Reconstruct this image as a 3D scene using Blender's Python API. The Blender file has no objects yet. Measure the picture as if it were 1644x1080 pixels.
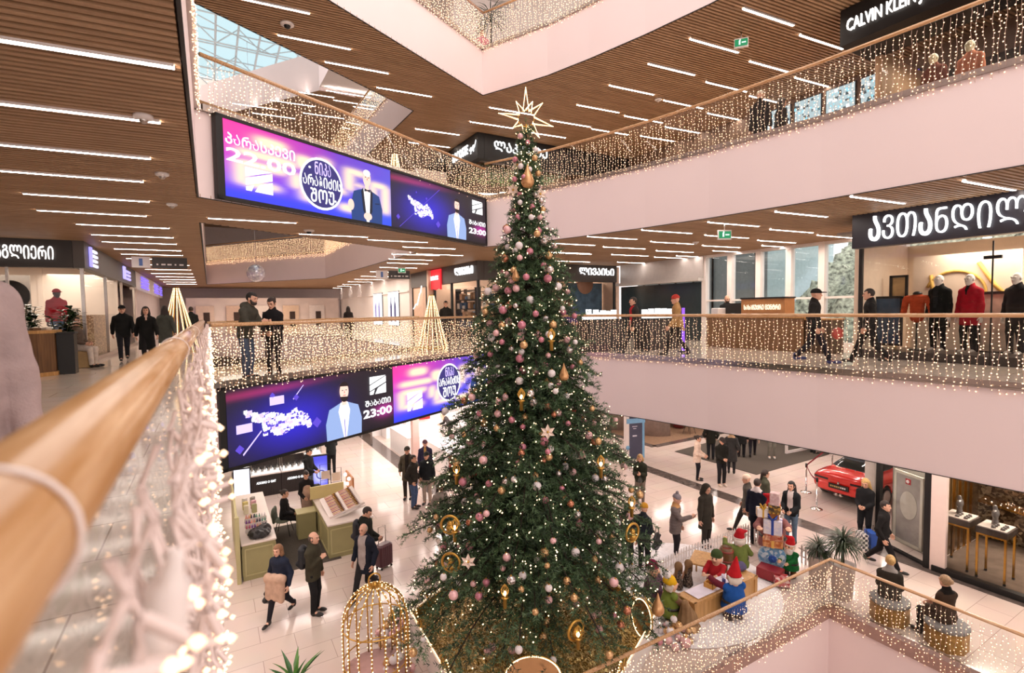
import bpy, bmesh, math, random
import numpy as np
from math import sin, cos, pi, radians, atan2, sqrt
from mathutils import Vector, Matrix
SC = bpy.context.scene; COL = SC.collection
random.seed(7); RNG = np.random.default_rng(7)

# ---------------------------------------------------------------- camera (mall axes: x across the gallery, y along it, z = 0 on the first floor)
FOC, CZ, YAW, PITCH, ROLL = 825.0, 1.36, radians(30.4), math.atan(42.5/825), 0.0145
def ray(px, py):
    x, y = px-822, 540-py
    c, s = cos(ROLL), sin(ROLL); x, y = x*c+y*s, -x*s+y*c
    f = FOC*cos(PITCH)+y*sin(PITCH); z = -FOC*sin(PITCH)+y*cos(PITCH)
    return Vector((x*cos(YAW)+f*sin(YAW), -x*sin(YAW)+f*cos(YAW), z))
def at(px, py, z):                      # the point of the level z seen at a pixel of the photograph
    d = ray(px, py); t = (z-CZ)/d.z; return Vector((d.x*t, d.y*t, z))
def atu(px, py, u): d = ray(px, py); t = u/d.x; return Vector((u, d.y*t, CZ+d.z*t))
def atv(px, py, v): d = ray(px, py); t = v/d.y; return Vector((d.x*t, v, CZ+d.z*t))
camd = bpy.data.cameras.new('camera'); cam = bpy.data.objects.new('camera', camd); COL.objects.link(cam)
rt, up, bk = ray(823, 540)-ray(822, 540), ray(822, 539)-ray(822, 540), -ray(822, 540)/FOC
Mx = Matrix((rt.normalized(), up.normalized(), bk.normalized())).transposed().to_4x4(); Mx.translation = (0, 0, CZ)
cam.matrix_world = Mx
camd.sensor_width = 36; camd.lens = FOC/1644*36; camd.clip_start = 0.02; camd.clip_end = 300
camd.dof.use_dof = True; camd.dof.focus_distance = 12.5; camd.dof.aperture_fstop = 2.6
SC.camera = cam
# ---------------------------------------------------------------- world, exposure
W = bpy.data.worlds.new('world'); SC.world = W; W.use_nodes = True
W.node_tree.nodes['Background'].inputs[0].default_value = (1.0, 0.90, 0.86, 1)
W.node_tree.nodes['Background'].inputs[1].default_value = 1.55
SC.view_settings.view_transform = 'Standard'; SC.view_settings.look = 'None'
SC.view_settings.gamma = 1; SC.view_settings.use_curve_mapping = False; SC.view_settings.exposure = 0.45
cy = SC.cycles
cy.max_bounces = 7; cy.diffuse_bounces = 3; cy.glossy_bounces = 3; cy.transmission_bounces = 3; cy.transparent_max_bounces = 14
cy.sample_clamp_indirect = 3.0; cy.caustics_reflective = False; cy.caustics_refractive = False; cy.use_denoising = True
def area(name, loc, sx, sy, power, col=(1, .86, .78), rot=(0, 0, 0)):
    l = bpy.data.lights.new(name, 'AREA'); l.shape = 'RECTANGLE'; l.size = sx; l.size_y = sy; l.energy = power; l.color = col
    o = bpy.data.objects.new(name, l); COL.objects.link(o); o.location = loc; o.rotation_euler = rot; return o
Z0, Z1, Z2, Z3 = -5.0, 0.0, 5.0, 9.8
B1, B2, B3 = -1.6, 3.45, 8.35            # undersides of the three slabs
# lamps in the ground floor ceilings, then fill lamps added to brighten shops and walkways
for x, y, nx, ny, p in ((-3, 9, 2, 4, 20), (2.5, 17, 3, 5, 20), (10, 18.5, 3, 4, 20), (13, 3.2, 1, 6, 34), (18.5, 9, 2, 5, 34), (-6, 20, 2, 3, 20)):
    for i in range(nx):
        for j in range(ny): area('ceiling_lamp', (x+i*2.6, y+j*2.0, B1-.05), 1.75, .06, p, rot=(0, 0, radians(-5)))
for x, y, z, sx, sy, p in ((15.9, 3.3, 2.75, 1.2, 5, 130), (-5.5, 21.2, 3.2, 3, 2.4, 110), (-4.2, 26, 2.9, 1.6, 6, 110), (13.5, 21.8, 3.3, 6, 2, 190), (10.9, 24, 3.3, 1.2, 4, 80), (3.5, 40, 3.3, 6, 6, 260), (8, 30, 3.3, 2, 12, 240), (15.6, 3.5, 7.4, 1.2, 5, 80), (13.5, 20.2, 8.1, 5, 2, 110), (16.4, 4.1, B1-.2, 1.2, 2, 150), (15.5, 10.5, 3.3, 3, 6, 120), (3, 20, 8.2, 2, 8, 90), (14, 11, 8.2, 3, 8, 120)):
    area('fill_lamp', (x, y, z), sx, sy, p, (1, .86, .72))
area('skylight', (5, 4, 15.5), 9, 14, 420, (1, .93, .9))

# ---------------------------------------------------------------- materials
MT = {}
def lin(h):
    h = h.lstrip('#'); c = [int(h[i:i+2], 16)/255 for i in (0, 2, 4)]
    return tuple(v/12.92 if v <= .04045 else ((v+.055)/1.055)**2.4 for v in c)+(1,)
def mat(name, hexc, rough=.5, metal=0., var=.06, vs=6., bump=0., bs=40., emit=None, es=1., coat=0., alpha=1., spec=.5, sample=True):
    if name in MT: return MT[name]
    m = bpy.data.materials.new(name); m.use_nodes = True; nt = m.node_tree; N = nt.nodes; L = nt.links
    b = N['Principled BSDF']; c = lin(hexc)
    b.inputs['Base Color'].default_value = c; b.inputs['Roughness'].default_value = rough; b.inputs['Metallic'].default_value = metal
    b.inputs['Specular IOR Level'].default_value = spec
    if coat: b.inputs['Coat Weight'].default_value = coat; b.inputs['Coat Roughness'].default_value = .06
    if var:
        tc = N.new('ShaderNodeTexCoord'); n = N.new('ShaderNodeTexNoise'); n.inputs['Scale'].default_value = vs; n.inputs['Detail'].default_value = 2
        L.new(tc.outputs['Object'], n.inputs['Vector'])
        r = N.new('ShaderNodeValToRGB'); r.color_ramp.elements[0].position = .3; r.color_ramp.elements[1].position = .7
        r.color_ramp.elements[0].color = tuple(v*(1-var) for v in c[:3])+(1,); r.color_ramp.elements[1].color = tuple(min(1, v*(1+var)) for v in c[:3])+(1,)
        L.new(n.outputs['Fac'], r.inputs['Fac']); L.new(r.outputs['Color'], b.inputs['Base Color'])
    if bump:
        tc = N.new('ShaderNodeTexCoord'); n2 = N.new('ShaderNodeTexNoise'); n2.inputs['Scale'].default_value = bs
        L.new(tc.outputs['Object'], n2.inputs['Vector'])
        bp = N.new('ShaderNodeBump'); bp.inputs['Strength'].default_value = bump; bp.inputs['Distance'].default_value = .01
        L.new(n2.outputs['Fac'], bp.inputs['Height']); L.new(bp.outputs['Normal'], b.inputs['Normal'])
    if emit:
        b.inputs['Emission Color'].default_value = lin(emit); b.inputs['Emission Strength'].default_value = es
        m.cycles.emission_sampling = 'AUTO' if sample else 'NONE'
    if alpha < 1: b.inputs['Alpha'].default_value = alpha
    MT[name] = m; return m
def cloth(hexc): return mat('cloth_'+hexc.strip('#'), hexc, .88, 0, .14, 9., .35, 90., spec=.2)
def paint(hexc, rough=.45): return mat('paint_%s_%d' % (hexc.strip('#'), rough*100), hexc, rough, 0, .03, 3.)
def glow(hexc, s=1., name=None): return mat(name or 'glow_%s_%d' % (hexc.strip('#'), int(s*100)), '#101010', .6, 0, 0, emit=hexc, es=s, sample=False)
def wood(name, c1, c2, scale=3., rough=.4, axis='Y', coat=0.):
    m = bpy.data.materials.new(name); m.use_nodes = True; N = m.node_tree.nodes; L = m.node_tree.links; b = N['Principled BSDF']
    tc = N.new('ShaderNodeTexCoord'); mp = N.new('ShaderNodeMapping'); s = [scale*6]*3; s['XYZ'.index(axis)] = scale*.35; mp.inputs['Scale'].default_value = s
    n = N.new('ShaderNodeTexNoise'); n.inputs['Scale'].default_value = 1.6; n.inputs['Detail'].default_value = 5; n.inputs['Distortion'].default_value = .4
    r = N.new('ShaderNodeValToRGB'); r.color_ramp.elements[0].position = .32; r.color_ramp.elements[0].color = lin(c1); r.color_ramp.elements[1].position = .68; r.color_ramp.elements[1].color = lin(c2)
    L.new(tc.outputs['Object'], mp.inputs['Vector']); L.new(mp.outputs['Vector'], n.inputs['Vector']); L.new(n.outputs['Fac'], r.inputs['Fac']); L.new(r.outputs['Color'], b.inputs['Base Color'])
    b.inputs['Roughness'].default_value = rough
    if coat: b.inputs['Coat Weight'].default_value = coat; b.inputs['Coat Roughness'].default_value = .1
    MT[name] = m; return m
def tiles(name, c1, c2, grout, bw, rh, rough, mortar=.006, squash=1.):
    m = bpy.data.materials.new(name); m.use_nodes = True; N = m.node_tree.nodes; L = m.node_tree.links; b = N['Principled BSDF']
    tc = N.new('ShaderNodeTexCoord'); br = N.new('ShaderNodeTexBrick'); br.inputs['Scale'].default_value = 1
    br.inputs['Brick Width'].default_value = bw; br.inputs['Row Height'].default_value = rh; br.inputs['Mortar Size'].default_value = mortar
    br.inputs['Color1'].default_value = lin(c1); br.inputs['Color2'].default_value = lin(c2); br.inputs['Mortar'].default_value = lin(grout); br.inputs['Mortar Smooth'].default_value = .3
    L.new(tc.outputs['Object'], br.inputs['Vector'])
    n = N.new('ShaderNodeTexNoise'); n.inputs['Scale'].default_value = 1.3; n.inputs['Detail'].default_value = 4
    L.new(tc.outputs['Object'], n.inputs['Vector'])
    mx = N.new('ShaderNodeMix'); mx.data_type = 'RGBA'; mx.blend_type = 'MULTIPLY'; mx.inputs['Factor'].default_value = .12
    L.new(br.outputs['Color'], mx.inputs['A']); L.new(n.outputs['Color'], mx.inputs['B']); L.new(mx.outputs['Result'], b.inputs['Base Color'])
    b.inputs['Roughness'].default_value = rough; b.inputs['Specular IOR Level'].default_value = .55
    MT[name] = m; return m
def glass(name, tint, refl=.08, dens=.05):            # thin clear pane: mostly lets light through, reflects at a grazing angle
    m = bpy.data.materials.new(name); m.use_nodes = True; nt = m.node_tree; N = nt.nodes; L = nt.links
    N.remove(N['Principled BSDF']); out = N['Material Output']
    t = N.new('ShaderNodeBsdfTransparent'); t.inputs[0].default_value = tint+(1,)
    g = N.new('ShaderNodeBsdfGlossy'); g.inputs['Roughness'].default_value = .03; g.inputs['Color'].default_value = (1, 1, 1, 1)
    fr = N.new('ShaderNodeFresnel'); fr.inputs['IOR'].default_value = 1.45
    mm = N.new('ShaderNodeMath'); mm.operation = 'MULTIPLY_ADD'; mm.inputs[1].default_value = .3; mm.inputs[2].default_value = refl*.12; mm.use_clamp = True
    L.new(fr.outputs[0], mm.inputs[0])
    mx = N.new('ShaderNodeMixShader'); L.new(mm.outputs[0], mx.inputs[0]); L.new(t.outputs[0], mx.inputs[1]); L.new(g.outputs[0], mx.inputs[2]); L.new(mx.outputs[0], out.inputs[0])
    MT[name] = m; return m
def glitter(name, c1, c2, scale=220., metal=.9, rough=.35):
    m = bpy.data.materials.new(name); m.use_nodes = True; N = m.node_tree.nodes; L = m.node_tree.links; b = N['Principled BSDF']
    tc = N.new('ShaderNodeTexCoord'); v = N.new('ShaderNodeTexVoronoi'); v.inputs['Scale'].default_value = scale
    L.new(tc.outputs['Object'], v.inputs['Vector'])
    r = N.new('ShaderNodeValToRGB'); r.color_ramp.elements[0].position = .35; r.color_ramp.elements[0].color = lin(c1); r.color_ramp.elements[1].position = .9; r.color_ramp.elements[1].color = lin(c2)
    L.new(v.outputs['Color'], r.inputs['Fac']); L.new(r.outputs['Color'], b.inputs['Base Color'])
    bp = N.new('ShaderNodeBump'); bp.inputs['Strength'].default_value = .9; bp.inputs['Distance'].default_value = .02
    L.new(v.outputs['Color'], bp.inputs['Height']); L.new(bp.outputs['Normal'], b.inputs['Normal'])
    b.inputs['Roughness'].default_value = rough; b.inputs['Metallic'].default_value = metal
    MT[name] = m; return m
FASCIA = mat('painted_plaster', '#f2dedb', .55, 0, .012, .8)
WHITE = mat('white_paint', '#eee4e0', .5, 0, .02, 2.)
CREAM = mat('cream_paint', '#e6d5c8', .55, 0, .03, 2.)
SLAT = wood('ceiling_slat_wood', '#a07c5b', '#bb9673', 1.2, .5, 'X')
DARKGAP = mat('ceiling_void_black', '#1d130c', .9, 0, .1, 2.)
RAILW = wood('handrail_wood', '#b5834f', '#dcb38a', 5., .25, 'Y', .5)
OAK = wood('oak_wood', '#a87b45', '#c99a5f', 2.2, .45, 'Z')
WALNUT = wood('walnut_wood', '#5b3c22', '#7d5733', 2.2, .4, 'Z')
FLOORM = tiles('polished_porcelain_tiles', '#dfcdc3', '#d8c5ba', '#ab968c', 1.2, .6, .13)
FLOOR1 = tiles('polished_gallery_tiles', '#e3d2c5', '#dccabc', '#b29d90', 1.2, .6, .09)
STONE = mat('dark_grey_stone', '#5a504b', .16, 0, .25, 5.)
CARPET = mat('entrance_matting', '#575049', .95, 0, .2, 60., .5, 300., spec=.1)
SHOPDARK = mat('charcoal_cladding', '#3a3432', .5, 0, .05, 2.)
BLACK = mat('matt_black', '#151313', .5, 0, .05, 3.)
STEEL = mat('brushed_steel', '#b9b0aa', .28, 1., .05, 20.)
CHROME = mat('chrome', '#d8d4d0', .08, 1., 0)
BRASS = mat('polished_brass', '#b88a3c', .22, 1., .08, 12.)
GOLDP = mat('gold_paint', '#c79a4a', .3, .8, .08, 14.)
PANE = glass('balustrade_glass', (.93, .95, .94), .05)
SHOPGLASS = glass('shop_window_glass', (.92, .93, .92), .10)
FACADEGLASS = glass('facade_glass', (.8, .88, .9), .10)
STRIP = mat('strip_light_diffuser', '#ffffff', .5, 0, 0, emit='#fff1e6', es=24.)
BULB = mat('warm_bulb', '#fff0d8', .4, 0, 0, emit='#ffd9a6', es=3.2, sample=False)
BULBP = mat('warm_pink_bulb', '#fff0e8', .4, 0, 0, emit='#ffcb98', es=2.3, sample=False)
WIRE = mat('clear_light_wire', '#d9b9a8', .5, 0, 0)

# ---------------------------------------------------------------- mesh building
class MB:
    def __init__(s): s.v = []; s.f = []; s.m = []; s.sm = []
    def add(s, vs, fs, mi=0, smooth=False):
        o = len(s.v); s.v.extend([tuple(v) for v in vs]); s.f.extend([tuple(i+o for i in f) for f in fs]); s.m.extend([mi]*len(fs)); s.sm.extend([smooth]*len(fs)); return s
    def box(s, c, d, rz=0, mi=0, R=None, bev=0):
        x, y, z = d[0]/2, d[1]/2, d[2]/2
        if bev and min(x, y, z) > bev*1.2:
            b = bev; vs = []
            ring = lambda zz, i: [(-x+i, -y+i+b, zz), (-x+i+b, -y+i, zz), (x-i-b, -y+i, zz), (x-i, -y+i+b, zz), (x-i, y-i-b, zz), (x-i-b, y-i, zz), (-x+i+b, y-i, zz), (-x+i, y-i-b, zz)]
            vs = ring(-z, b)+ring(-z+b, 0)+ring(z-b, 0)+ring(z, b)
            fs = [tuple(range(7, -1, -1)), tuple(range(24, 32))]
            for k in range(3):
                for i in range(8): j = (i+1) % 8; fs.append((k*8+i, k*8+j, k*8+8+j, k*8+8+i))
        else:
            vs = [(-x, -y, -z), (x, -y, -z), (x, y, -z), (-x, y, -z), (-x, -y, z), (x, -y, z), (x, y, z), (-x, y, z)]
            fs = [(3, 2, 1, 0), (4, 5, 6, 7), (0, 1, 5, 4), (1, 2, 6, 5), (2, 3, 7, 6), (3, 0, 4, 7)]
        if R is None: R = Matrix.Rotation(rz, 3, 'Z')
        c = Vector(c); return s.add([R@Vector(v)+c for v in vs], fs, mi)
    def tube(s, pts, r, n=6, mi=0, closed=False, smooth=True, cap=True):
        pts = [Vector(p) for p in pts]; k = len(pts); rr = r if isinstance(r, (list, tuple)) else [r]*k
        vs = []; fs = []; prev = None
        for i, p in enumerate(pts):
            a = pts[(i-1) % k] if (closed or i) else p; b = pts[(i+1) % k] if (closed or i < k-1) else p
            t = (b-a); t = t.normalized() if t.length > 1e-9 else Vector((0, 0, 1))
            if prev is None: n1 = t.orthogonal().normalized()
            else:
                n1 = prev-t*prev.dot(t); n1 = n1.normalized() if n1.length > 1e-6 else t.orthogonal().normalized()
            prev = n1; n2 = t.cross(n1)
            for j in range(n): a_ = 2*pi*j/n; vs.append(p+(n1*cos(a_)+n2*sin(a_))*rr[i])
        for i in range(k if closed else k-1):
            o, q = i*n, ((i+1) % k)*n
            for j in range(n): j2 = (j+1) % n; fs.append((o+j, o+j2, q+j2, q+j))
        if cap and not closed: fs.append(tuple(range(n-1, -1, -1))); fs.append(tuple((k-1)*n+j for j in range(n)))
        return s.add(vs, fs, mi, smooth)
    def cyl(s, p0, p1, r0, r1=None, n=12, mi=0, smooth=True): return s.tube([p0, p1], [r0, r0 if r1 is None else r1], n, mi, False, smooth)
    def lathe(s, prof, c=(0, 0, 0), n=20, mi=0, smooth=True, R=None, arc=2*pi, cap=True):
        vs = []; fs = []; k = len(prof); full = arc > 6.28; nn = n if full else n+1; c = Vector(c)
        for j in range(nn):
            a = arc*j/n
            for r, z in prof:
                p = Vector((r*cos(a), r*sin(a), z)); vs.append((R@p if R else p)+c)
        for j in range(n):
            j2 = (j+1) % nn if full else j+1
            for i in range(k-1): fs.append((j*k+i, j2*k+i, j2*k+i+1, j*k+i+1))
        if full and cap:
            if prof[0][0] > 1e-4: fs.append(tuple(j*k for j in range(n-1, -1, -1)))
            if prof[-1][0] > 1e-4: fs.append(tuple(j*k+k-1 for j in range(n)))
        return s.add(vs, fs, mi, smooth)
    def sph(s, c, r, n=12, m=8, mi=0, R=None):
        r = (r, r, r) if not isinstance(r, (tuple, list)) else r
        vs = []; fs = []; c = Vector(c)
        for i in range(m+1):
            t = pi*i/m
            for j in range(n):
                a = 2*pi*j/n; p = Vector((r[0]*sin(t)*cos(a), r[1]*sin(t)*sin(a), r[2]*cos(t))); vs.append((R@p if R else p)+c)
        for i in range(m):
            for j in range(n): j2 = (j+1) % n; fs.append((i*n+j, (i+1)*n+j, (i+1)*n+j2, i*n+j2))
        return s.add(vs, fs, mi, True)
    def prism(s, poly, z0, z1, mi=0, R=None, c=(0, 0, 0)):
        n = len(poly); c = Vector(c); tr = (lambda p: (R@Vector(p) if R else Vector(p))+c)
        A = sum(poly[i][0]*poly[(i+1) % n][1]-poly[(i+1) % n][0]*poly[i][1] for i in range(n))
        if A < 0: poly = poly[::-1]
        vs = [tr((x, y, z0)) for x, y in poly]+[tr((x, y, z1)) for x, y in poly]
        fs = [tuple(range(n-1, -1, -1)), tuple(range(n, 2*n))]+[(i, (i+1) % n, n+(i+1) % n, n+i) for i in range(n)]
        return s.add(vs, fs, mi)
    def quad(s, a, b, c, d, mi=0): return s.add([a, b, c, d], [(0, 1, 2, 3)], mi)
    def arr(s, V, Fc, mi=0, smooth=False): return s.add(np.asarray(V).tolist(), np.asarray(Fc).tolist(), mi, smooth)
    def mesh(s, name, mats):
        me = bpy.data.meshes.new(name); me.from_pydata(s.v, [], s.f)
        me.polygons.foreach_set('material_index', s.m); me.polygons.foreach_set('use_smooth', s.sm)
        for m in (mats if isinstance(mats, (list, tuple)) else [mats]): me.materials.append(m)
        me.update(); return me
    def build(s, name, mats, parent=None, loc=None, rz=0):
        o = bpy.data.objects.new(name, s.mesh(name, mats)); COL.objects.link(o)
        if loc is not None: o.location = loc
        if rz: o.rotation_euler.z = rz
        if parent is not None: o.parent = parent
        return o
def tag(o, label=None, cat=None, group=None, kind=None):
    if label: o['label'] = label
    if cat: o['category'] = cat
    if group: o['group'] = group
    if kind: o['kind'] = kind
    return o
def thing(name, label, cat, loc=(0, 0, 0), rz=0, group=None):
    o = bpy.data.objects.new(name, None); COL.objects.link(o); o.location = loc; o.rotation_euler.z = rz; o.empty_display_size = .1
    return tag(o, label, cat, group)
def struct(name, mb, m): o = mb.build(name, m); o['kind'] = 'structure'; return o
def copy_thing(o, loc, rz=None, label=None):
    c = o.copy(); COL.objects.link(c); c.location = loc
    if rz is not None: c.rotation_euler.z = rz
    if label: c['label'] = label
    for ch in [k for k in COL.objects if k.parent == o]:
        d = ch.copy(); COL.objects.link(d); d.parent = c
        for g in [k for k in COL.objects if k.parent == ch]: e = g.copy(); COL.objects.link(e); e.parent = d
    return c
def text_mb(body, size, depth=.02, align='CENTER', shear=0., bold=0., space=1.):
    """lettering as a mesh in its own xz plane, facing -y, centred on x"""
    cu = bpy.data.curves.new('lettering', 'FONT'); cu.body = body.upper(); cu.size = size; cu.extrude = depth/2; cu.align_x = align; cu.resolution_u = 2; cu.shear = shear; cu.offset = bold; cu.space_character = space
    o = bpy.data.objects.new('lettering', cu); COL.objects.link(o)
    me = bpy.data.meshes.new_from_object(o.evaluated_get(bpy.context.evaluated_depsgraph_get()))
    b = MB(); b.add([(v.co.x, -v.co.z, v.co.y) for v in me.vertices], [tuple(p.vertices) for p in me.polygons])
    bpy.data.objects.remove(o); bpy.data.curves.remove(cu); bpy.data.meshes.remove(me); return b
def fit(mb, w, h, cx=0, cz=0, y=None):
    """scale lettering to the width and height it has on the sign"""
    xs = [v[0] for v in mb.v]; zs = [v[2] for v in mb.v]; x0, x1, z0, z1 = min(xs), max(xs), min(zs), max(zs)
    mb.v = [((v[0]-(x0+x1)/2)/(x1-x0)*w+cx, v[1]+(y or 0), (v[2]-(z0+z1)/2)/(z1-z0)*h+cz) for v in mb.v]; return mb
def moved(mb, R, t):
    t = Vector(t); mb.v = [tuple(R@Vector(v)+t) for v in mb.v]; return mb
ORD = ['nearest', 'second', 'third', 'fourth', 'fifth', 'sixth', 'seventh', 'eighth', 'ninth', 'tenth', 'eleventh', 'twelfth', 'thirteenth', 'fourteenth', 'fifteenth', 'sixteenth', 'seventeenth', 'eighteenth', 'nineteenth', 'twentieth', 'twenty-first', 'twenty-second', 'twenty-third', 'twenty-fourth', 'twenty-fifth', 'twenty-sixth', 'twenty-seventh', 'twenty-eighth', 'twenty-ninth', 'thirtieth', 'thirty-first', 'thirty-second', 'thirty-third', 'thirty-fourth', 'thirty-fifth', 'thirty-sixth', 'thirty-seventh', 'thirty-eighth', 'thirty-ninth', 'fortieth']
# ================================================================ the setting
from mathutils.geometry import tessellate_polygon
CV = [(7.95, 15.2), (8.5, 14.1), (9.0, 13.0), (9.45, 11.6), (9.9, 9.9), (10.25, 8.2), (10.58, 5.8), (10.82, 2.8), (10.95, 0), (10.95, -5.6)]
V1 = [(-.1, -5.6), (-.1, 10.85)]+CV
V2 = [(-.1, 13.8), (-.1, 42), (6.2, 33), (6.4, 17.5)]
def slab_face(outer, holes, z, flip=False):
    polys = [[Vector((x, y, 0)) for x, y in p] for p in [outer]+holes]
    flat = [p for q in polys for p in q]; tris = tessellate_polygon(polys)
    vs = [(p.x, p.y, z) for p in flat]; fs = []
    for t in tris:
        a, b, c = (flat[i] for i in t); up = ((b-a).cross(c-a)).z > 0
        fs.append(t if up != flip else t[::-1])
    return vs, fs
def wall_strip(mb, pts, z0, z1, closed=True, mi=0):
    n = len(pts)
    for i in range(n if closed else n-1):
        a, b = pts[i], pts[(i+1) % n]; mb.quad((a[0], a[1], z0), (b[0], b[1], z0), (b[0], b[1], z1), (a[0], a[1], z1), mi)
OUT1 = [(-10, -6), (17.6, -6), (17.6, 48), (-10, 48)]
SD = (sin(radians(95)), cos(radians(95)))          # direction of the slats and strip lights
def slat_ceiling(name, outer, holes, z, pitch=.105, w=.054, h=.07):
    back = MB(); vs, fs = slab_face(outer, holes, z+.075, True); back.add(vs, fs)
    edges = [(p[i], p[(i+1) % len(p)]) for p in [outer]+holes for i in range(len(p))]
    d = SD; n = (-SD[1], SD[0]); ts = [p[0]*n[0]+p[1]*n[1] for p in outer]
    mb = MB(); t = min(ts)+pitch/2
    while t < max(ts):
        xs = []
        for a, b in edges:
            ta, tb = a[0]*n[0]+a[1]*n[1]-t, b[0]*n[0]+b[1]*n[1]-t
            if (ta < 0) != (tb < 0):
                k = ta/(ta-tb); xs.append((a[0]+(b[0]-a[0])*k)*d[0]+(a[1]+(b[1]-a[1])*k)*d[1])
        xs.sort()
        for x0, x1 in zip(xs[::2], xs[1::2]):
            if x1-x0 < .1: continue
            P = lambda s, q, zz: (d[0]*s+n[0]*(t+q), d[1]*s+n[1]*(t+q), zz)
            x0 += .03; x1 -= .03; v = [P(s, q, zz) for zz in (z, z+h) for s, q in ((x0, -w/2), (x1, -w/2), (x1, w/2), (x0, w/2))]
            mb.add(v, [(3, 2, 1, 0), (0, 1, 5, 4), (2, 3, 7, 6), (0, 4, 7, 3), (1, 2, 6, 5)])
        t += pitch
    mb2 = MB(); mb2.v, mb2.f, mb2.m, mb2.sm = mb.v, mb.f, [0]*len(mb.f), mb.sm
    mb2.add(back.v, back.f, 1); struct(name, mb2, [SLAT, DARKGAP])
# floors
m = MB(); hole0 = [(2.0, -5.6), (2.0, 5.75), (11.05, 5.75), (11.05, -5.6)]
vs, fs = slab_face([(-14, -6), (30, -6), (30, 60), (-14, 60)], [hole0], Z0); m.add(vs, fs); struct('floor', m, FLOORM)
for z, nm in ((Z1, 'floor_first'), (Z2, 'floor_second'), (Z3, 'floor_third')):
    m = MB(); vs, fs = slab_face(OUT1, [V1, V2], z); m.add(vs, fs); struct(nm, m, FLOOR1)
# slab edges round the voids, with a thin metal lip along the top and a shadow gap below
for k, (z1, z0) in enumerate(((Z1, B1), (Z2, B2), (Z3, B3))):
    m = MB(); wall_strip(m, V1, z0, z1+.02); wall_strip(m, V2, z0, z1+.02)
    for poly in (V1, V2):
        n = len(poly)
        for i in range(n):
            a, b = Vector(poly[i]+(0,)), Vector(poly[(i+1) % n]+(0,)); e = (b-a); L = e.length; e.normalize(); c = (a+b)/2
            R = Matrix.Rotation(atan2(e.y, e.x), 3, 'Z'); m.box((c.x, c.y, z1+.012), (L+.02, .09, .03), R=R, mi=1); m.box((c.x, c.y, z0+.006), (L+.02, .03, .012), R=R, mi=2)
    struct('trim_%d' % (k+1), m, [FASCIA, STEEL, BLACK])
m = MB(); wall_strip(m, hole0, -10, Z0)
for a, b in ((hole0[1], hole0[2]), (hole0[2], hole0[3])):
    a, b = Vector(a+(0,)), Vector(b+(0,)); c = (a+b)/2; e = (b-a).normalized(); m.box((c.x, c.y, Z0-.1), ((b-a).length+.06, .07, .24), rz=atan2(e.y, e.x), mi=1)
struct('trim_4', m, [FASCIA, mat('bronze_edge', '#a98b80', .35, .3)])
m = MB(); m.quad((2, -5.6, -10), (11.05, -5.6, -10), (11.05, 5.75, -10), (2, 5.75, -10)); struct('floor_lower', m, FLOORM)
# ceilings
slat_ceiling('ceiling_first', OUT1, [V1, V2], B2)
slat_ceiling('ceiling_second', OUT1, [V1, V2], B3)
m = MB(); vs, fs = slab_face([(-14, -6), (30, -6), (30, 60), (-14, 60)], [V1, V2], B1, True); m.add(vs, fs); struct('ceiling_ground', m, WHITE)
OUT3 = [(-10, -6), (17.6, -6), (17.6, 48), (-10, 48)]
m = MB(); vs, fs = slab_face(OUT3, [[(-.1, -5.6), (-.1, 10.85), (7.95, 15.2), (10.95, 5), (10.95, -5.6)], V2], 14.9, True); m.add(vs, fs); struct('ceiling_third', m, WHITE)
slat_ceiling('ceiling_third_far', [(6.2, 33), (17, 33), (17, 47.9), (-9, 47.9), (-.1, 42)], [], 14.7, .15, .08)
m = MB(); wall_strip(m, [(-.1, 42), (6.2, 33), (17, 33)], 14.7, 17.0, False); struct('trim_5', m, FASCIA)
# dark threshold stone in the ground floor
m = MB()
for x0, x1, y0, y1 in ((14.45, 15.0, -6, 40), (6.35, 6.95, 16.6, 48), (6.95, 14.45, 16.6, 17.1)):
    m.box(((x0+x1)/2, (y0+y1)/2, Z0+.003), (x1-x0, y1-y0, .008))
struct('floor_threshold', m, STONE)
# roof glazing over the far void
m = MB()
for i in range(9):
    x = -1.5+i*1.25
    m.tube([(x, 12, 19.2), (x, 46, 19.2)], .07, 6)
for j in range(18): m.tube([(-1.6, 12+j*2, 19.2), (8.6, 12+j*2, 19.2)], .05, 6)
for j in range(9):
    y = 13+j*4; pts = [(-1.5+i*1.25, y, 19.1 if i % 2 else 18.0) for i in range(9)]; m.tube(pts, .05, 5); m.tube([(-1.5, y, 18.0), (8.5, y, 18.0)], .05, 5)
    m.tube([(-1.5, y, 18), (4, y+4, 18), (8.5, y, 18)], .035, 5)
struct('roof_truss', m, paint('#cfd6d8'))
m = MB(); m.quad((-2, 12, 19.3), (-2, 46, 19.3), (9, 46, 19.3), (9, 12, 19.3)); struct('roof_glazing', m, mat('daylit_roof_glass', '#101010', .5, 0, 0, emit='#bcd9e0', es=.9))
# outer walls
m = MB(); m.box((4, 48.1, 5), (30, .2, 30)); struct('wall_far', m, mat('far_wall_paint', '#ead6cf', .6, 0, .02))
m = MB(); m.box((-10.1, 20, 5), (.2, 56, 30)); struct('wall_left', m, CREAM)
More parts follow.
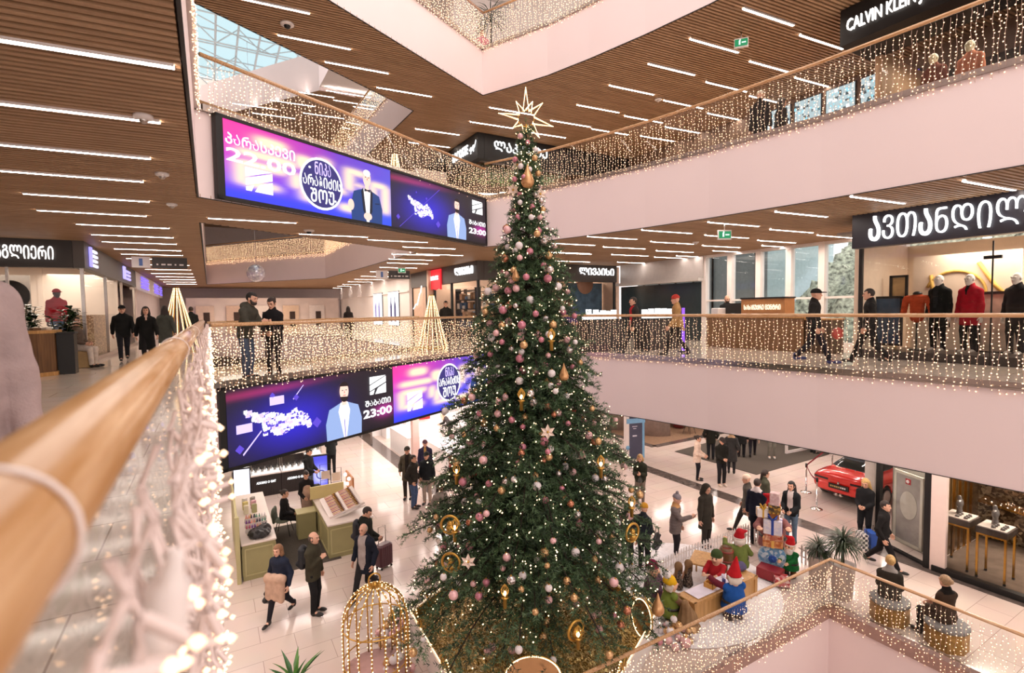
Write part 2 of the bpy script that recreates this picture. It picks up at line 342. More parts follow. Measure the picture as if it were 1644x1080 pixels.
# ---------------------------------------------------------------- glazed facade on the right of the first floor
FV = [7.2, 8.32, 9.48, 10.6, 11.75, 12.95, 14.15]
m = MB()
for v in FV: m.box((17.5, v, 1.75), (.24, .2, 3.5))
m.box((17.5, 10.7, 1.62), (.1, 7.2, .07)); m.box((17.5, 10.7, .08), (.2, 7.2, .16)); m.box((17.5, 10.7, 3.4), (.2, 7.2, .1))
w1 = struct('window_1', m, WHITE)
m = MB(); m.quad((17.52, 7.2, 0), (17.52, 14.2, 0), (17.52, 14.2, 3.45), (17.52, 7.2, 3.45)); o = m.build('pane', FACADEGLASS, w1)
m = MB(); m.box((17.5, 16.6, 3.0), (.3, 4.9, .9)); m.box((17.3, 16.6, 2.5), (.5, 4.9, .14)); m.box((17.45, 16.6, 1.2), (.1, 4.9, 2.4), mi=1); struct('wall_right', m, [mat('ribbed_panel', '#cfc6c2', .4, .2, .04), mat('window_dark', '#2f3a3e', .15)])
# outside the facade: a clad building, a hillside of shrubs and a terrace
o = MB(); o.box((27, 20.2, 4), (6, 9, 10))
for i in range(7): o.box((23.95, 16.3+i*1.3, 4), (.12, .05, 10), mi=1)
o.build('neighbouring_building', [mat('blue_grey_cladding', '#b4c9d0', .4, .1), BLACK]); tag(COL.objects[-1], 'blue grey panel clad building seen outside the tall windows', 'building')
xs = np.linspace(0, 1, 60); V = []; Fq = []
for j in range(60):
    for i in range(60):
        v = -6+21.2*xs[i]; u = 22+14*xs[j]; V.append((u+10*max(0, 0), v, -1+9.0*xs[j]+.55*sin(v*3.1+j)*cos(u*4.3)+RNG.normal()*.12))
for j in range(59):
    for i in range(59): a = j*60+i; Fq.append((a, a+60, a+61, a+1))
m = MB(); m.arr(V, Fq, 0, True); h = m.build('shrub_slope', mat('grey_green_shrubs', '#b9bca9', .9, 0, .75, 5., 1., 9.)); tag(h, 'grey green planted slope outside the tall windows', 'slope', kind='stuff')
m = MB(); m.box((21, 6, -.3), (6.6, 26, .3)); struct('floor_terrace', m, STONE)
# ================================================================ balustrades, light curtains, strip lights, screens
def resample(pts, step):
    pts = [Vector((p[0], p[1], 0)) for p in pts]; out = []; acc = 0
    for a, b in zip(pts, pts[1:]):
        L = (b-a).length; s = -acc
        while True:
            s += step
            if s > L+1e-6: acc = L-(s-step); break
            out.append((a.lerp(b, s/L), (b-a).normalized()))
    return out
def balustrade(label, pts, z, h=1.2, seg=1.5, rail=.036, off=0.):
    t = thing('glass_balustrade', label, 'balustrade', (pts[0][0], pts[0][1], z)); o = Vector((pts[0][0], pts[0][1], 0))
    P = [Vector((p[0], p[1], 0))-o for p in pts]
    m = MB(); m.tube([p+Vector((0, 0, h-rail)) for p in P], rail, 14); m.build('handrail', RAILW, t)
    m = MB()
    for a, b in zip(P, P[1:]):
        e = (b-a); m.box((a+b)/2+Vector((0, 0, .06)), (e.length, .06, .12), rz=atan2(e.y, e.x))
    m.build('base_channel', STEEL, t)
    for a, b in zip(P, P[1:]):
        L = (b-a).length; k = max(1, round(L/seg)); e = (b-a)/k
        for i in range(k):
            p, q = a+e*i+e.normalized()*.012, a+e*(i+1)-e.normalized()*.012; m = MB(); z0, z1 = Vector((0, 0, .1)), Vector((0, 0, h-.06))
            m.quad(p+z0, q+z0, q+z1, p+z1); m.build('glass_panel', [PANE], t)
    return t
OCT = np.array([(1, 0, 0), (-1, 0, 0), (0, 1, 0), (0, -1, 0), (0, 0, 1), (0, 0, -1)], float)
OCF = np.array([(0, 2, 4), (2, 1, 4), (1, 3, 4), (3, 0, 4), (2, 0, 5), (1, 2, 5), (3, 1, 5), (0, 3, 5)])
def bulbs_arr(C, r):
    C = np.asarray(C, float); n = len(C); rr = np.full(n, r) if np.isscalar(r) else np.asarray(r)
    V = (C[:, None, :]+OCT[None]*rr[:, None, None]).reshape(-1, 3); Fc = (OCF[None]+(np.arange(n)*6)[:, None, None]).reshape(-1, 3); return V, Fc
def np_mesh(name, V, Fc, mats, mi=None, smooth=False):
    me = bpy.data.meshes.new(name); V = np.asarray(V, np.float32); Fc = np.asarray(Fc, np.int32); k = Fc.shape[1]
    me.vertices.add(len(V)); me.vertices.foreach_set('co', V.ravel()); me.loops.add(Fc.size); me.loops.foreach_set('vertex_index', Fc.ravel())
    me.polygons.add(len(Fc)); me.polygons.foreach_set('loop_start', np.arange(len(Fc), dtype=np.int32)*k)
    for m in (mats if isinstance(mats, (list, tuple)) else [mats]): me.materials.append(m)
    if mi is not None: me.polygons.foreach_set('material_index', np.asarray(mi, np.int32))
    me.polygons.foreach_set('use_smooth', np.full(len(Fc), smooth)); me.update(calc_edges=True); me.validate(); return me
def np_obj(name, V, Fc, mats, parent=None, mi=None, smooth=False, loc=None):
    o = bpy.data.objects.new(name, np_mesh(name, V, Fc, mats, mi, smooth)); COL.objects.link(o)
    if parent: o.parent = parent
    if loc is not None: o.location = loc
    return o
def wires_arr(segs, r):                 # three-sided thin wires; segs: list of (p, q)
    P = np.array([s[0] for s in segs], float); Q = np.array([s[1] for s in segs], float); n = len(P); d = Q-P; d /= np.linalg.norm(d, axis=1)[:, None]+1e-9
    a = np.cross(d, np.array([.3, .8, .1])); a /= np.linalg.norm(a, axis=1)[:, None]+1e-9; b = np.cross(d, a)
    ring = [a*cos(t)+b*sin(t) for t in (0, 2.094, 4.189)]
    V = np.stack([P+ring[0]*r, P+ring[1]*r, P+ring[2]*r, Q+ring[0]*r, Q+ring[1]*r, Q+ring[2]*r], 1).reshape(-1, 3)
    F0 = np.array([(0, 1, 4, 3), (1, 2, 5, 4), (2, 0, 3, 5)]); return V, (F0[None]+(np.arange(n)*6)[:, None, None]).reshape(-1, 4)
def curtain(label, pts, z, h=1.15, step=.13, vstep=.1, r=.012, drop=.12, side=.07, wire=True, skip=None, wr=.0028):
    C = []; S = []
    for p, d in resample(pts, step):
        nrm = Vector((-d.y, d.x, 0)); b = p+nrm*side+d*random.uniform(-.02, .02); zz = z+h-random.uniform(0, .05); bot = z-drop*random.uniform(.2, 1.4); prev = b+Vector((0, 0, zz)); top = prev.copy()
        ph = random.uniform(0, 6)
        while zz > bot:
            zz -= vstep*random.uniform(.65, 1.35); q = b+d*(.012*sin(zz*9+ph))+nrm*random.uniform(-.01, .03); q.z = zz
            if wire: S.append((prev, q))
            C.append(q+d*random.uniform(-.022, .022)+nrm*random.uniform(-.02, .02)); prev = q
    V, Fc = bulbs_arr([tuple(c) for c in C], r*RNG.uniform(.8, 1.25, len(C)))
    F4 = np.column_stack([Fc, Fc[:, 2]])
    if S:
        Wv, Wf = wires_arr([(tuple(a), tuple(b)) for a, b in S], wr)
        me = bpy.data.meshes.new('fairy_light_curtain'); allv = np.vstack([V, Wv]).tolist(); me.from_pydata(allv, [], Fc.tolist()+(Wf+len(V)).tolist())
        me.materials.append(BULBP); me.materials.append(WIRE); me.polygons.foreach_set('material_index', [0]*len(Fc)+[1]*len(Wf))
        o = bpy.data.objects.new('fairy_light_curtain', me); COL.objects.link(o)
    else: o = np_obj('fairy_light_curtain', V, Fc, [BULBP])
    return tag(o, label, 'fairy lights', kind='stuff')
BR = [(.02, 10.87), (7.95, 15.15)]
RC = [(a[0]+.03, a[1]) for a in CV]
B2V = [(-.05, 13.75), (6.4, 17.45)]; V2R = [(6.4, 17.5), (6.2, 33)]; V2F = [(6.2, 33), (-.1, 42)]
near = balustrade('glass balustrade right beside the camera with a thick wooden handrail', [(-.125, -2), (-.125, 10.8)], Z1, 1.268, 1.6, .046)
for lab, pts, z, *hh in (('first floor glass balustrade along the bridge behind the couple', BR, Z1), ('first floor glass balustrade along the curved edge on the right', RC, Z1),
                    ('first floor glass balustrade on the back edge of the bridge', B2V, Z1), ('second floor glass balustrade above the big upper screen', BR, Z2, 1.02), ('second floor glass balustrade along the curved edge under the lit ceiling', RC, Z2),
                    ('second floor glass balustrade on the back edge of the bridge', B2V, Z2), ('second floor glass balustrade over the left gallery', [(-.08, -2), (-.08, 10.8)], Z2),
                    ('second floor glass balustrade beside the far opening', V2R, Z2), ('second floor glass balustrade on the slanting end of the far opening', V2F, Z2),
                    ('third floor glass balustrade on the left of the top corner', BR, Z3), ('third floor glass balustrade on the right of the top corner', RC, Z3), ('third floor glass balustrade beside the far opening', V2R, Z3)):
    balustrade(lab, pts, z, *hh)
balustrade('ground floor glass balustrade around the stairwell at bottom right', [(3, 5.75), (11.05, 5.75), (11.05, -2)], Z0, 1.06, 1.5, .03)
curtain('warm fairy light curtain hung on the first floor bridge balustrade', BR, Z1, 1.12, .085, .07, .012, drop=.02, side=-.05)
curtain('warm fairy light curtain on the back edge of the first floor bridge', B2V, Z1, 1.12, .08, .07, .0125, drop=.0, side=-.07, wire=False)
curtain('warm fairy light curtain hung along the curved first floor balustrade', RC, Z1, 1.12, .095, .068, .0105, drop=.03, side=-.05)
curtain('warm fairy light curtain above the big upper screen', BR, Z2, .95, .085, .068, .0115, drop=.05, side=-.07)
curtain('warm fairy light curtain on the back edge of the second floor bridge', B2V, Z2, 1.12, .1, .08, .012, drop=.05, side=-.07, wire=False)
curtain('warm fairy light curtain along the curved second floor balustrade', RC, Z2, 1.1, .088, .068, .0105, drop=.04, side=-.06)
curtain('warm fairy light curtain on the second floor edge over the left gallery', [(-.08, 1.0), (-.08, 10.8)], Z2, 1.1, .09, .1, .011, drop=.1, side=-.06)
curtain('warm fairy light curtain beside the far second floor opening', V2R, Z2, 1.12, .11, .1, .015, side=.07, wire=False)
curtain('warm fairy light curtain on the slanting end of the far opening', V2F, Z2, 1.12, .1, .1, .018, side=.07, wire=False)
curtain('warm fairy light curtain left of the top corner on the third floor', BR, Z3, 1.12, .08, .07, .013, drop=.05, side=-.07)
curtain('warm fairy light curtain right of the top corner on the third floor', RC, Z3, 1.12, .09, .07, .012, drop=.05, side=-.07)
curtain('warm fairy light curtain beside the far third floor opening', V2R, Z3, 1.12, .14, .12, .013, side=.07, wire=False)
curtain('warm fairy light curtain round the stairwell balustrade at bottom right', [(3, 5.75), (11.05, 5.75), (11.05, 1)], Z0, 1.0, .075, .07, .009, drop=.2, side=-.05, wr=.002)

# ---------------------------------------------------------------- strip lights recessed in the slatted ceilings
def strip(label, c, z, L=1.75, group=None):
    t = thing('strip_light', label, 'strip light', (c[0], c[1], z), atan2(SD[1], SD[0]), group)
    m = MB(); m.box((0, 0, -.012), (L, .055, .022)); m.build('diffuser', STRIP, t)
    m = MB(); m.box((0, .036, .0), (L+.02, .012, .045)); m.box((0, -.036, .0), (L+.02, .012, .045)); m.build('trim_frame', WHITE, t); return t
rows = {}
LEFT = [(60, 70), (88, 174), (105, 240), (114, 281), (142, 316), (150, 341), (199, 362), (214, 378), (225, 389), (238, 400), (245, 408), (249, 415)]
prev = None
for i, (px, py) in enumerate(LEFT): strip('strip light over the left gallery, %s of its row from the camera' % ORD[i], at(px, py, B2), B2)
last = at(249, 415, B2)
for i in range(7): strip('strip light over the left gallery, %s of its row from the camera' % ORD[i+12], (-1.55, last.y+2.6*(i+1)), B2)
for i in range(4): strip('strip light near the left gallery shop fronts, %s from the camera' % ORD[i], (-4.6-.1*i, 10.8+1.6*i), B2)
def rowset(what, pts, z, L=1.75):
    for i, (px, py) in enumerate(sorted(pts)): strip('%s, %s from the left' % (what, 'first' if i == 0 else ORD[i]), at(px, py, z), z, L)
rowset('strip light under the upper screen', [(407, 353), (537, 377), (640, 386), (690, 397), (707, 408), (668, 408), (660, 416), (655, 422), (640, 429), (622, 436)], B2)
rowset('strip light over the corridor beside the jeans shop', [(605, 443), (592, 448), (580, 452), (570, 456), (560, 459), (552, 462)], B2)
rowset('strip light just right of the tree under the second floor', [(918, 391), (918, 406), (920, 419), (915, 405), (985, 381), (984, 398), (1003, 397), (998, 411), (1015, 413), (1018, 422), (1003, 409), (985, 419)][:4], B2)
rowset('strip light over the right first floor walkway', [(984, 381), (1003, 397), (1012, 409), (1017, 421), (1072, 371), (1080, 389), (1084, 403), (1078, 413), (1113, 411), (1179, 359), (1168, 379), (1159, 395), (1173, 403), (1288, 343), (1272, 370), (1248, 387), (1252, 395), (1343, 379), (1411, 320), (1590, 297)], B2)
rowset('strip light left of the top corner', [(430, 6), (506, 67), (574, 108), (650, 147), (703, 211), (690, 232)], B3)
rowset('strip light over the right second floor walkway', [(790, 200), (823, 178), (878, 216), (917, 198), (961, 174), (1015, 144), (1079, 111), (1148, 73), (1235, 27), (980, 211), (1034, 191), (1098, 167), (1167, 139), (1238, 107), (1320, 67), (1056, 222), (1096, 208), (1165, 187), (1233, 160), (1307, 132)], B3)
farL = [(500, 150), (570, 165), (470, 165), (440, 185), (520, 185), (560, 150), (600, 175), (410, 170)]
for i, (px, py) in enumerate(sorted(farL)): strip('strip light in the high far ceiling by the glazed roof, %s from left' % ORD[i].replace('nearest', 'first'), at(px, py, 14.7), 14.68, 2.6)

# ---------------------------------------------------------------- two long LED screens on the bridge
def onwall(px, py, A, B):
    d = ray(px, py); e = Vector((B[0]-A[0], B[1]-A[1], 0)); L = e.length; e /= L; n = Vector((-e.y, e.x, 0)); a = Vector((A[0], A[1], 0))
    t = a.dot(n)/d.dot(n); p = d*t; return ((p-a).dot(e), CZ+p.z)
def picture_mat(name):
    m = bpy.data.materials.new(name); m.use_nodes = True; N = m.node_tree.nodes; L = m.node_tree.links; b = N['Principled BSDF']
    a = N.new('ShaderNodeVertexColor'); a.layer_name = 'picture'; b.inputs['Base Color'].default_value = (.01, .01, .01, 1); b.inputs['Roughness'].default_value = .5
    L.new(a.outputs[0], b.inputs['Emission Color']); b.inputs['Emission Strength'].default_value = 1.0; m.cycles.emission_sampling = 'NONE'; return m
PICM = picture_mat('screen_picture')
def gauss(X, Z, x0, x1, z0, z1, s):
    sg = lambda t: 1/(1+np.exp(-t/s)); return sg(X-x0)*sg(x1-X)*sg(Z-z0)*sg(z1-Z)
def display(name, x0, x1, z0, z1, fn, parent, step=.045):
    nx, nz = int((x1-x0)/step)+1, int((z1-z0)/step)+1; X, Z = np.meshgrid(np.linspace(0, 1, nx), np.linspace(0, 1, nz))
    rgb = fn(X, Z); V = np.stack([x0+X*(x1-x0), np.full_like(X, -.012), z0+Z*(z1-z0)], -1).reshape(-1, 3)
    a = (np.arange(nz-1)[:, None]*nx+np.arange(nx-1)[None]).reshape(-1); Fc = np.stack([a, a+1, a+nx+1, a+nx], 1)
    me = np_mesh(name, V, Fc, [PICM]); ca = me.color_attributes.new('picture', 'FLOAT_COLOR', 'POINT')
    ca.data.foreach_set('color', np.concatenate([rgb.reshape(-1, 3), np.ones((nx*nz, 1))], 1).astype(np.float32).ravel())
    o = bpy.data.objects.new(name, me); COL.objects.link(o); o.parent = parent; return o
L3 = lambda h: np.array(lin(h)[:3])
def pic_show(X, Z):
    top = np.clip(Z*1.25-.1, 0, 1)[..., None]; lf = np.clip(1-X*1.6, 0, 1)[..., None]
    c = L3('#2b36d8')*(1-top)+(L3('#6a2fae')*(1-lf)+L3('#e0308f')*lf)*top
    c = c*(1-np.clip(X-.5, 0, 1)[..., None])+L3('#2456c8')*np.clip(X-.5, 0, 1)[..., None]
    k = np.zeros_like(X)
    for x0, x1, z0, z1 in ((.06, .26, .2, .27), (.05, .1, .2, .52), (.06, .3, .45, .53), (.06, .36, .6, .68), (.33, .38, .3, .52), (.38, .6, .16, .22), (.38, .43, .2, .44), (.42, .66, .38, .46), (.62, .76, .12, .22), (.5, .56, .72, .86), (.66, .71, .46, .8), (.66, .8, .74, .82), (.84, .97, .62, .7), (.84, .88, .36, .68), (.93, .98, .2, .68), (.15, .3, .78, .9), (.36, .46, .62, .8), (.78, .84, .3, .4), (.7, .8, .56, .6)):
        k = np.maximum(k, gauss(X, Z, x0, x1, z0, z1, .017))
    k = np.clip(k*1.25, 0, 1)[..., None]; return (c*(1-k)+L3('#ffdcb2')*k)*1.15
def pic_map(X, Z):
    c = L3('#17101c')*np.ones(X.shape+(1,))
    g = np.exp(-((X-.33)/.22)**2-((Z-.42)/.36)**2)[..., None]; c = c*(1-g)+L3('#2a22c4')*g*.95
    r = np.exp(-((Z-.93-.12*(X-.3))/.05)**2-((X-.15)/.3)**2)[..., None]; c = c+L3('#b0245e')*r*.6
    r2 = np.exp(-((X-.93)/.07)**2-((Z-.28)/.1)**2)[..., None]; return c+L3('#c01a9c')*r2*.8
def glyph(mb, shape, mi): mb.add(shape.v, shape.f, mi)
def flat(mb, pts, y, mi): mb.prism([(x, z) for x, z in pts], 0, .004, mi, R=Matrix(((1, 0, 0), (0, 0, -1), (0, 1, 0))), c=(0, y, 0))
def ellip(cx, cz, rx, rz, n=28, a0=0, a1=2*pi): return [(cx+rx*cos(a0+(a1-a0)*i/n), cz+rz*sin(a0+(a1-a0)*i/n)) for i in range(n)]
SCM = [glow('#ffffff', 1.25), glow('#2f2a6e', 1.), glow('#1c3f7c', .9), glow('#10182c', 1.), glow('#f5c6b6', 1.1), glow('#8fa6d6', 1.), glow('#f7f2f4', 1.1), glow('#5b45c8', 1.), glow('#c9b6ff', 1.2), glow('#e2766c', 1.), glow('#201418', 1.)]
def man(mb, cx, z0, h, suit, y=-.03, bow=False):
    """half-length figure on the screen; h is head to bottom edge"""
    s = h; k = 1.25
    flat(mb, [(cx-.30*s*k, z0), (cx-.31*s*k, z0+.28*s), (cx-.25*s*k, z0+.52*s), (cx-.07*s*k, z0+.60*s), (cx+.07*s*k, z0+.60*s), (cx+.25*s*k, z0+.52*s), (cx+.31*s*k, z0+.28*s), (cx+.30*s*k, z0)], y, suit)
    flat(mb, [(cx-.02*s, z0), (cx-.10*s*k, z0+.46*s), (cx-.06*s*k, z0+.61*s), (cx+.06*s*k, z0+.61*s), (cx+.10*s*k, z0+.46*s), (cx+.04*s, z0)], y-.005, 6)
    flat(mb, [(cx-.05*s, z0+.56*s), (cx+.05*s, z0+.56*s), (cx+.045*s, z0+.7*s), (cx-.045*s, z0+.7*s)], y-.01, 4)
    flat(mb, ellip(cx, z0+.8*s, .095*s, .15*s), y-.015, 4)
    if bow:
        flat(mb, [(cx-.07*s, z0+.55*s), (cx, z0+.57*s), (cx+.07*s, z0+.55*s), (cx+.07*s, z0+.61*s), (cx, z0+.59*s), (cx-.07*s, z0+.61*s)], y-.02, 3)
        flat(mb, ellip(cx, z0+.9*s, .085*s, .06*s), y-.018, 6)
        flat(mb, [(cx-.10*s, z0+.2*s), (cx-.14*s, z0+.55*s), (cx-.09*s, z0+.62*s), (cx-.03*s, z0+.1*s)], y-.008, 3); flat(mb, [(cx+.12*s, z0+.2*s), (cx+.14*s, z0+.55*s), (cx+.09*s, z0+.62*s), (cx+.05*s, z0+.1*s)], y-.008, 3)
        flat(mb, ellip(cx-.40*s, z0+.26*s, .07*s, .10*s), y-.02, 4); flat(mb, ellip(cx+.0*s, z0+.1*s, .10*s, .07*s), y-.02, 4)
        flat(mb, [(cx+.2*s, z0+.36*s), (cx+.31*s, z0+.37*s), (cx+.31*s, z0+.385*s), (cx+.2*s, z0+.375*s)], y-.01, 3)
    else:
        flat(mb, ellip(cx, z0+.715*s, .088*s, .10*s, 20, pi, 2*pi), y-.02, 10); flat(mb, [(cx-.03*s, z0+.725*s), (cx+.03*s, z0+.725*s), (cx+.025*s, z0+.74*s), (cx-.025*s, z0+.74*s)], y-.025, 9)
        flat(mb, ellip(cx, z0+.88*s, .098*s, .085*s, 18, 0, pi), y-.02, 10)
        flat(mb, [(cx-.012*s, z0+.30*s), (cx+.004*s, z0), (cx+.016*s, z0), (cx+.0*s, z0+.32*s)], y-.01, 7)
    for sx in (-1, 1): flat(mb, ellip(cx+sx*.04*s, z0+.82*s, .016*s, .008*s, 8), y-.026, 10)
    flat(mb, [(cx-.012*s, z0+.77*s), (cx+.012*s, z0+.77*s), (cx, z0+.82*s)], y-.026, 9)
def logo(mb, x0, x1, z0, z1, y=-.03):
    w, h = x1-x0, z1-z0; P = lambda a, b: (x0+a*w, z0+b*h)
    flat(mb, [P(0, .58), P(1, 1.0), P(0, 1.0)], y, 0); flat(mb, [P(0, .22), P(0, .52), P(1, .95), P(1, .62), P(.45, .4)], y, 0); flat(mb, [P(0, 0), P(0, .16), P(.3, .27), P(.2, 0)], y, 0); flat(mb, [P(.32, 0), P(.5, .33), P(1, .55), P(1, 0)], y, 0)
def put(mb, body, x0, x1, z0, z1, mi=0, y=-.03, shear=0., bold=.0, space=1.):
    g = fit(text_mb(body, 1, .004, shear=shear, bold=bold, space=space), x1-x0, z1-z0, (x0+x1)/2, (z0+z1)/2, y); mb.add(g.v, g.f, mi)
def geomap(mb, x0, x1, z0, z1):
    out = [(0, .86), (.08, .9), (.2, .78), (.38, .72), (.55, .66), (.6, .56), (.7, .62), (.76, .72), (.84, .58), (.92, .48), (1, .2), (.97, .1), (.88, .18), (.78, .26), (.66, .16), (.55, .06), (.46, .1), (.38, .26), (.3, .1), (.3, .34), (.28, .52), (.18, .6), (.1, .74)]
    rng = random.Random(3)
    def inside(p):
        c = False; n = len(out)
        for i in range(n):
            a, b = out[i], out[(i+1) % n]
            if (a[1] > p[1]) != (b[1] > p[1]) and p[0] < (b[0]-a[0])*(p[1]-a[1])/(b[1]-a[1])+a[0]: c = not c
        return c
    k = 0
    while k < 420:
        p = (rng.random(), rng.random())
        if not inside(p): continue
        k += 1; w, h = rng.uniform(.012, .03), rng.uniform(.03, .07); x, z = x0+p[0]*(x1-x0), z0+p[1]*(z1-z0); sx, sz = w*(x1-x0), h*(z1-z0)*.8
        flat(mb, [(x-sx, z-sz), (x+sx, z-sz*.8), (x+sx, z+sz), (x-sx, z+sz*.8)], -.02-rng.random()*.01, rng.choice((0, 0, 8, 6, 7, 8, 0)))
def screen(label, A, B, z0, z1, cuts, order):
    e = Vector((B[0]-A[0], B[1]-A[1], 0)); L = e.length; n = Vector((e.y, -e.x, 0)).normalized(); rz = atan2(e.y, e.x); H = z1-z0
    t = thing('led_screen', label, 'screen', (A[0]+n.x*.02, A[1]+n.y*.02, z0), rz)
    m = MB(); m.box((L/2, .05, H/2), (L, .10, H)); m.box((L/2, -.01, H-.03), (L, .05, .06)); m.box((L/2, -.01, .03), (L, .05, .06)); m.box((.06, -.01, H/2), (.12, .05, H)); m.box((L-.02, -.01, H/2), (.04, .05, H)); m.build('housing', BLACK, t)
    return t, L, H
SA, SB = (.2, 10.87), (7.9, 15.06)
t, SL, SH = screen('long LED screen on the second floor edge showing a 22:00 show', SA, SB, B2+.02, Z2, None, None)
S = lambda px, py: (lambda r: (r[0], r[1]-(B2+.02)))(onwall(px, py, (SA[0]+.01, SA[1]-.02), (SB[0]+.01, SB[1]-.02)))
xs_ = S(627, 320)[0]; x0_ = .14; x1_ = SL-.05
display('display_left', x0_, xs_, .06, SH-.06, pic_show, t); display('display_right', xs_+.01, x1_, .06, SH-.06, pic_map, t)
m = MB(); nxt = lambda nm: (m.build(nm, SCM, t), MB())[1]
put(m, 'პარასკევი', S(360, 220)[0], S(472, 240)[0], 1.03, 1.24, 0, bold=.012); put(m, '22.00', S(361, 240)[0], S(474, 280)[0], .72, .97, 0, bold=.02)
m = nxt('title_lettering'); logo(m, S(393, 290)[0], S(436, 290)[0], .24, .68); m = nxt('channel_logo')
cx, rx = S(516, 300)[0], S(549, 300)[0]-S(516, 300)[0]; flat(m, ellip(cx, .70, rx, .56), -.02, 0); flat(m, ellip(cx, .70, rx*.91, .51), -.024, 1)
put(m, 'ნიკა', cx-.32*rx, cx+.42*rx, .88, 1.16, 8, -.034, bold=.01); put(m, 'არაბიძის', cx-.88*rx, cx+.9*rx, .62, .86, 0, -.034, bold=.01); put(m, 'შოუ', cx-.55*rx, cx+.55*rx, .28, .58, 0, -.034, bold=.012)
for dx, dz in ((-.55, 1.0), (.6, .38)): flat(m, ellip(cx+dx*rx, dz, .03, .025, 8), -.034, 0)
m = nxt('show_badge'); man(m, S(588, 330)[0], .06, 1.28, 2, bow=True); m = nxt('presenter_figure')
c0 = S(643, 300)[0]; geomap(m, S(652, 330)[0], S(694, 330)[0], .42, 1.02); m = nxt('map_graphic'); man(m, S(732, 350)[0], .06, 1.22, 5); m = nxt('presenter_figure')
logo(m, S(757, 330)[0], S(773, 330)[0], .95, 1.35); m = nxt('channel_logo'); put(m, 'შაბათი', S(752, 362)[0], S(778, 362)[0], .58, .72, 0, bold=.02); put(m, '23:00', S(752, 375)[0], S(779, 375)[0], .30, .48, 0, bold=.03); m = nxt('title_lettering')
for px, pz, r in ((638, .35, .07), (702, .36, .1), (668, 1.1, .03), (684, 1.0, .04)): q = S(px, 330)[0]; flat(m, [(q-r, pz), (q, pz-r), (q+r, pz), (q, pz+r)], -.02, 7)
flat(m, [(S(640, 340)[0], .1), (S(641, 340)[0], .1), (S(706, 340)[0], 1.35), (S(705, 340)[0], 1.35)], -.016, 7)
m.build('light_streaks', SCM, t)
LA, LB = (.06, 10.92), (7.88, 15.10)
t, SL, SH = screen('long LED screen on the first floor edge showing a map and bearded man', LA, LB, B1, Z1, None, None)
S = lambda px, py: (lambda r: (r[0], r[1]-B1))(onwall(px, py, (LA[0]+.01, LA[1]-.02), (LB[0]+.01, LB[1]-.02)))
xs_ = S(630, 620)[0]
display('display_left', .14, xs_, .06, SH-.06, pic_map, t); display('display_right', xs_+.01, SL-.05, .06, SH-.06, pic_show, t)
m = MB(); geomap(m, S(384, 660)[0], S(498, 660)[0], .42, 1.16); m = nxt('map_graphic'); man(m, S(551, 650)[0], .06, 1.34, 5); m = nxt('presenter_figure')
logo(m, S(592, 610)[0], S(618, 610)[0], .92, 1.36); m = nxt('channel_logo'); put(m, 'შაბათი', S(585, 640)[0], S(626, 640)[0], .64, .79, 0, bold=.02); put(m, '23:00', S(582, 655)[0], S(628, 655)[0], .36, .57, 0, bold=.03); m = nxt('title_lettering')
for px, pz, r in ((381, .36, .09), (507, .55, .12), (437, 1.3, .06), (475, 1.18, .07)): q = S(px, 650)[0]; flat(m, [(q-r, pz), (q, pz-r), (q+r, pz), (q, pz+r)], -.02, 7)
for px, pz in ((390, .74), (444, 1.18)): q = S(px, 650)[0]; flat(m, [(q-.16, pz-.08), (q+.16, pz-.08), (q+.16, pz+.09), (q-.16, pz+.09)], -.02, 8)
flat(m, [(S(386, 650)[0], .25), (S(387, 650)[0], .22), (S(418, 650)[0], .62), (S(417, 650)[0], .64)], -.016, 8); flat(m, [(S(470, 650)[0], 1.16), (S(471, 650)[0], 1.14), (S(488, 650)[0], 1.42), (S(487, 650)[0], 1.42)], -.016, 8)
m = nxt('light_streaks'); logo(m, S(653, 650)[0], S(677, 650)[0], .28, .78); m = nxt('channel_logo'); cx, rx = S(720, 610)[0], S(738, 610)[0]-S(720, 610)[0]
flat(m, ellip(cx, .84, rx, .56), -.02, 0); flat(m, ellip(cx, .84, rx*.91, .51), -.024, 1)
put(m, 'ნიკა', cx-.32*rx, cx+.42*rx, 1.02, 1.3, 8, -.034, bold=.01); put(m, 'არაბიძის', cx-.88*rx, cx+.9*rx, .76, 1.0, 0, -.034, bold=.01); put(m, 'შოუ', cx-.55*rx, cx+.55*rx, .42, .72, 0, -.034, bold=.012)
m = nxt('show_badge'); man(m, S(768, 620)[0], .06, 1.34, 2, bow=True); m = nxt('presenter_figure')
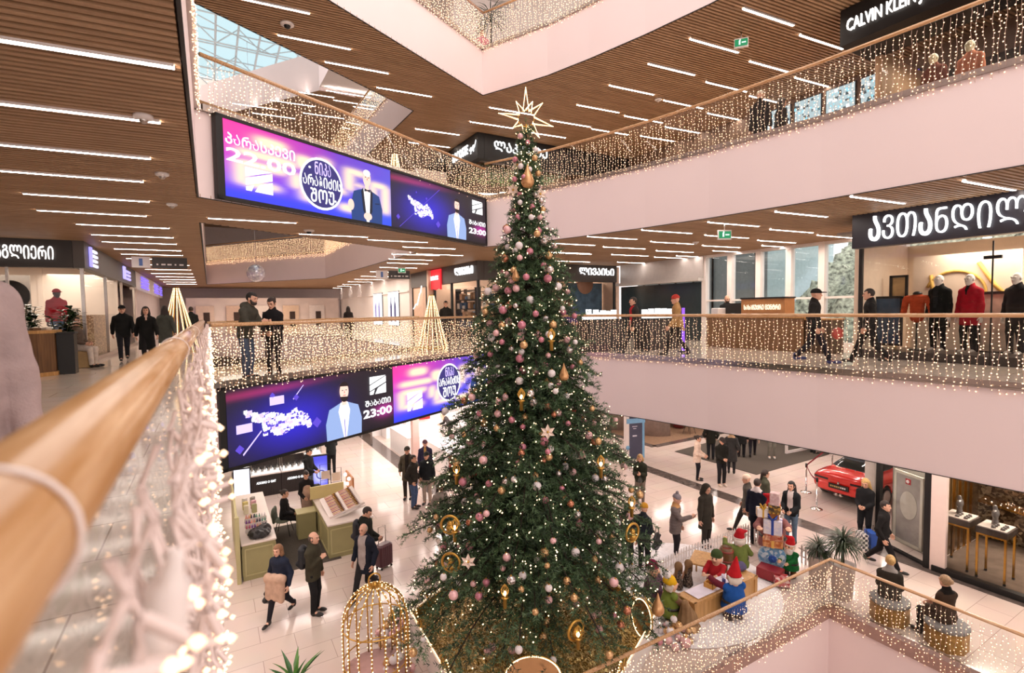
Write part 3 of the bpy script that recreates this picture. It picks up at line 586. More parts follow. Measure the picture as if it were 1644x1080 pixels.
# ================================================================ soft bodies: rounded forms blended into one skin (people, clothes, figures)
def blend(prims, vox, post=None, kdef=.03):
    """prims: ('c',p0,p1,r0,r1[,flat dir,flat factor]) tapered limb / ('e',centre,radii[,R]) ellipsoid; optional dict k (blend), sub"""
    bb = []
    for p in prims:
        if p[0] == 'c': r = max(p[3], p[4]); bb += [np.minimum(p[1], p[2])-r, np.maximum(p[1], p[2])+r]
        else: r = max(p[2]); bb += [np.array(p[1])-r, np.array(p[1])+r]
    bb = np.array(bb); lo = bb.min(0)-vox*3; hi = bb.max(0)+vox*3; n = np.ceil((hi-lo)/vox).astype(int)+1
    D = np.full(n, 9., np.float32); ax = [lo[i]+np.arange(n[i])*vox for i in range(3)]
    for p in prims:
        o = p[-1] if isinstance(p[-1], dict) else {}; k = o.get('k', kdef); sub = o.get('sub', False); mg = k+vox*3
        if p[0] == 'c': r = max(p[3], p[4]); a, b = np.minimum(p[1], p[2])-r-mg, np.maximum(p[1], p[2])+r+mg
        else: r = max(p[2]); a, b = np.array(p[1])-r-mg, np.array(p[1])+r+mg
        i0 = np.maximum(((a-lo)/vox).astype(int), 0); i1 = np.minimum(((b-lo)/vox).astype(int)+2, n)
        if (i1 <= i0).any(): continue
        sl = tuple(slice(i0[i], i1[i]) for i in range(3)); X = np.stack(np.meshgrid(*[ax[i][sl[i]] for i in range(3)], indexing='ij'), -1)
        if p[0] == 'c':
            A, B = np.array(p[1], float), np.array(p[2], float); BA = B-A; Q = X-A; L2 = BA@BA
            if 'flat' in o:
                f = np.array(o['flat'][0], float); s = o['flat'][1]; c0 = Q@f; ca = (BA@f); t = np.clip((Q@BA)/max(L2, 1e-9), 0, 1); off = c0-t*ca
                dv = Q-t[..., None]*BA+(off*(1/s-1))[..., None]*f; d = (np.sqrt((dv**2).sum(-1))-(p[3]+(p[4]-p[3])*t))*np.where(np.abs(off)*1/s > .5*np.sqrt((dv**2).sum(-1)), (1+s)/2, 1)
            else:
                t = np.clip((Q@BA)/max(L2, 1e-9), 0, 1); d = np.sqrt(((Q-t[..., None]*BA)**2).sum(-1))-(p[3]+(p[4]-p[3])*t)
        else:
            Q = X-np.array(p[1], float)
            if 'R' in o: Q = Q@np.array(o['R'])
            rr = np.array(p[2], float); k0 = np.sqrt(((Q/rr)**2).sum(-1)); k1 = np.sqrt(((Q/rr**2)**2).sum(-1)); d = k0*(k0-1)/np.maximum(k1, 1e-6)
        if sub:
            h = np.clip(.5-.5*(D[sl]+d)/max(k, 1e-4), 0, 1); D[sl] = D[sl]*(1-h)-d*h+k*h*(1-h)
        else:
            h = np.clip(.5+.5*(d-D[sl])/max(k, 1e-4), 0, 1); D[sl] = d*(1-h)+D[sl]*h-k*h*(1-h)
    if post is not None:
        X = np.stack(np.meshgrid(*ax, indexing='ij'), -1); D = post(D, X)
    return nets(D, lo, vox)
def nets(D, lo, vox):
    D[0], D[-1] = 9, 9; D[:, 0], D[:, -1] = 9, 9; D[:, :, 0], D[:, :, -1] = 9, 9
    I = D < 0; c = [I[a:D.shape[0]-1+a, b:D.shape[1]-1+b, e:D.shape[2]-1+e] for a in (0, 1) for b in (0, 1) for e in (0, 1)]
    s = sum(x.astype(np.int8) for x in c); M = (s > 0) & (s < 8); idx = np.argwhere(M); N = len(idx)
    if N == 0: return np.zeros((0, 3)), np.zeros((0, 4), int)
    num = np.full(M.shape, -1, np.int32); num[M] = np.arange(N)
    acc = np.zeros((N, 3)); cnt = np.zeros(N)
    cor = np.array([(a, b, e) for a in (0, 1) for b in (0, 1) for e in (0, 1)])
    val = np.stack([D[idx[:, 0]+q[0], idx[:, 1]+q[1], idx[:, 2]+q[2]] for q in cor], 1)
    for i in range(8):
        for j in range(i+1, 8):
            if np.abs(cor[i]-cor[j]).sum() != 1: continue
            m = (val[:, i] < 0) != (val[:, j] < 0); t = val[m, i]/(val[m, i]-val[m, j]); acc[m] += cor[i]+(cor[j]-cor[i])*t[:, None]; cnt[m] += 1
    V = lo+(idx+acc/cnt[:, None])*vox; F = []
    for axn in range(3):
        o = [i for i in range(3) if i != axn]; sl0 = [slice(None)]*3; sl1 = [slice(None)]*3; sl0[axn] = slice(0, -1); sl1[axn] = slice(1, None)
        A, B = I[tuple(sl0)], I[tuple(sl1)]; e = np.argwhere(A != B)
        e = e[(e[:, o[0]] > 0) & (e[:, o[1]] > 0) & (e[:, o[0]] < D.shape[o[0]]-1) & (e[:, o[1]] < D.shape[o[1]]-1)]
        u = np.zeros(3, int); u[o[0]] = 1; w = np.zeros(3, int); w[o[1]] = 1
        g = lambda q: num[q[:, 0], q[:, 1], q[:, 2]]
        q4 = np.stack([g(e-u-w), g(e-w), g(e), g(e-u)], 1); inside = A[e[:, 0], e[:, 1], e[:, 2]]
        flip = inside if axn != 1 else ~inside
        q4[~flip] = q4[~flip][:, ::-1]; F.append(q4)
    F = np.concatenate(F); return V, F[(F >= 0).all(1)]
def V3(*a): return np.array(a, float)
def rotx(a): return np.array([[1, 0, 0], [0, cos(a), -sin(a)], [0, sin(a), cos(a)]])
def roty(a): return np.array([[cos(a), 0, sin(a)], [0, 1, 0], [-sin(a), 0, cos(a)]])
def rotz(a): return np.array([[cos(a), -sin(a), 0], [sin(a), cos(a), 0], [0, 0, 1]])
def ik(a, c, l1, l2, pole):
    d = c-a; L = np.linalg.norm(d)
    if L > (l1+l2)*.999: c = a+d/L*(l1+l2)*.999; d = c-a; L = np.linalg.norm(d)
    d /= L; x = (l1*l1-l2*l2+L*L)/(2*L); h = sqrt(max(l1*l1-x*x, 0)); p = pole-d*(pole@d); p /= np.linalg.norm(p)+1e-9
    return a+d*x+p*h, c
_cache = {}
def head_mesh(fem):                          # face looks along +y, origin at the centre of the skull
    if ('h', fem) in _cache: return _cache['h', fem]
    j = .94 if fem else 1.
    P = [('e', (0, -.012, .02), (.076, .095, .098)), ('e', (0, .025, -.035), (.06*j, .066, .08), {'k': .03}), ('c', V3(0, .05, -.088), V3(0, .062, -.09), .03*j, .026*j, {'k': .03}),
         ('c', V3(0, -.02, -.06), V3(0, -.035, -.19), .053*j, .056*j, {'k': .03}),
         ('c', V3(0, .088, .012), V3(0, .104, -.022), .009, .0145, {'k': .012}), ('c', V3(-.013, .092, -.026), V3(.013, .092, -.026), .010, .010, {'k': .008}),
         ('c', V3(-.042, .079, .03), V3(.042, .079, .03), .012, .012, {'k': .02}), ('e', (-.033, .097, .008), (.02, .016, .012), {'k': .012, 'sub': True}), ('e', (.033, .097, .008), (.02, .016, .012), {'k': .012, 'sub': True}),
         ('e', (-.033, .079, .008), (.014, .012, .011), {'k': .003}), ('e', (.033, .079, .008), (.014, .012, .011), {'k': .003}),
         ('c', V3(-.018, .083, -.054), V3(.018, .083, -.054), .0085, .0085, {'k': .006}), ('c', V3(-.015, .081, -.064), V3(.015, .081, -.064), .009, .009, {'k': .006}),
         ('e', (-.079, -.008, -.005), (.012, .022, .033), {'k': .008}), ('e', (.079, -.008, -.005), (.012, .022, .033), {'k': .008})]
    V, F = blend(P, .0072, kdef=.02); C = V[F].mean(1); mi = np.zeros(len(F), int)
    for s in (-1, 1):
        mi[(((C-V3(s*.033, .088, .008))/V3(.014, .02, .007))**2).sum(1) < 1] = 1
        mi[(((C-V3(s*.034, .086, .033))/V3(.022, .02, .0055))**2).sum(1) < 1] = 2
    mi[(((C-V3(0, .09, -.059))/V3(.024, .02, .0105))**2).sum(1) < 1] = 3
    _cache['h', fem] = (V, F, mi); return _cache['h', fem]
def hand_mesh(curl):                         # right hand: fingers along -z, palm facing -x, thumb forward (+y)
    if ('n', curl) in _cache: return _cache['n', curl]
    P = [('c', V3(0, -.012, -.02), V3(0, -.02, -.085), .027, .024, {'flat': ((1, 0, 0), .55)}), ('c', V3(0, .014, -.02), V3(0, .022, -.085), .027, .022, {'flat': ((1, 0, 0), .55)}), ('c', V3(0, 0, .03), V3(0, 0, -.02), .026, .026, {'flat': ((1, 0, 0), .75)})]
    for y, L in ((.034, .070), (.012, .079), (-.011, .073), (-.032, .058)):
        p = V3(0, y*.95, -.085); a = .12+curl*.35
        for k, f in enumerate((.42, .32, .26)):
            q = p+V3(-sin(a), (y*.12), -cos(a))*L*f; P.append(('c', p, q, .0098-.001*k, .0092-.001*k, {'k': .005})); p = q; a += .2+curl*.75
    P += [('c', V3(-.006, .03, -.03), V3(-.022, .058, -.058), .014, .011, {'k': .012}), ('c', V3(-.022, .058, -.058), V3(-.03-.02*curl, .064-.02*curl, -.09), .0105, .009, {'k': .006})]
    _cache['n', curl] = blend(P, .0075, kdef=.012); return _cache['n', curl]
def hair_mesh(st):
    if ('r', st) in _cache: return _cache['r', st]
    up = {'k': .02}
    if st == 'short': P = [('e', (0, -.016, .03), (.086, .105, .103))]
    elif st == 'balding': P = [('e', (0, -.02, .0), (.086, .1, .095))]
    elif st == 'long': P = [('e', (0, -.016, .028), (.09, .108, .106)), ('c', V3(.05, -.06, 0), V3(.075, -.055, -.24), .05, .05), ('c', V3(-.05, -.06, 0), V3(-.075, -.055, -.24), .05, .05), ('c', V3(0, -.075, 0), V3(0, -.085, -.3), .07, .07, {'flat': ((0, 1, 0), .6)})]
    elif st == 'bob': P = [('e', (0, -.016, .028), (.092, .108, .106)), ('c', V3(.06, -.04, 0), V3(.07, -.03, -.10), .045, .05), ('c', V3(-.06, -.04, 0), V3(-.07, -.03, -.10), .045, .05), ('c', V3(0, -.07, 0), V3(0, -.07, -.1), .075, .07)]
    elif st == 'bun': P = [('e', (0, -.018, .03), (.087, .106, .104)), ('e', (0, -.13, .05), (.05, .045, .05))]
    elif st == 'ponytail': P = [('e', (0, -.018, .03), (.087, .106, .104)), ('c', V3(0, -.11, .03), V3(0, -.14, -.16), .035, .022)]
    elif st in ('beanie', 'pompom'): P = [('e', (0, -.012, .045), (.097, .113, .108))]+([('e', (0, -.02, .175), (.042, .042, .042))] if st == 'pompom' else [])
    elif st == 'cap': P = [('e', (0, -.012, .04), (.094, .112, .098)), ('e', (0, .13, .052), (.062, .075, .012), {'k': .01})]
    elif st == 'hood': P = [('e', (0, -.025, .005), (.115, .125, .135)), ('c', V3(0, -.05, -.08), V3(0, -.04, -.16), .10, .11)]
    def post(D, X):
        x, y, z = X[..., 0], X[..., 1], X[..., 2]
        if st in ('beanie', 'pompom', 'cap'): return np.maximum(D, .022-z+np.where(y < -.02, .02, 0)) if st != 'cap' else np.maximum(D, .03-z)
        if st == 'hood': return np.maximum(D, -np.maximum(((x/.082)**2+((z+.01)/.108)**2-1)*.05, .02-y))
        face = np.maximum(y-.005-.0*z, np.abs(x)-.2)
        if st == 'balding': return np.maximum(np.maximum(D, z-.045), np.maximum(y-.02, -.07-z))
        cut = np.minimum(.052-z, 99)+np.abs(x)*.35; D2 = np.maximum(D, np.minimum(cut, y-.02)) if st == 'short' else np.maximum(D, np.minimum(.06-z+np.abs(x)*.2, y-.035))
        return np.maximum(D2, -.075-z) if st in ('short', 'bun', 'ponytail') and True and st == 'short' else D2
    _cache['r', st] = blend(P, .0095, post, .02); return _cache['r', st]
SKIN = {}
def skin(h='#d9a68c'):
    if h not in SKIN: SKIN[h] = [mat('skin_'+h[1:], h, .55, 0, .05, 20.), mat('eye_dark', '#2a1d18', .2, 0, 0), mat('brow_'+h[1:], '#4a3020', .8, 0, 0), mat('lips_'+h[1:], '#b56a62', .5, 0, 0)]
    return SKIN[h]
POSES = {'stand': dict(hl=(-.25, .04, .80), hr=(.25, .04, .80)), 'walk': dict(hl=(-.26, .24, .86), hr=(.26, -.2, .84), fl=(-.08, -.30, .12), fr=(.08, .30, .075)),
         'stride': dict(hl=(-.27, .1, .84), hr=(.27, .06, .84), fl=(-.08, -.36, .15), fr=(.08, .34, .075)), 'phone': dict(hl=(-.06, .27, 1.16), hr=(.06, .28, 1.17), hp=.35),
         'phonelow': dict(hl=(-.07, .27, 1.02), hr=(.07, .28, 1.03), hp=.4), 'phoneout': dict(hl=(-.2, .1, .86), hr=(.06, .42, 1.24), hp=.15), 'pocket': dict(hl=(-.24, .10, .93), hr=(.24, .10, .93)),
         'hold': dict(hl=(-.1, .27, .98), hr=(.12, .26, .98)), 'lean': dict(hl=(-.12, .42, 1.14), hr=(.12, .42, 1.14), lean=.42, hp=.2), 'hip': dict(hl=(-.27, .02, .98), hr=(.25, .05, .8)),
         'sit': dict(hl=(-.10, .30, .66), hr=(.10, .30, .66), sit=.48), 'camera': dict(hl=(-.07, .26, 1.40), hr=(.07, .27, 1.41)), 'chest': dict(hl=(-.25, .05, .82), hr=(.06, .2, 1.22)), 'bend': dict(hl=(-.2, .5, 1.0), hr=(.2, .5, 1.0), lean=.6, hp=-.1)}
def person(label, pos, head_to, H=1.72, pose='stand', top='#2b2b2e', kind='jacket', hem=None, legs='#26262b', shoes='#1d1a19', hair='short', hairc='#2a1d16', fem=False, hat=None, sk='#d9a68c',
           front=None, puff=False, collar=None, hood=False, lean=None, hp=None, hy=0., group=None, cat='person', beard=None, bare=False, name='person', vox=None, wide=1., over=None, headless=False):
    """head_to: world direction (x, y) the figure faces"""
    p = dict(POSES[pose]); s = H/1.75; lean = p.get('lean', .03) if lean is None else lean; hp = p.get('hp', .05) if hp is None else hp; sit = p.get('sit')
    depth = (Vector(pos)-Vector((0, 0, CZ))).length; vx = vox or max(.012, min(.022, depth*.0011))
    t = thing(name, label, cat, pos, atan2(-head_to[0], head_to[1]), group)
    fl, fr = V3(*p.get('fl', (-.095, 0, .075))), V3(*p.get('fr', (.095, .03, .075)))
    hipz = .93
    if sit: hipz = sit+.09; fl, fr = V3(-.11, .42, .075), V3(.11, .46, .075)
    if pose in ('walk', 'stride'): hipz = .895
    hl, hr = V3(-.09, 0, hipz), V3(.09, 0, hipz); kp = V3(0, 1, .15 if not sit else 1)
    knl, anl = ik(hl, fl, .43, .43, kp); knr, anr = ik(hr, fr, .43, .43, kp)
    R = rotx(-lean); o = V3(0, 0, hipz); T = lambda x, y, z: o+R@V3(x, y, z-.93)
    w = (.165 if fem else .185)*wide; shl, shr = T(-w*.96, -.01, 1.362), T(w*.96, -.01, 1.362)
    dz = hipz-.93; hlT, hrT = V3(*p['hl'])+V3(0, 0, 0 if not sit else 0), V3(*p['hr'])
    pole = V3(0, -.9, -.45); ell, wl = ik(shl, hlT, .285, .255, pole+V3(-.5, 0, 0)); elr, wr = ik(shr, hrT, .285, .255, pole+V3(.5, 0, 0))
    neck = T(0, -.01, 1.47); hc = T(0, .025, 1.625); fw = R@V3(0, 1, 0); FL = {'flat': (tuple(fw), .66), 'k': .05}
    q = .9 if fem else 1.
    body = [('c', T(0, 0, .97), T(0, 0, 1.10), .155, .135*q, FL), ('c', T(0, 0, 1.10), T(0, .005, 1.31), .135*q, .16*q*wide, FL), ('c', T(-w*.5, 0, 1.35), T(w*.5, 0, 1.35), .08, .08, {'k': .05}), ('c', shl, shr, .05, .05, {'k': .04}), ('c', neck, hc-R@V3(0, .03, .06), .055, .05, {'k': .03}),
            ('e', hc+V3(0, 0, .0), (.06, .07, .07), {'k': .02})]
    for a, k, n in ((hl, knl, anl), (hr, knr, anr)): body += [('c', a, k, .082, .056, {'k': .04}), ('c', k, n, .056, .036, {'k': .03}), ('c', n, n+V3(0, .13, -.03), .036, .028, {'k': .03})]
    for a, k, n in ((shl, ell, wl), (shr, elr, wr)): body += [('c', a, k, .048, .038, {'k': .03}), ('c', k, n, .038, .026, {'k': .02})]
    Vb, Fb = blend(body, max(vx, .016)); Vs, Fs, Ms = [Vb], [Fb], [np.zeros(len(Fb), int)]; nv = len(Vb)
    Rh = rotz(hy)@R@rotx(lean)@rotx(-hp); Rh = rotz(hy)@rotx(-hp)
    hV, hF, hM = head_mesh(fem); hs = 1.03; headv = (hV*hs)@Rh.T+hc
    Vs.append(headv); Fs.append(hF+nv); Ms.append(hM); nv += len(hV)
    curl = .35 if pose in ('stand', 'walk', 'stride', 'pocket', 'hip') else 1.0
    for sx, e, n in ((-1, ell, wl), (1, elr, wr)):
        Vh, Fh = hand_mesh(curl); dirn = n-e; dirn /= np.linalg.norm(dirn); zax = -dirn
        inn = V3(-sx, 0, 0) if dirn[2] < -.6 else V3(-sx*.55, .2, -.0); xax = -inn+zax*(inn@zax); xax /= np.linalg.norm(xax); yax = np.cross(zax, xax)
        M = np.stack([xax*1, yax, zax], 1); VV = Vh.copy()
        if sx > 0: pass
        if yax[1]*1 < -.1 and yax[2] < .2: VV[:, 1] *= -1; Fh = Fh[:, ::-1]
        Vs.append(VV@M.T+n-zax*.012); Fs.append(Fh+nv); Ms.append(np.zeros(len(Fh), int)); nv += len(VV)
    np_obj('body', np.vstack(Vs)*s, np.vstack(Fs), skin(sk) if not bare else [bare], t, np.concatenate(Ms) if not bare else None, True)
    # trousers
    if legs:
        tr = [('c', T(0, 0, 1.0), T(0, 0, .96), .165 if not fem else .16, .17, FL)]
        for a, k, n in ((hl, knl, anl), (hr, knr, anr)): tr += [('c', a, k, .096, .072, {'k': .035}), ('c', k, n+V3(0, 0, .02), .070, .056 if not fem else .046, {'k': .02})]
        V, F = blend(tr, vx); np_obj('trousers', V*s, F, [cloth(legs)], t, None, True)
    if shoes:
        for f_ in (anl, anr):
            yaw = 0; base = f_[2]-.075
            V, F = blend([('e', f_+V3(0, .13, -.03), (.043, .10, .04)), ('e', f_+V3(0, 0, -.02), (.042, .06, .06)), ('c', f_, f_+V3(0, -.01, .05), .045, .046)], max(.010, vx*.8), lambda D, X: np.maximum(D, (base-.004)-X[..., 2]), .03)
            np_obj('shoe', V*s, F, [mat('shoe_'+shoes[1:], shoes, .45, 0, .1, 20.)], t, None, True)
    # upper garment
    if kind:
        hz = hem if hem is not None else {'jacket': .82, 'coat': .52, 'sweater': .88, 'suit': .80, 'vest': .84}[kind]; th = .022 if kind == 'sweater' else .034; th += .022 if puff else 0
        q2 = .93 if fem else 1.
        g = [('c', T(0, 0, 1.0), T(0, 0, 1.12), .165+th*.5, .15*q2+th*.6, FL), ('c', T(0, 0, 1.12), T(0, .005, 1.31), .15*q2+th*.6, .168*q2*wide+th*.5, FL), ('c', T(-w*.42, -.005, 1.365), T(w*.42, -.005, 1.365), .082+th*.3, .082+th*.3, {'k': .06}), ('c', shl, shr, .054+th*.3, .054+th*.3, {'k': .05}), ('c', T(-.04, -.02, 1.43), T(.04, -.02, 1.43), .066, .066, {'k': .06})]
        low = T(0, 0, .97)
        if sit:
            for a, k in ((hl, knl), (hr, knr)):
                if hz < .8: g.append(('c', a, a+(k-a)*.75, .11, .095, {'k': .05}))
            g.append(('c', T(0, 0, 1.0), T(0, 0, .93), .175+th*.4, .175+th*.4, FL))
        else:
            g.append(('c', T(0, 0, 1.0), V3(0, low[1]*.3, max(hz-.06, .2)), .17+th*.4, .165+th*.5+max(0, .85-hz)*.10, {'flat': ((0, 1, 0), .74), 'k': .05}))
        if kind != 'vest':
            for a, k, n in ((shl, ell, wl), (shr, elr, wr)): g += [('c', a, k, .052+th*.38, .050+th*.40, {'k': .04}), ('c', k, n-(n-k)*.06, .052+th*.42, .042+th*.25, {'k': .02})]
        if kind in ('jacket', 'coat') or collar: g.append(('c', T(0, -.02, 1.46), T(0, -.015, 1.50), .082, .078, {'k': .02}))
        if hood: g += [('e', tuple(T(0, -.095, 1.45)), (.13, .075, .09), {'k': .03})]
        def post(D, X, hz=hz):
            if puff: D = D+.010*np.abs(np.sin(X[..., 2]*pi/.075))-.004
            else: D = D+.004*np.sin(X[..., 2]*31+X[..., 0]*17)*np.cos(X[..., 1]*23+X[..., 2]*9)
            if not sit: D = np.maximum(D, np.where(np.abs(X[..., 0]) < .215, hz-X[..., 2], -1) if kind != 'coat' else np.where(np.sqrt(X[..., 0]**2+X[..., 1]**2) < .34, np.minimum(hz-X[..., 2], np.where((np.abs(X[..., 0]) > .2) & (X[..., 2] > .6), -1, 9)), -1))
            return D
        V, F = blend(g, vx, post); C = V[F].mean(1); mi = np.zeros(len(F), int); mats = [cloth(top)]
        if front or collar:
            mats += [cloth(front[0] if front else top), cloth(collar or top)]; L = (C-o)@R
            if front: mi[(L[:, 1] > .02) & (np.abs(L[:, 0]) < front[1]*np.clip((L[:, 2]+.93-front[2])/.3+.45, .45, 1)) & (L[:, 2]+.93 > front[2]) & (L[:, 2]+.93 < 1.5) & (np.linalg.norm(C-wl, axis=1) > .16) & (np.linalg.norm(C-wr, axis=1) > .16)] = 1
            if collar: mi[(L[:, 2]+.93 > 1.425) & (np.abs(L[:, 0]) < .135)] = 2
        np_obj({'jacket': 'jacket', 'coat': 'coat', 'sweater': 'sweater', 'suit': 'suit_jacket', 'vest': 'vest'}[kind], V*s, F, mats, t, mi, True)
        if over:                                  # apron or skirt panel
            V, F = blend([('c', T(0, .10, 1.22), T(0, .10, 1.0), .12, .17, {'flat': (tuple(fw), .35)}), ('c', T(0, .09, 1.0), T(0, .10, .62) if not sit else T(0, .2, .95), .17, .18, {'flat': ((0, 1, 0), .4)})], vx, None, .04); np_obj('apron', V*s, F, [cloth(over)], t, None, True)
    for st, col, nm in ((hair, hairc, 'hair'), (hat[0] if hat else None, hat[1] if hat else None, 'hat')):
        if not st: continue
        if hat and nm == 'hair' and st in ('short', 'bun', 'balding'): continue
        V, F = hair_mesh(st); np_obj('hood' if st == 'hood' else nm, ((V*hs)@Rh.T+hc)*s, F, [cloth(col) if nm == 'hat' else mat('hair_'+col[1:], col, .6, 0, .25, 40., .4, 200.)], t, None, True)
    if beard:
        V, F = blend([('e', (0, .055, -.075), (.058, .045, .045)), ('c', V3(-.06, .02, -.02), V3(-.04, .05, -.08), .02, .03), ('c', V3(.06, .02, -.02), V3(.04, .05, -.08), .02, .03)], .009, None, .02); np_obj('beard', ((V*hs)@Rh.T+hc)*s, F, [mat('hair_'+beard[1:], beard, .6, 0, .25, 40., .4, 200.)], t, None, True)
    t['_hands'] = None; del t['_hands']
    Mw = Matrix.Translation(pos)@Matrix.Rotation(atan2(-head_to[0], head_to[1]), 4, 'Z')
    t_info = dict(obj=t, hl=Mw@Vector((wl+(wl-ell)/np.linalg.norm(wl-ell)*.08)*s), hr=Mw@Vector((wr+(wr-elr)/np.linalg.norm(wr-elr)*.08)*s), M=Mw, back=Mw@Vector(T(0, -.2, 1.2)*s), fwd=Vector((head_to[0], head_to[1], 0)).normalized(), s=s)
    return t_info
def facing(pos, ang):                        # 0 = towards the camera, 90 = to the right in the photo, 180 = away, -90 = left
    d = Vector((-pos[0], -pos[1], 0)).normalized(); a = radians(ang); return (d.x*cos(a)-d.y*sin(a), d.x*sin(a)+d.y*cos(a))
def put_person(label, px, py, z, ang, **kw):
    p = at(px, py, z); p.z = z; return person(label, p, facing(p, ang), **kw)
def phone(label, I, which='hr'):
    t = MB(); t.box((0, 0, 0), (.075, .012, .15), bev=.004); o = t.build('phone', BLACK, loc=I[which]+I['fwd']*.02); o.rotation_euler = (radians(-35), 0, atan2(-I['fwd'].x, I['fwd'].y)); return tag(o, label, 'phone')
def handbag(label, pos, rz, col, w=.34, h=.24, d=.13, strap=.3, name='handbag'):
    t = thing(name, label, 'bag', pos, rz)
    V, F = blend([('c', V3(-w/2+.05, 0, .06), V3(w/2-.05, 0, .06), .06, .06), ('c', V3(-w/2+.06, 0, h-.04), V3(w/2-.06, 0, h-.04), .035, .035), ('c', V3(0, 0, .06), V3(0, 0, h-.04), w*.35, w*.3, {'flat': ((0, 1, 0), d/w)})], .014, None, .05)
    np_obj('body', V, F, [mat('leather_'+col[1:], col, .4, 0, .1, 20.)], t, None, True)
    m = MB(); m.tube([(-w*.3+w*.6*k/10, 0, h-.03+strap*sin(pi*k/10)) for k in range(11)], .008, 6); m.build('strap', mat('leather_'+col[1:], col, .4), t); return t
# ================================================================ the Christmas tree
TX, TY = 5.2, 8.23
TDIR = Vector((-TX, -TY, 0)).normalized()                 # towards the camera
PROF = np.array([(-4.6, 2.35), (-4.2, 2.45), (-3.6, 2.2), (-3.0, 2.1), (-2.35, 1.88), (-1.85, 1.72), (-1.1, 1.48), (-.15, 1.22), (.6, 1.02), (1.3, .84), (1.9, .69), (2.5, .50), (3.0, .34), (3.8, .22), (4.6, .07), (4.9, .02)])
trad = lambda z: float(np.interp(z, PROF[:, 0], PROF[:, 1]))
TREE = thing('christmas_tree', 'tall dark green Christmas tree covered in baubles and lights', 'Christmas tree', (TX, TY, Z0))
m = MB(); m.tube([(0, 0, 0), (0.02, 0, 2), (0, 0.02, 5), (0, 0, 9.6)], [.17, .14, .09, .015], 10); m.build('trunk', mat('bark', '#2a1a12', .9, 0, .3, 12., .6, 30.), TREE)
rs = np.random.default_rng(11); TW = []; BRS = []; TIPS = []
z = -4.0; tier = 0
while z < 4.75:
    r = trad(z); nb = int(6+r*8.5) if z > -3.35 else 9; off = rs.uniform(0, 6.28)
    for b in range(nb):
        a = off+2*pi*b/nb+rs.normal()*.12; L = r*rs.uniform(.74, 1.16); zz = z+rs.normal()*.05
        d = np.array([cos(a), sin(a), 0.]); droop = .16*r if z > -3.35 else .24*r
        pts = []
        for k in range(9):
            t = k/8; pts.append(np.array([0, 0, zz+.10*r])+d*L*t+np.array([0, 0, .16*r*sin(t*2.0)-droop*t*t*1.35]))
        for k in range(8): BRS.append((pts[k], pts[k+1]))
        TIPS += [(pts[k]*.5+pts[k+1]*.5 if k < 8 else pts[8], z, a) for k in (5, 6, 7, 8)]
        nt = int(7+L*18) if z > -3.35 else int(L*40)
        for i in range(nt):
            t = .12+.88*(i+rs.uniform(0, 1))/nt; f = t*8; k = min(int(f), 7); p = pts[k]+(pts[k+1]-pts[k])*(f-k); ax = pts[k+1]-pts[k]; ax /= np.linalg.norm(ax)
            side = np.cross(ax, [0, 0, 1]); side /= np.linalg.norm(side)+1e-6; sg = 1 if i % 2 else -1
            l = ((.13 if z > -3.35 else .26)+.30*min(1., r/1.3)*(1-t*.45))*rs.uniform(.6, 1.05); dr = ax*.75+side*sg*rs.uniform(.5, 1.0)+np.array([0, 0, rs.uniform(-.55, .6)]); dr /= np.linalg.norm(dr)
            TW.append((p, p+dr*l))
            if rs.random() < .5: q = p+dr*l*.5; d2 = dr+side*rs.uniform(-.8, .8)+np.array([0, 0, rs.uniform(-.5, .2)]); d2 /= np.linalg.norm(d2); TW.append((q, q+d2*l*.6))
        TW.append((pts[7], pts[8]+(pts[8]-pts[7])*.6))
    z += .13+.065*min(r, 1.7); tier += 1
TW.append((np.array([0, 0, 4.4]), np.array([0, 0, 4.95])))
TWE = np.array([t[1] for t in TW]); TWE = TWE[np.hypot(TWE[:, 0], TWE[:, 1]) > .8*np.interp(TWE[:, 2], PROF[:, 0], PROF[:, 1])]
P = np.array([t[0] for t in TW]); Q = np.array([t[1] for t in TW]); Ln = np.linalg.norm(Q-P, axis=1); cnt = np.maximum((Ln/.0135).astype(int), 5)
idx = np.repeat(np.arange(len(TW)), cnt); T_ = rs.uniform(0, 1, len(idx)); base = P[idx]+(Q-P)[idx]*T_[:, None]; ax = ((Q-P)/Ln[:, None])[idx]
rd = rs.normal(size=(len(idx), 3)); rd -= ax*(rd*ax).sum(1)[:, None]; rd /= np.linalg.norm(rd, axis=1)[:, None]; nd = ax*.75+rd; nd /= np.linalg.norm(nd, axis=1)[:, None]
nl = rs.uniform(.05, .085, len(idx)); wv = np.cross(nd, rs.normal(size=(len(idx), 3))); wv /= np.linalg.norm(wv, axis=1)[:, None]
V = np.stack([base-wv*.0075, base+wv*.0075, base+nd*nl[:, None]], 1).reshape(-1, 3); Fc = np.arange(len(V)).reshape(-1, 3)
NEED = [mat('needle_green', '#405a36', .55, 0, .35, 5.), mat('needle_blue_green', '#5f7a56', .5, 0, .3, 6.), mat('needle_deep_green', '#253a24', .6, 0, .3, 5.)]
mi = rs.choice(3, len(TW), p=[.45, .25, .3])[idx]
V[:, 2] -= Z0
np_obj('needles', V, Fc, NEED, TREE, mi)
Wv, Wf = wires_arr(BRS, .012); Wv[:, 2] -= Z0; np_obj('branches', Wv, Wf, [MT['bark']], TREE)
def on_tree(z, a, k=1.0):                                    # a: angle from the camera side, positive to the right in the photo
    r = trad(z)*k; d = TDIR*cos(a)+Vector((-TDIR.y, TDIR.x, 0))*sin(a); return Vector((TX+d.x*r, TY+d.y*r, z-.10*trad(z)))
def side_word(a): return 'left' if a < -.45 else 'right' if a > .45 else 'front'
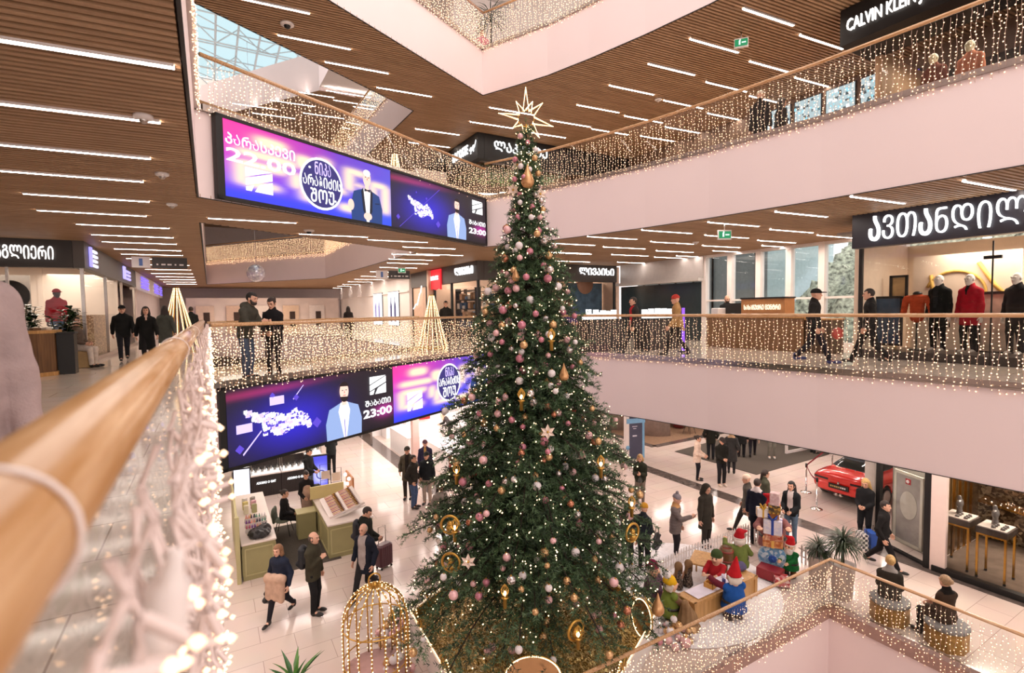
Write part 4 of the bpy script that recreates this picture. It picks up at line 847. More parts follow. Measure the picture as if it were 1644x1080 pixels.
def tier_word(z): return 'top' if z > 2.6 else 'upper part' if z > .6 else 'middle' if z > -1.4 else 'lower part' if z > -3.1 else 'bottom branches'
BCOL = {'dusty pink': mat('bauble_dusty_pink', '#c9808f', .3, .25, .1, 30.), 'pale pink': mat('bauble_pale_pink', '#e3b3b3', .35, .2, .1, 30.), 'white frosted': mat('bauble_white_frosted', '#e9dedd', .5, 0, .12, 60., .4, 120.),
        'champagne gold': mat('bauble_champagne', '#d2a878', .25, .6, .1, 30.), 'rose gold': mat('bauble_rose_gold', '#b9785c', .25, .7, .1, 30.), 'clear silver': mat('bauble_silver', '#cfc4c0', .12, .8, .1, 30.)}
protos = {}
for nm, mm in BCOL.items():
    mb = MB(); mb.sph((0, 0, 0), 1, 18, 12, 0); mb.lathe([(.22, .96), (.22, 1.16), (.02, 1.18)], n=10, mi=1); mb.tube([(.09*cos(k*pi/4), 0, 1.22+.09*sin(k*pi/4)) for k in range(9)], .02, 5, mi=1); protos[nm] = mb.mesh('bauble', [mm, GOLDP])
def bauble(nm, p, r, label, group):
    o = bpy.data.objects.new('bauble', protos[nm]); COL.objects.link(o); o.location = p; o.scale = (r, r, r); o.rotation_euler = (rs.normal()*.15, rs.normal()*.15, rs.uniform(0, 6)); return tag(o, label, 'bauble', group)
placed = []; names = list(BCOL); pw = [.24, .22, .22, .16, .1, .06]; tries = 0
while len(placed) < 245 and tries < 20000:
    tries += 1; tp, z, ab = TIPS[rs.integers(len(TIPS))]; a = (ab-atan2(TDIR.y, TDIR.x)+pi) % (2*pi)-pi
    if abs(a) > 1.5: continue
    out = Vector((tp[0], tp[1], 0)).normalized(); rr = rs.uniform(.045, .077) if z < 3 else rs.uniform(.045, .06); p = Vector((TX+tp[0], TY+tp[1], tp[2]-rr*1.1))+out*rs.uniform(.03, .1)+TDIR*.04
    if p.z < -4.6 or any((p-q).length < .165 for q in placed): continue
    placed.append(p); nm = names[rs.choice(6, p=pw)]; w = '%s bauble hanging on the %s of the Christmas tree, %s side' % (nm, tier_word(z), side_word(a))
    bauble(nm, p, rr, w, w.replace('bauble hanging', 'baubles'))
# gold drops, candle lamps and rings
for k, (z, a, s) in enumerate(((3.72, .05, 1.), (-3.5, 1.05, .9), (2.0, -.3, .6), (.35, .5, .7))):
    mb = MB(); mb.lathe([(.0, -.13), (.07, -.12), (.115, -.06), (.12, 0), (.09, .09), (.045, .18), (.012, .28), (.0, .31)], n=18); o = mb.build('drop_ornament', mat('drop_gold_pink', '#c99a6a', .25, .6, .15, 6.), loc=on_tree(z, a, 1.12)); o.scale = (s, s, s)
    tag(o, ['gold and pink teardrop ornament near the top of the tree', 'gold teardrop ornament low on the right of the tree', 'small gold teardrop ornament on the upper left front of the tree', 'small gold teardrop ornament on the middle right of the tree'][k], 'ornament')
def hang_at(px, py):                     # the branch tip nearest that spot of the photo, on the camera side of the tree
    E = TWE+np.array([TX, TY, 0]); d = E-np.array([0, 0, CZ]); n = np.linalg.norm(d, axis=1); r_ = np.array(ray(px, py).normalized()); ang = np.linalg.norm(d/n[:, None]-r_, axis=1)
    k = np.argmin(ang+.012*n+(ang > .02)*1.); return Vector(E[k])+TDIR*.06
CN = [('just under the middle left of the tree', 835, 640), ('at the upper middle of the tree', 880, 545), ('on the lower left edge of the tree', 726, 765), ('on the lower right side of the tree', 962, 762), ('on the left beside the round gold ring', 733, 850), ('at the low front of the tree', 809, 955), ('on the far right branches', 1016, 818), ('at the bottom front right of the tree', 930, 1024)]
for w, px, py in CN:
    best = hang_at(px, py)
    t = thing('candle_lamp', 'gold flame shaped candle lamp '+w, 'candle ornament', best)
    mb = MB(); mb.lathe([(.0, -.16), (.03, -.16), (.03, -.02), (.06, 0), (.06, .012), (.0, .012)], n=10); mb.build('candle', GOLDP, t)
    mb = MB()
    for k in range(4):
        R = Matrix.Rotation(pi/4*k, 3, 'Z'); mb.tube([R@Vector((.062*sin(pi*q/12)*(1 if q < 7 else .92), 0, .012+.2*q/12)) for q in range(13)], .006, 5); mb.tube([R@Vector((-.062*sin(pi*q/12), 0, .012+.2*q/12)) for q in range(13)], .006, 5)
    mb.build('flame_frame', GOLDP, t); mb = MB(); mb.sph((0, 0, .06), (.026, .026, .045), 10, 8); mb.build('bulb', mat('candle_bulb', '#ffffff', .4, 0, 0, emit='#ffdca8', es=5., sample=False), t)
for w, px, py in (('on the left edge of the tree', 722, 845), ('on the lower left of the tree', 727, 905), ('on the right edge of the tree', 1016, 850), ('on the bottom right branches', 922, 1012)):
    best = hang_at(px, py)
    mb = MB(); n = 28; R = Matrix.Rotation(atan2(TDIR.y, TDIR.x)+rs.normal()*.4, 3, 'Z')@Matrix.Rotation(pi/2, 3, 'Y')
    mb.tube([R@Vector((.15*cos(2*pi*k/n), .15*sin(2*pi*k/n), 0)) for k in range(n)], .022, 8, 0, True); mb.sph((0, 0, -.06), .07, 12, 8, 0); mb.sph((0, 0, .02), .05, 12, 8, 0)
    o = mb.build('ring_ornament', GOLDP, loc=best); tag(o, 'round gold ring ornament '+w, 'ornament')
for w, z, a in (('near the top left', 4.05, -1.1), ('on the upper left', 3.6, -1.2), ('at the upper right', 3.5, 1.0), ('on the middle front', -.5, .2), ('on the lower front left', -2.4, -.5)):
    mb = MB(); p = on_tree(z, a, 1.1); fr = Matrix.Rotation(atan2(TDIR.y, TDIR.x), 3, 'Z')
    for k in range(6):
        R = fr@Matrix.Rotation(pi/3*k, 3, 'X')
        mb.add([R@Vector(q) for q in ((.02, 0, 0), (.04, .035, .06), (.015, 0, .13), (.04, -.035, .06))], [(0, 1, 2, 3)])
    mb.sph(fr@Vector((.03, 0, 0)), .022, 8, 6, 1); tag(mb.build('poinsettia_ornament', [mat('petal_cream', '#ecd6c6', .6, 0, .1, 10.), GOLDP], loc=p), 'cream glitter flower ornament %s of the tree' % w, 'ornament')
C = []
for i in range(1500):
    q = TWE[rs.integers(len(TWE))]; C.append((q[0]+TX+rs.normal()*.02, q[1]+TY+rs.normal()*.02, q[2]+rs.normal()*.02))
V, Fc = bulbs_arr(C, rs.uniform(.010, .017, len(C))); o = np_obj('fairy_lights', V, Fc, [BULB]); tag(o, 'warm white fairy lights scattered over the Christmas tree', 'fairy lights', kind='stuff')
# star topper
t = thing('star_topper', 'large outline star of warm light ropes on top of the tree', 'star', (TX, TY, 4.9))
X_ = Vector((-TDIR.y, TDIR.x, 0)); rayset = [(90, .56, 0), (122, .34, .2), (168, .52, .0), (215, .30, .1), (262, .3, 0), (305, .42, -.1), (342, .52, 0), (40, .40, .1), (70, .36, -.3)]
mb = MB(); C = []
for k in range(len(rayset)):
    a0, L0, dp = rayset[k]; a0 = radians(a0); prv = radians(a0*0+a0); w = radians(11)
    for dd in (0, .05):
        tip = (X_*cos(a0)+Vector((0, 0, sin(a0))))*L0+TDIR*(dp*.3+dd*0); pts = []
        for sgn in (-1, 1):
            b = (X_*cos(a0+sgn*w*1.9)+Vector((0, 0, sin(a0+sgn*w*1.9))))*.15+TDIR*(dd*sgn)
            mb.tube([b, tip], .008, 5); n = int((tip-b).length/.022)
            C += [tuple(b.lerp(tip, i/max(n, 1))+TDIR*.012) for i in range(n+1)]
n = len(rayset); angs = sorted(radians(r[0]) for r in rayset)
mb.tube([(X_*cos(a)+Vector((0, 0, sin(a))))*.15 for a in np.arange(0, 2*pi, pi/9)], .008, 5, 0, True); mb.tube([(0, 0, -.5), (0, 0, -.1)], .015, 6)
for o_ in (mb.build('frame', GOLDP, t),): pass
V, Fc = bulbs_arr(C, .0105); o = np_obj('light_rope', V, Fc, [BULB], t); o['kind'] = 'stuff'

# ---------------------------------------------------------------- glitter bed with a lit scroll border
LAT = Vector((-TDIR.y, TDIR.x, 0)); hexp = lambda k, R: LAT*R*cos(k*pi/3)+TDIR*R*sin(k*pi/3)
t = thing('tree_bed', 'hexagonal bed of gold glitter under the Christmas tree with lit scroll border', 'display bed', (TX, TY, Z0))
xs = np.linspace(-2.6, 2.6, 130); V = []; keep = {}; Fq = []
for j, y in enumerate(xs):
    for i, x in enumerate(xs):
        p = LAT*x+TDIR*y; rr = max(abs(p.dot(LAT*cos(k*pi/3+pi/6)+TDIR*sin(k*pi/3+pi/6))) for k in range(3))
        if rr < 2.02: keep[i, j] = len(V); V.append((p.x, p.y, .28+.16*cos(rr*.75)+rs.normal()*.012))
for (i, j) in keep:
    q = [(i, j), (i+1, j), (i+1, j+1), (i, j+1)]
    if all(k in keep for k in q): Fq.append([keep[k] for k in q])
np_obj('glitter_bed', V, Fq, [glitter('gold_glitter', '#8a6826', '#ffe6a0', 60., .6, .35)], t, None, False)
for k in range(6):
    a, b = hexp(k, 2.4), hexp(k+1, 2.4); e = (b-a); L = e.length; e.normalize(); c = (a+b)/2; rz = atan2(e.y, e.x)
    mb = MB(); mb.box((c.x, c.y, .24), (L+.03, .05, .48), rz, 0); mb.box((c.x*.985, c.y*.985, .25), (L-.08, .03, .44), rz, 1); mb.build('border_panel', [WHITE, GOLDP], t)
    mb = MB(); up_ = Vector((0, 0, 1))
    for s in (0, 1):
        o_ = a if s == 0 else b; f = e if s == 0 else -e
        pts = [o_+f*(.12+.42*u)+up_*(.5+.16*sin(u*pi*1.0)+.05*cos(u*9)) for u in np.linspace(0, 1, 12)]
        mb.tube(pts, .02, 6); ce = o_+f*.62+up_*.56; mb.tube([ce+(f*cos(q)+up_*sin(q))*(.11-.012*q) for q in np.linspace(0, 6.6, 18)], .016, 6)
    mb.build('scroll', GOLDP, t)
    n = int(L/.045); C = [tuple(a.lerp(b, i/n)+up_*.5-a.lerp(b, i/n).normalized()*.0) for i in range(n+1)]
    for s in (0, 1):
        o_ = a if s == 0 else b; f = e if s == 0 else -e
        C += [tuple(o_+f*(.12+.42*u)+up_*(.53+.16*sin(u*pi)+.05*cos(u*9))) for u in np.linspace(0, 1, 14)]
    V, Fc = bulbs_arr(C, .013); o = np_obj('border_lights', V, Fc, [BULB], t); o['kind'] = 'stuff'
def framed_mirror(label, p, rz, w, h, tilt, arch=False):
    q = thing('lit_mirror', label, 'mirror', p, rz); R = Matrix.Rotation(tilt, 3, 'X')
    sh = [R@Vector((w*cos(a), 0, h+h*sin(a))) for a in np.linspace(0, 2*pi, 48, endpoint=False)]
    mb = MB(); mb.add(sh, [tuple(range(48))]); mb.build('mirror_plate', mat('bronze_mirror', '#c9a074', .25, .7, .05), q)
    mb = MB(); mb.tube(sh, .022, 8, 0, True); mb.build('frame', GOLDP, q); V, Fc = bulbs_arr([tuple(v*1.0+R@Vector((0, -.02, 0))) for v in sh]+[tuple(v.lerp(sh[(i+1) % 48], .5)+R@Vector((0, -.02, 0))) for i, v in enumerate(sh)], .014); o = np_obj('bulbs', V, Fc, [BULB], q); o['kind'] = 'stuff'
f_ = hexp(1.5, 2.0); framed_mirror('round lit mirror on the near edge of the glitter bed', (TX+f_.x*1.1, TY+f_.y*1.1, Z0+.48), atan2(TDIR.y, TDIR.x)+pi/2, .42, .30, -.1)
g_ = at(1030, 1012, Z0+.45); framed_mirror('oval lit mirror standing on the right border of the glitter bed', (g_.x, g_.y, Z0+.35), atan2(TDIR.y, TDIR.x)+pi/2-1.0, .24, .34, -.05)
def ball_heap(where, cx, cy, n, R):
    cols = [('pale pink', BCOL['pale pink']), ('champagne gold', BCOL['champagne gold']), ('white frosted', BCOL['white frosted'])]; pl = []
    for i in range(n*30):
        if len(pl) >= n: break
        r = rs.uniform(.05, .10); a = rs.uniform(0, 6.28); d = R*sqrt(rs.uniform(0, 1)); z = r+max(0, (R-d))*rs.uniform(0, 1.1); p = Vector((cx+cos(a)*d, cy+sin(a)*d, Z0+z))
        if any((p-q).length < (r+s)*.98 for q, s in pl): continue
        pl.append((p, r)); nm = cols[len(pl) % 3][0]; o = bpy.data.objects.new('decor_ball', protos[nm]); COL.objects.link(o); o.location = p; o.scale = (r, r, r); w = '%s ball in the heap of balls %s' % (nm, where); tag(o, w, 'ball', w.replace('ball in', 'balls in'))
q1 = hexp(3, 2.75); q2 = hexp(0, 2.7); ball_heap('at the left corner of the bed', TX+q1.x, TY+q1.y-.1, 26, .36); ball_heap('at the right corner of the bed', TX+q2.x, TY+q2.y-.1, 26, .36)
q3 = hexp(2.55, 2.7); ball_heap('left of the near side of the bed', TX+q3.x, TY+q3.y, 20, .35)
for k, (px, py) in enumerate(((783, 1045), (822, 1043), (790, 1038), (946, 962), (963, 968), (952, 988), (960, 985), (962, 1010), (925, 970))):
    p = at(px, py, Z0+.5); bauble('pale pink', p, .07, 'pale pink ball lying on the gold glitter at the %s of the bed' % ('left front' if k < 3 else 'right back'), 'pale pink balls lying on the gold glitter, %s' % ('left' if k < 3 else 'right'))
# ---------------------------------------------------------------- lit birdcage
p = at(606, 1100, Z0); t = thing('birdcage', 'person-high gold birdcage wound with warm bulbs in front of the tree', 'birdcage', p)
Rg = .54; mb = MB(); mb.lathe([(0, 0), (Rg+.08, 0), (Rg+.08, .05), (Rg, .07), (Rg, .26), (Rg+.03, .28), (0, .28)], n=40); mb.build('base', [mat('pink_velvet', '#c79a92', .6, 0, .06, 8.)], t)
C = []
barp = [(Rg, .28), (Rg, .7), (Rg, 1.1), (Rg*.97, 1.26), (Rg*.88, 1.42), (Rg*.70, 1.57), (Rg*.45, 1.68), (Rg*.2, 1.74), (.05, 1.77)]
for k in range(16):
    a = 2*pi*k/16; pts = [Vector((r*cos(a), r*sin(a), z)) for r, z in barp]; mb = MB(); mb.tube(pts, .013, 6); mb.build('bar', GOLDP, t)
    for u, w in zip(pts, pts[1:]):
        n = max(1, int((w-u).length/.062)); C += [tuple(u.lerp(w, i/n)*1.0+Vector((cos(a), sin(a), 0))*.016+Vector((-sin(a), cos(a), 0))*rs.uniform(-.012, .012)) for i in range(n)]
for z, r in ((.5, Rg), (1.12, Rg)): mb = MB(); mb.tube([(r*cos(a), r*sin(a), z) for a in np.linspace(0, 2*pi, 40, endpoint=False)], .011, 6, 0, True); mb.build('ring', GOLDP, t)
mb = MB(); mb.tube([(.1*cos(a), 0, 1.86+.1*sin(a)) for a in np.linspace(0, 2*pi, 20, endpoint=False)], .014, 6, 0, True); mb.sph((0, 0, 1.76), .06, 10, 8); mb.build('hanging_ring', GOLDP, t)
V, Fc = bulbs_arr(C, .0125); o = np_obj('bar_lights', V, Fc, [BULB], t); o['kind'] = 'stuff'

# ---------------------------------------------------------------- plants
def leafy(label, p, pot, n, L, w, lift, cols, name='potted_plant', cat='plant', fold=.3, potcol='#e6d8d0', droop=1.1, hbase=0., seed=1, rim=None):
    """rosettes of strap leaves; pot = (radius bottom, radius top, height)"""
    g = random.Random(seed); t = thing(name, label, cat, p)
    mb = MB(); rb, rtp, h = pot; mb.lathe([(0, 0), (rb, 0), (rtp, h), (rtp*1.04, h), (rtp*1.04, h-.03+.03), (rtp*.9, h), (rtp*.88, h-.04), (0, h-.04)], n=24); mb.build('pot', paint(potcol, .5), t)
    mb = MB()
    if hbase: mb.tube([(0, 0, h-.05), (.02, .01, h+hbase*.5), (0, 0, h+hbase)], [.035, .03, .022], 7); mb.build('stem', MT['bark'], t)
    mb = MB()
    for i in range(n):
        a = g.uniform(0, 6.28); el = g.uniform(*lift); l = L*g.uniform(.7, 1.1); d = Vector((cos(a), sin(a), 0)); s = Vector((-sin(a), cos(a), 0)); vs = []; k = 8; q = Vector((0, 0, h-.04+hbase*g.uniform(.8, 1.02))); ang = el
        for j in range(k+1):
            u = j/k; ww = w*(.35+1.3*u if u < .5 else 1.0-(u-.5)*1.98)*(.9 if u < .5 else 1); nup = Vector((0, 0, 1))*cos(ang)-d*sin(ang); vs += [q+s*ww*.5+nup*ww*fold*.5, q, q-s*ww*.5+nup*ww*fold*.5]; q = q+(d*cos(ang)+Vector((0, 0, 1))*sin(ang))*l/k; ang -= droop*g.uniform(.7, 1.3)/k
        fs = []
        for j in range(k): o_ = j*3; fs += [(o_, o_+1, o_+4, o_+3), (o_+1, o_+2, o_+5, o_+4)]
        mb.add(vs, fs, g.randrange(len(cols)), True)
    mb.build('leaves', [mat('leaf_'+c[1:], c, .4, 0, .2, 12.) for c in cols], t); return t
p = at(474, 1128, Z0); leafy('broad leaved dracaena in front of the birdcage at the bottom edge', p, (.16, .22, .3), 17, .62, .085, (.7, 1.45), ['#2f5a26', '#4d7a30', '#3b6a2c'], droop=.7, seed=5)
p = at(1352, 958, Z0); leafy('tall grassy palm in a white pot by the corner of the stairwell', p, (.19, .24, .75), 260, .60, .028, (.0, 1.5), ['#33422c', '#46543a', '#29351f'], droop=1.9, hbase=.5, seed=8, fold=.1)
p2 = at(1349, 947, Z0); leafy('lower grassy palm beside the tall one at the stairwell corner', p2+Vector((-.25, .35, 0)), (.17, .21, .72), 200, .5, .028, (.2, 1.5), ['#33422c', '#46543a', '#29351f'], droop=2.0, hbase=.16, seed=9, fold=.1)
# ================================================================ gnome workshop scene behind the stairwell
m = MB(); pts = []
for k in range(40):
    a = 2*pi*k/40; pts.append((9.0+2.15*cos(a)*(1+.06*sin(5*a)), 8.05+1.9*sin(a)*(1+.05*sin(4*a+1))))
V = []; Fq = []; n = 56
for j in range(n):
    for i in range(n):
        u, v = -1+2*i/(n-1), -1+2*j/(n-1); x, y = u*sqrt(1-v*v/2), v*sqrt(1-u*u/2); V.append((8.95+2.35*x, 8.0+2.1*y, Z0+.01+(1-max(abs(u), abs(v))**4)*(.05+.035*abs(RNG.normal()))))
for j in range(n-1):
    for i in range(n-1): a = j*n+i; Fq.append((a, a+1, a+n+1, a+n))
o = np_obj('fake_snow', V, Fq, [mat('fleece_snow', '#eee8e8', .95, 0, .08, 20., .8, 60.)], None, None, True); tag(o, 'white fluffy fake snow spread round the gnome figures', 'snow', kind='stuff')
def fence(label, pts, step=.105):
    t = thing('picket_fence', label, 'fence', (pts[0][0], pts[0][1], Z0)); o = Vector((pts[0][0], pts[0][1], 0)); P = [Vector((p[0], p[1], 0))-o for p in pts]
    mb = MB()
    for a, b in zip(P, P[1:]):
        e = b-a
        for z in (.16, .34): mb.box((a+b)/2+Vector((0, 0, z)), (e.length, .018, .035), rz=atan2(e.y, e.x))
    mb.build('rail', WHITE, t)
    for p, d in resample([tuple(q) for q in P], step)[:100]:
        mb = MB(); R = Matrix.Rotation(atan2(d.y, d.x), 3, 'Z'); q = p+Vector((d.y, -d.x, 0))*.018
        mb.prism([(-.022, 0), (.022, 0), (.022, .42), (0, .47), (-.022, .42)], -.008, .008, 0, R=R@Matrix(((1, 0, 0), (0, 0, -1), (0, 1, 0))), c=q); mb.build('picket', WHITE, t)
g = lambda px, py: tuple(at(px, py, Z0))[:2]
fence('white picket fence behind the gnomes, long run beside the Christmas tree', [g(1042, 938), g(1100, 906), g(1160, 884), g(1197, 866)])
fence('white picket fence behind the gnomes, short run left of the presents', [g(1197, 866), g(1240, 888)])
fence('white picket fence to the right of the green bearded gnome', [g(1282, 900), g(1345, 932)])
def gnome(label, pos, face, H, tunic, hat, hatst, legs='#3a332e', pose='stand', beard=None, belt='#2a2320', sk='#e2b193', sleeve=None, nm='gnome_figure', skirt=True):
    t = thing(nm, label, 'gnome figure', pos, atan2(-face[0], face[1])); s = H/1.2; vx = .013
    hands = {'stand': ((-.27, .12, .42), (.27, .12, .42)), 'work': ((-.14, .34, .58), (.18, .33, .55)), 'raise': ((-.2, .32, .74), (.26, .15, .45)), 'out': ((-.30, .34, .72), (.16, .32, .62)), 'hold': ((-.12, .3, .5), (.12, .3, .5))}[pose]
    shl, shr = V3(-.17, 0, .68), V3(.17, 0, .68); hc = V3(0, .03, .86); el = []; pole = V3(0, -.8, -.5)
    for sh, h, sx in ((shl, hands[0], -1), (shr, hands[1], 1)): el.append(ik(sh, V3(*h), .19, .18, pole+V3(sx*.6, 0, 0)))
    body = [('e', (0, 0, .50), (.17, .14, .24)), ('e', tuple(hc), (.125, .12, .13)), ('e', (0, .155, .855), (.034, .034, .03), {'k': .01}), ('c', V3(0, 0, .66), hc, .09, .08), ('e', (-.125, .01, .86), (.02, .03, .04), {'k': .01}), ('e', (.125, .01, .86), (.02, .03, .04), {'k': .01})]
    for (e, h), sh, sx in zip(el, (shl, shr), (-1, 1)):
        body += [('c', sh, e, .05, .045), ('c', e, h, .045, .035)]; d = (h-e)/np.linalg.norm(h-e); pr = np.cross(d, V3(0, 0, 1)); pr /= np.linalg.norm(pr)+1e-6
        body.append(('c', h, h+d*.045, .038, .036))
        for k in range(4): q = h+d*.06+pr*(k-1.5)*.022; body.append(('c', q, q+d*(.045-.006*abs(k-1.3))+V3(0, 0, -.012), .0125, .0115, {'k': .006}))
        body.append(('c', h+d*.02-pr*.03*sx, h+d*.055-pr*.052*sx+V3(0, 0, .01), .014, .012, {'k': .008}))
    for sx in (-1, 1): body.append(('c', V3(sx*.09, 0, .32), V3(sx*.1, .01, .06), .075, .06))
    V, F = blend(body, vx); C = V[F].mean(1); mi = np.zeros(len(F), int)
    for sx in (-1, 1): mi[(((C-V3(sx*.045, .145, .892))/V3(.017, .05, .02))**2).sum(1) < 1] = 1; mi[(((C-V3(sx*.047, .14, .925))/V3(.028, .05, .008))**2).sum(1) < 1] = 2
    mi[(((C-V3(0, .14, .80))/V3(.04, .05, .01))**2).sum(1) < 1] = 3
    np_obj('body', V*s, F, skin(sk), t, mi, True)
    tp = [('e', (0, 0, .52), (.195, .165, .23)), ('c', shl, shr, .075, .075), ('c', V3(0, 0, .5), V3(0, 0, .30), .19, .235 if skirt else .2, {'k': .05})]
    V, F = blend(tp, vx, lambda D, X: np.maximum(D+.004*np.sin(np.arctan2(X[..., 1], X[..., 0])*9)*(X[..., 2] < .45), .24-X[..., 2])); np_obj('tunic', V*s, F, [cloth(tunic)], t, None, True)
    ar = []
    for (e, h), sh in zip(el, (shl, shr)): ar += [('c', sh, e, .068, .06), ('c', e, h-(h-e)*.12, .058, .056)]
    V, F = blend(ar, vx); np_obj('sleeves', V*s, F, [cloth(sleeve or tunic)], t, None, True)
    if belt: mb = MB(); mb.lathe([(.218, .40), (.226, .40), (.226, .45), (.212, .45)], n=24); mb.v = [(x*s, y*s*.87, z*s) for x, y, z in mb.v]; mb.build('belt', mat('leather_'+belt[1:], belt, .4), t)
    V, F = blend([('c', V3(sx*.09, 0, .30), V3(sx*.1, .0, .08), .085, .07, {'k': .01}) for sx in (-1, 1)], vx); np_obj('trousers', V*s, F, [cloth(legs)], t, None, True)
    for sx in (-1, 1): V, F = blend([('e', (sx*.1, .05, .045), (.07, .13, .055)), ('c', V3(sx*.1, 0, .05), V3(sx*.1, 0, .13), .075, .075)], vx, lambda D, X: np.maximum(D, .002-X[..., 2])); np_obj('boot', V*s, F, [mat('leather_2a1c14', '#2a1c14', .4)], t, None, True)
    if beard: V, F = blend([('e', (0, .09, .76), (.115, .08, .12)), ('c', V3(-.11, .03, .86), V3(-.05, .1, .72), .035, .05), ('c', V3(.11, .03, .86), V3(.05, .1, .72), .035, .05), ('c', V3(-.06, .14, .825), V3(.06, .14, .825), .026, .026)], vx, lambda D, X: np.maximum(D, -(((X[..., 0])/.10)**2+((X[..., 2]-.885)/.055)**2-1)*.06)); np_obj('beard', V*s, F, [cloth(beard)], t, None, True)
    else: V, F = blend([('c', V3(-.12, -.02, .90), V3(-.10, -.05, .78), .035, .03), ('c', V3(.12, -.02, .90), V3(.10, -.05, .78), .035, .03), ('e', (0, -.05, .84), (.125, .09, .1))], vx, lambda D, X: np.maximum(D, X[..., 1]-.04)); np_obj('hair', V*s, F, [cloth('#ddd0c4')], t, None, True)
    top = {'cone': [('c', V3(0, -.01, .93), V3(.02, -.04, 1.28), .128, .016)], 'floppy': [('c', V3(0, -.01, .93), V3(0, -.04, 1.07), .13, .085), ('c', V3(0, -.04, 1.07), V3(.16, -.06, 1.10), .08, .02)], 'round': [('e', (0, -.02, .95), (.14, .14, .13))], 'beret': [('e', (0, -.02, .96), (.15, .15, .11))]}[hatst]
    V, F = blend(top, vx, lambda D, X: np.maximum(D, .925-X[..., 2])); np_obj('hat', V*s, F, [cloth(hat)], t, None, True)
    mb = MB(); mb.lathe([(.118+.022*cos(a), .925+.022*sin(a)) for a in np.linspace(0, 2*pi, 9)], n=22); mb.v = [(x*s, y*s, z*s) for x, y, z in mb.v]; mb.build('hat_brim', cloth('#e8ddd6' if hatst in ('floppy',) else hat), t); return t
G = lambda px, py: Vector(at(px, py, Z0))
gp = G(1076, 1002); gnome('gnome in an olive tunic and mustard yellow cap dragging a brown sack', gp, facing(gp, 120), 1.14, '#6d7a34', '#d9a81e', 'round', '#4a4030', 'hold', sleeve='#8a6a52')
gp = G(1048, 972); gnome('gnome in dark purple with a burgundy knit cap beside the tree', gp, facing(gp, 60), 1.12, '#5d4352', '#6e1a38', 'round', '#3a3038', 'hold')
gp = G(1178, 996); gnome('gnome in a blue tunic and pointed red hat painting at the wooden desk', gp, facing(gp, 215), 1.26, '#1f4f96', '#b91f27', 'cone', '#2a2830', 'out', sleeve='#6a2330')
gp = G(1150, 950); gnome('gnome in a red sweater and green cap behind the wooden desk', gp, facing(gp, -20), 1.08, '#a31f26', '#3f4f2c', 'round', '#4a1a1e', 'work')
gp = G(1186, 922); gnome('gnome in an olive green tunic and red hat at the fence holding a barrel', gp, facing(gp, 205), 1.18, '#68743a', '#b21f28', 'floppy', '#3d3a2c', 'raise')
gp = G(1268, 925); gnome('bearded gnome in a green jumper and red hat right of the presents', gp, facing(gp, -30), 1.0, '#1f6b36', '#b81f26', 'floppy', '#6a4526', 'hold', '#f0e6e0')
gp = G(1240, 896); gnome('large white bearded gnome in a brown coat and red hat behind the presents', gp, facing(gp, -10), 1.72, '#8a5a58', '#b81f28', 'floppy', '#6a4a46', 'out', '#f2e9e4')
# brown sack
sp = G(1103, 1012); V, F = blend([('e', (0, 0, .22), (.2, .2, .24)), ('c', V3(0, 0, .3), V3(-.12, -.05, .62), .17, .06), ('e', (0, 0, .1), (.26, .24, .12))], .016, lambda D, X: np.maximum(D+.008*np.sin(np.arctan2(X[..., 1], X[..., 0])*11), -X[..., 2])); o = np_obj('sack', V, F, [cloth('#8b6d4e')], None, None, True, sp); tag(o, 'brown cloth sack beside the yellow capped gnome', 'sack')
# two dolls
for px, py, w in ((1088, 950, 'left'), (1104, 946, 'right')):
    p = G(px, py); t = thing('doll', 'small brown haired doll in a dotted dress, %s of the pair' % w, 'doll', p); V, F = blend([('c', V3(0, 0, .1), V3(0, 0, .42), .07, .06), ('e', (0, 0, .58), (.075, .075, .085)), ('c', V3(-.09, .02, .42), V3(-.12, .06, .26), .025, .022), ('c', V3(.09, .02, .42), V3(.12, .06, .26), .025, .022), ('c', V3(-.04, 0, .1), V3(-.04, .02, 0.015), .03, .03), ('c', V3(.04, 0, .1), V3(.04, .02, .015), .03, .03)], .012); np_obj('body', V, F, [skin('#c99a7c')[0]], t, None, True)
    V, F = blend([('c', V3(0, 0, .14), V3(0, 0, .44), .12, .072)], .012, lambda D, X: np.maximum(D, .1-X[..., 2])); np_obj('dress', V, F, [glitter('dotted_cloth', '#2a221e', '#8a7868', 40., 0, .9)], t, None, True)
    V, F = blend([('e', (0, -.02, .61), (.09, .09, .09)), ('c', V3(-.07, -.03, .58), V3(-.09, -.02, .42), .04, .03), ('c', V3(.07, -.03, .58), V3(.09, -.02, .42), .04, .03)], .012, lambda D, X: np.maximum(D, np.minimum(X[..., 1]-.045, .66-X[..., 2]))); np_obj('hair', V, F, [cloth('#7a5c40')], t, None, True)
# wooden desk
a, b = at(1118, 1008, Z0), at(1212, 962, Z0); e = Vector((b.x-a.x, b.y-a.y, 0)); L = e.length+.15; e.normalize(); nrm = Vector((-e.y, e.x, 0)); c = Vector(((a.x+b.x)/2, (a.y+b.y)/2, Z0))+nrm*.22; rz = atan2(e.y, e.x)
t = thing('wooden_desk', 'long wooden plank workshop desk with a white paper top', 'desk', c, rz); mb = MB(); mb.box((0, 0, .27), (L, .42, .5), bev=.01); mb.build('body', OAK, t)
mb = MB()
for x in (-L/2+.05, L/2-.05): mb.box((x, -.22, .27), (.08, .025, .5))
mb.box((0, -.22, .49), (L, .03, .06)); mb.box((0, -.22, .05), (L, .03, .08)); mb.build('frame_board', OAK, t)
mb = MB(); mb.box((-.1, 0, .535), (L*.72, .34, .012)); mb.build('paper_top', mat('paper_lilac', '#e0d8e4', .8), t)
D_ = lambda x, y, z: c+e*x+nrm*y+Vector((0, 0, z))
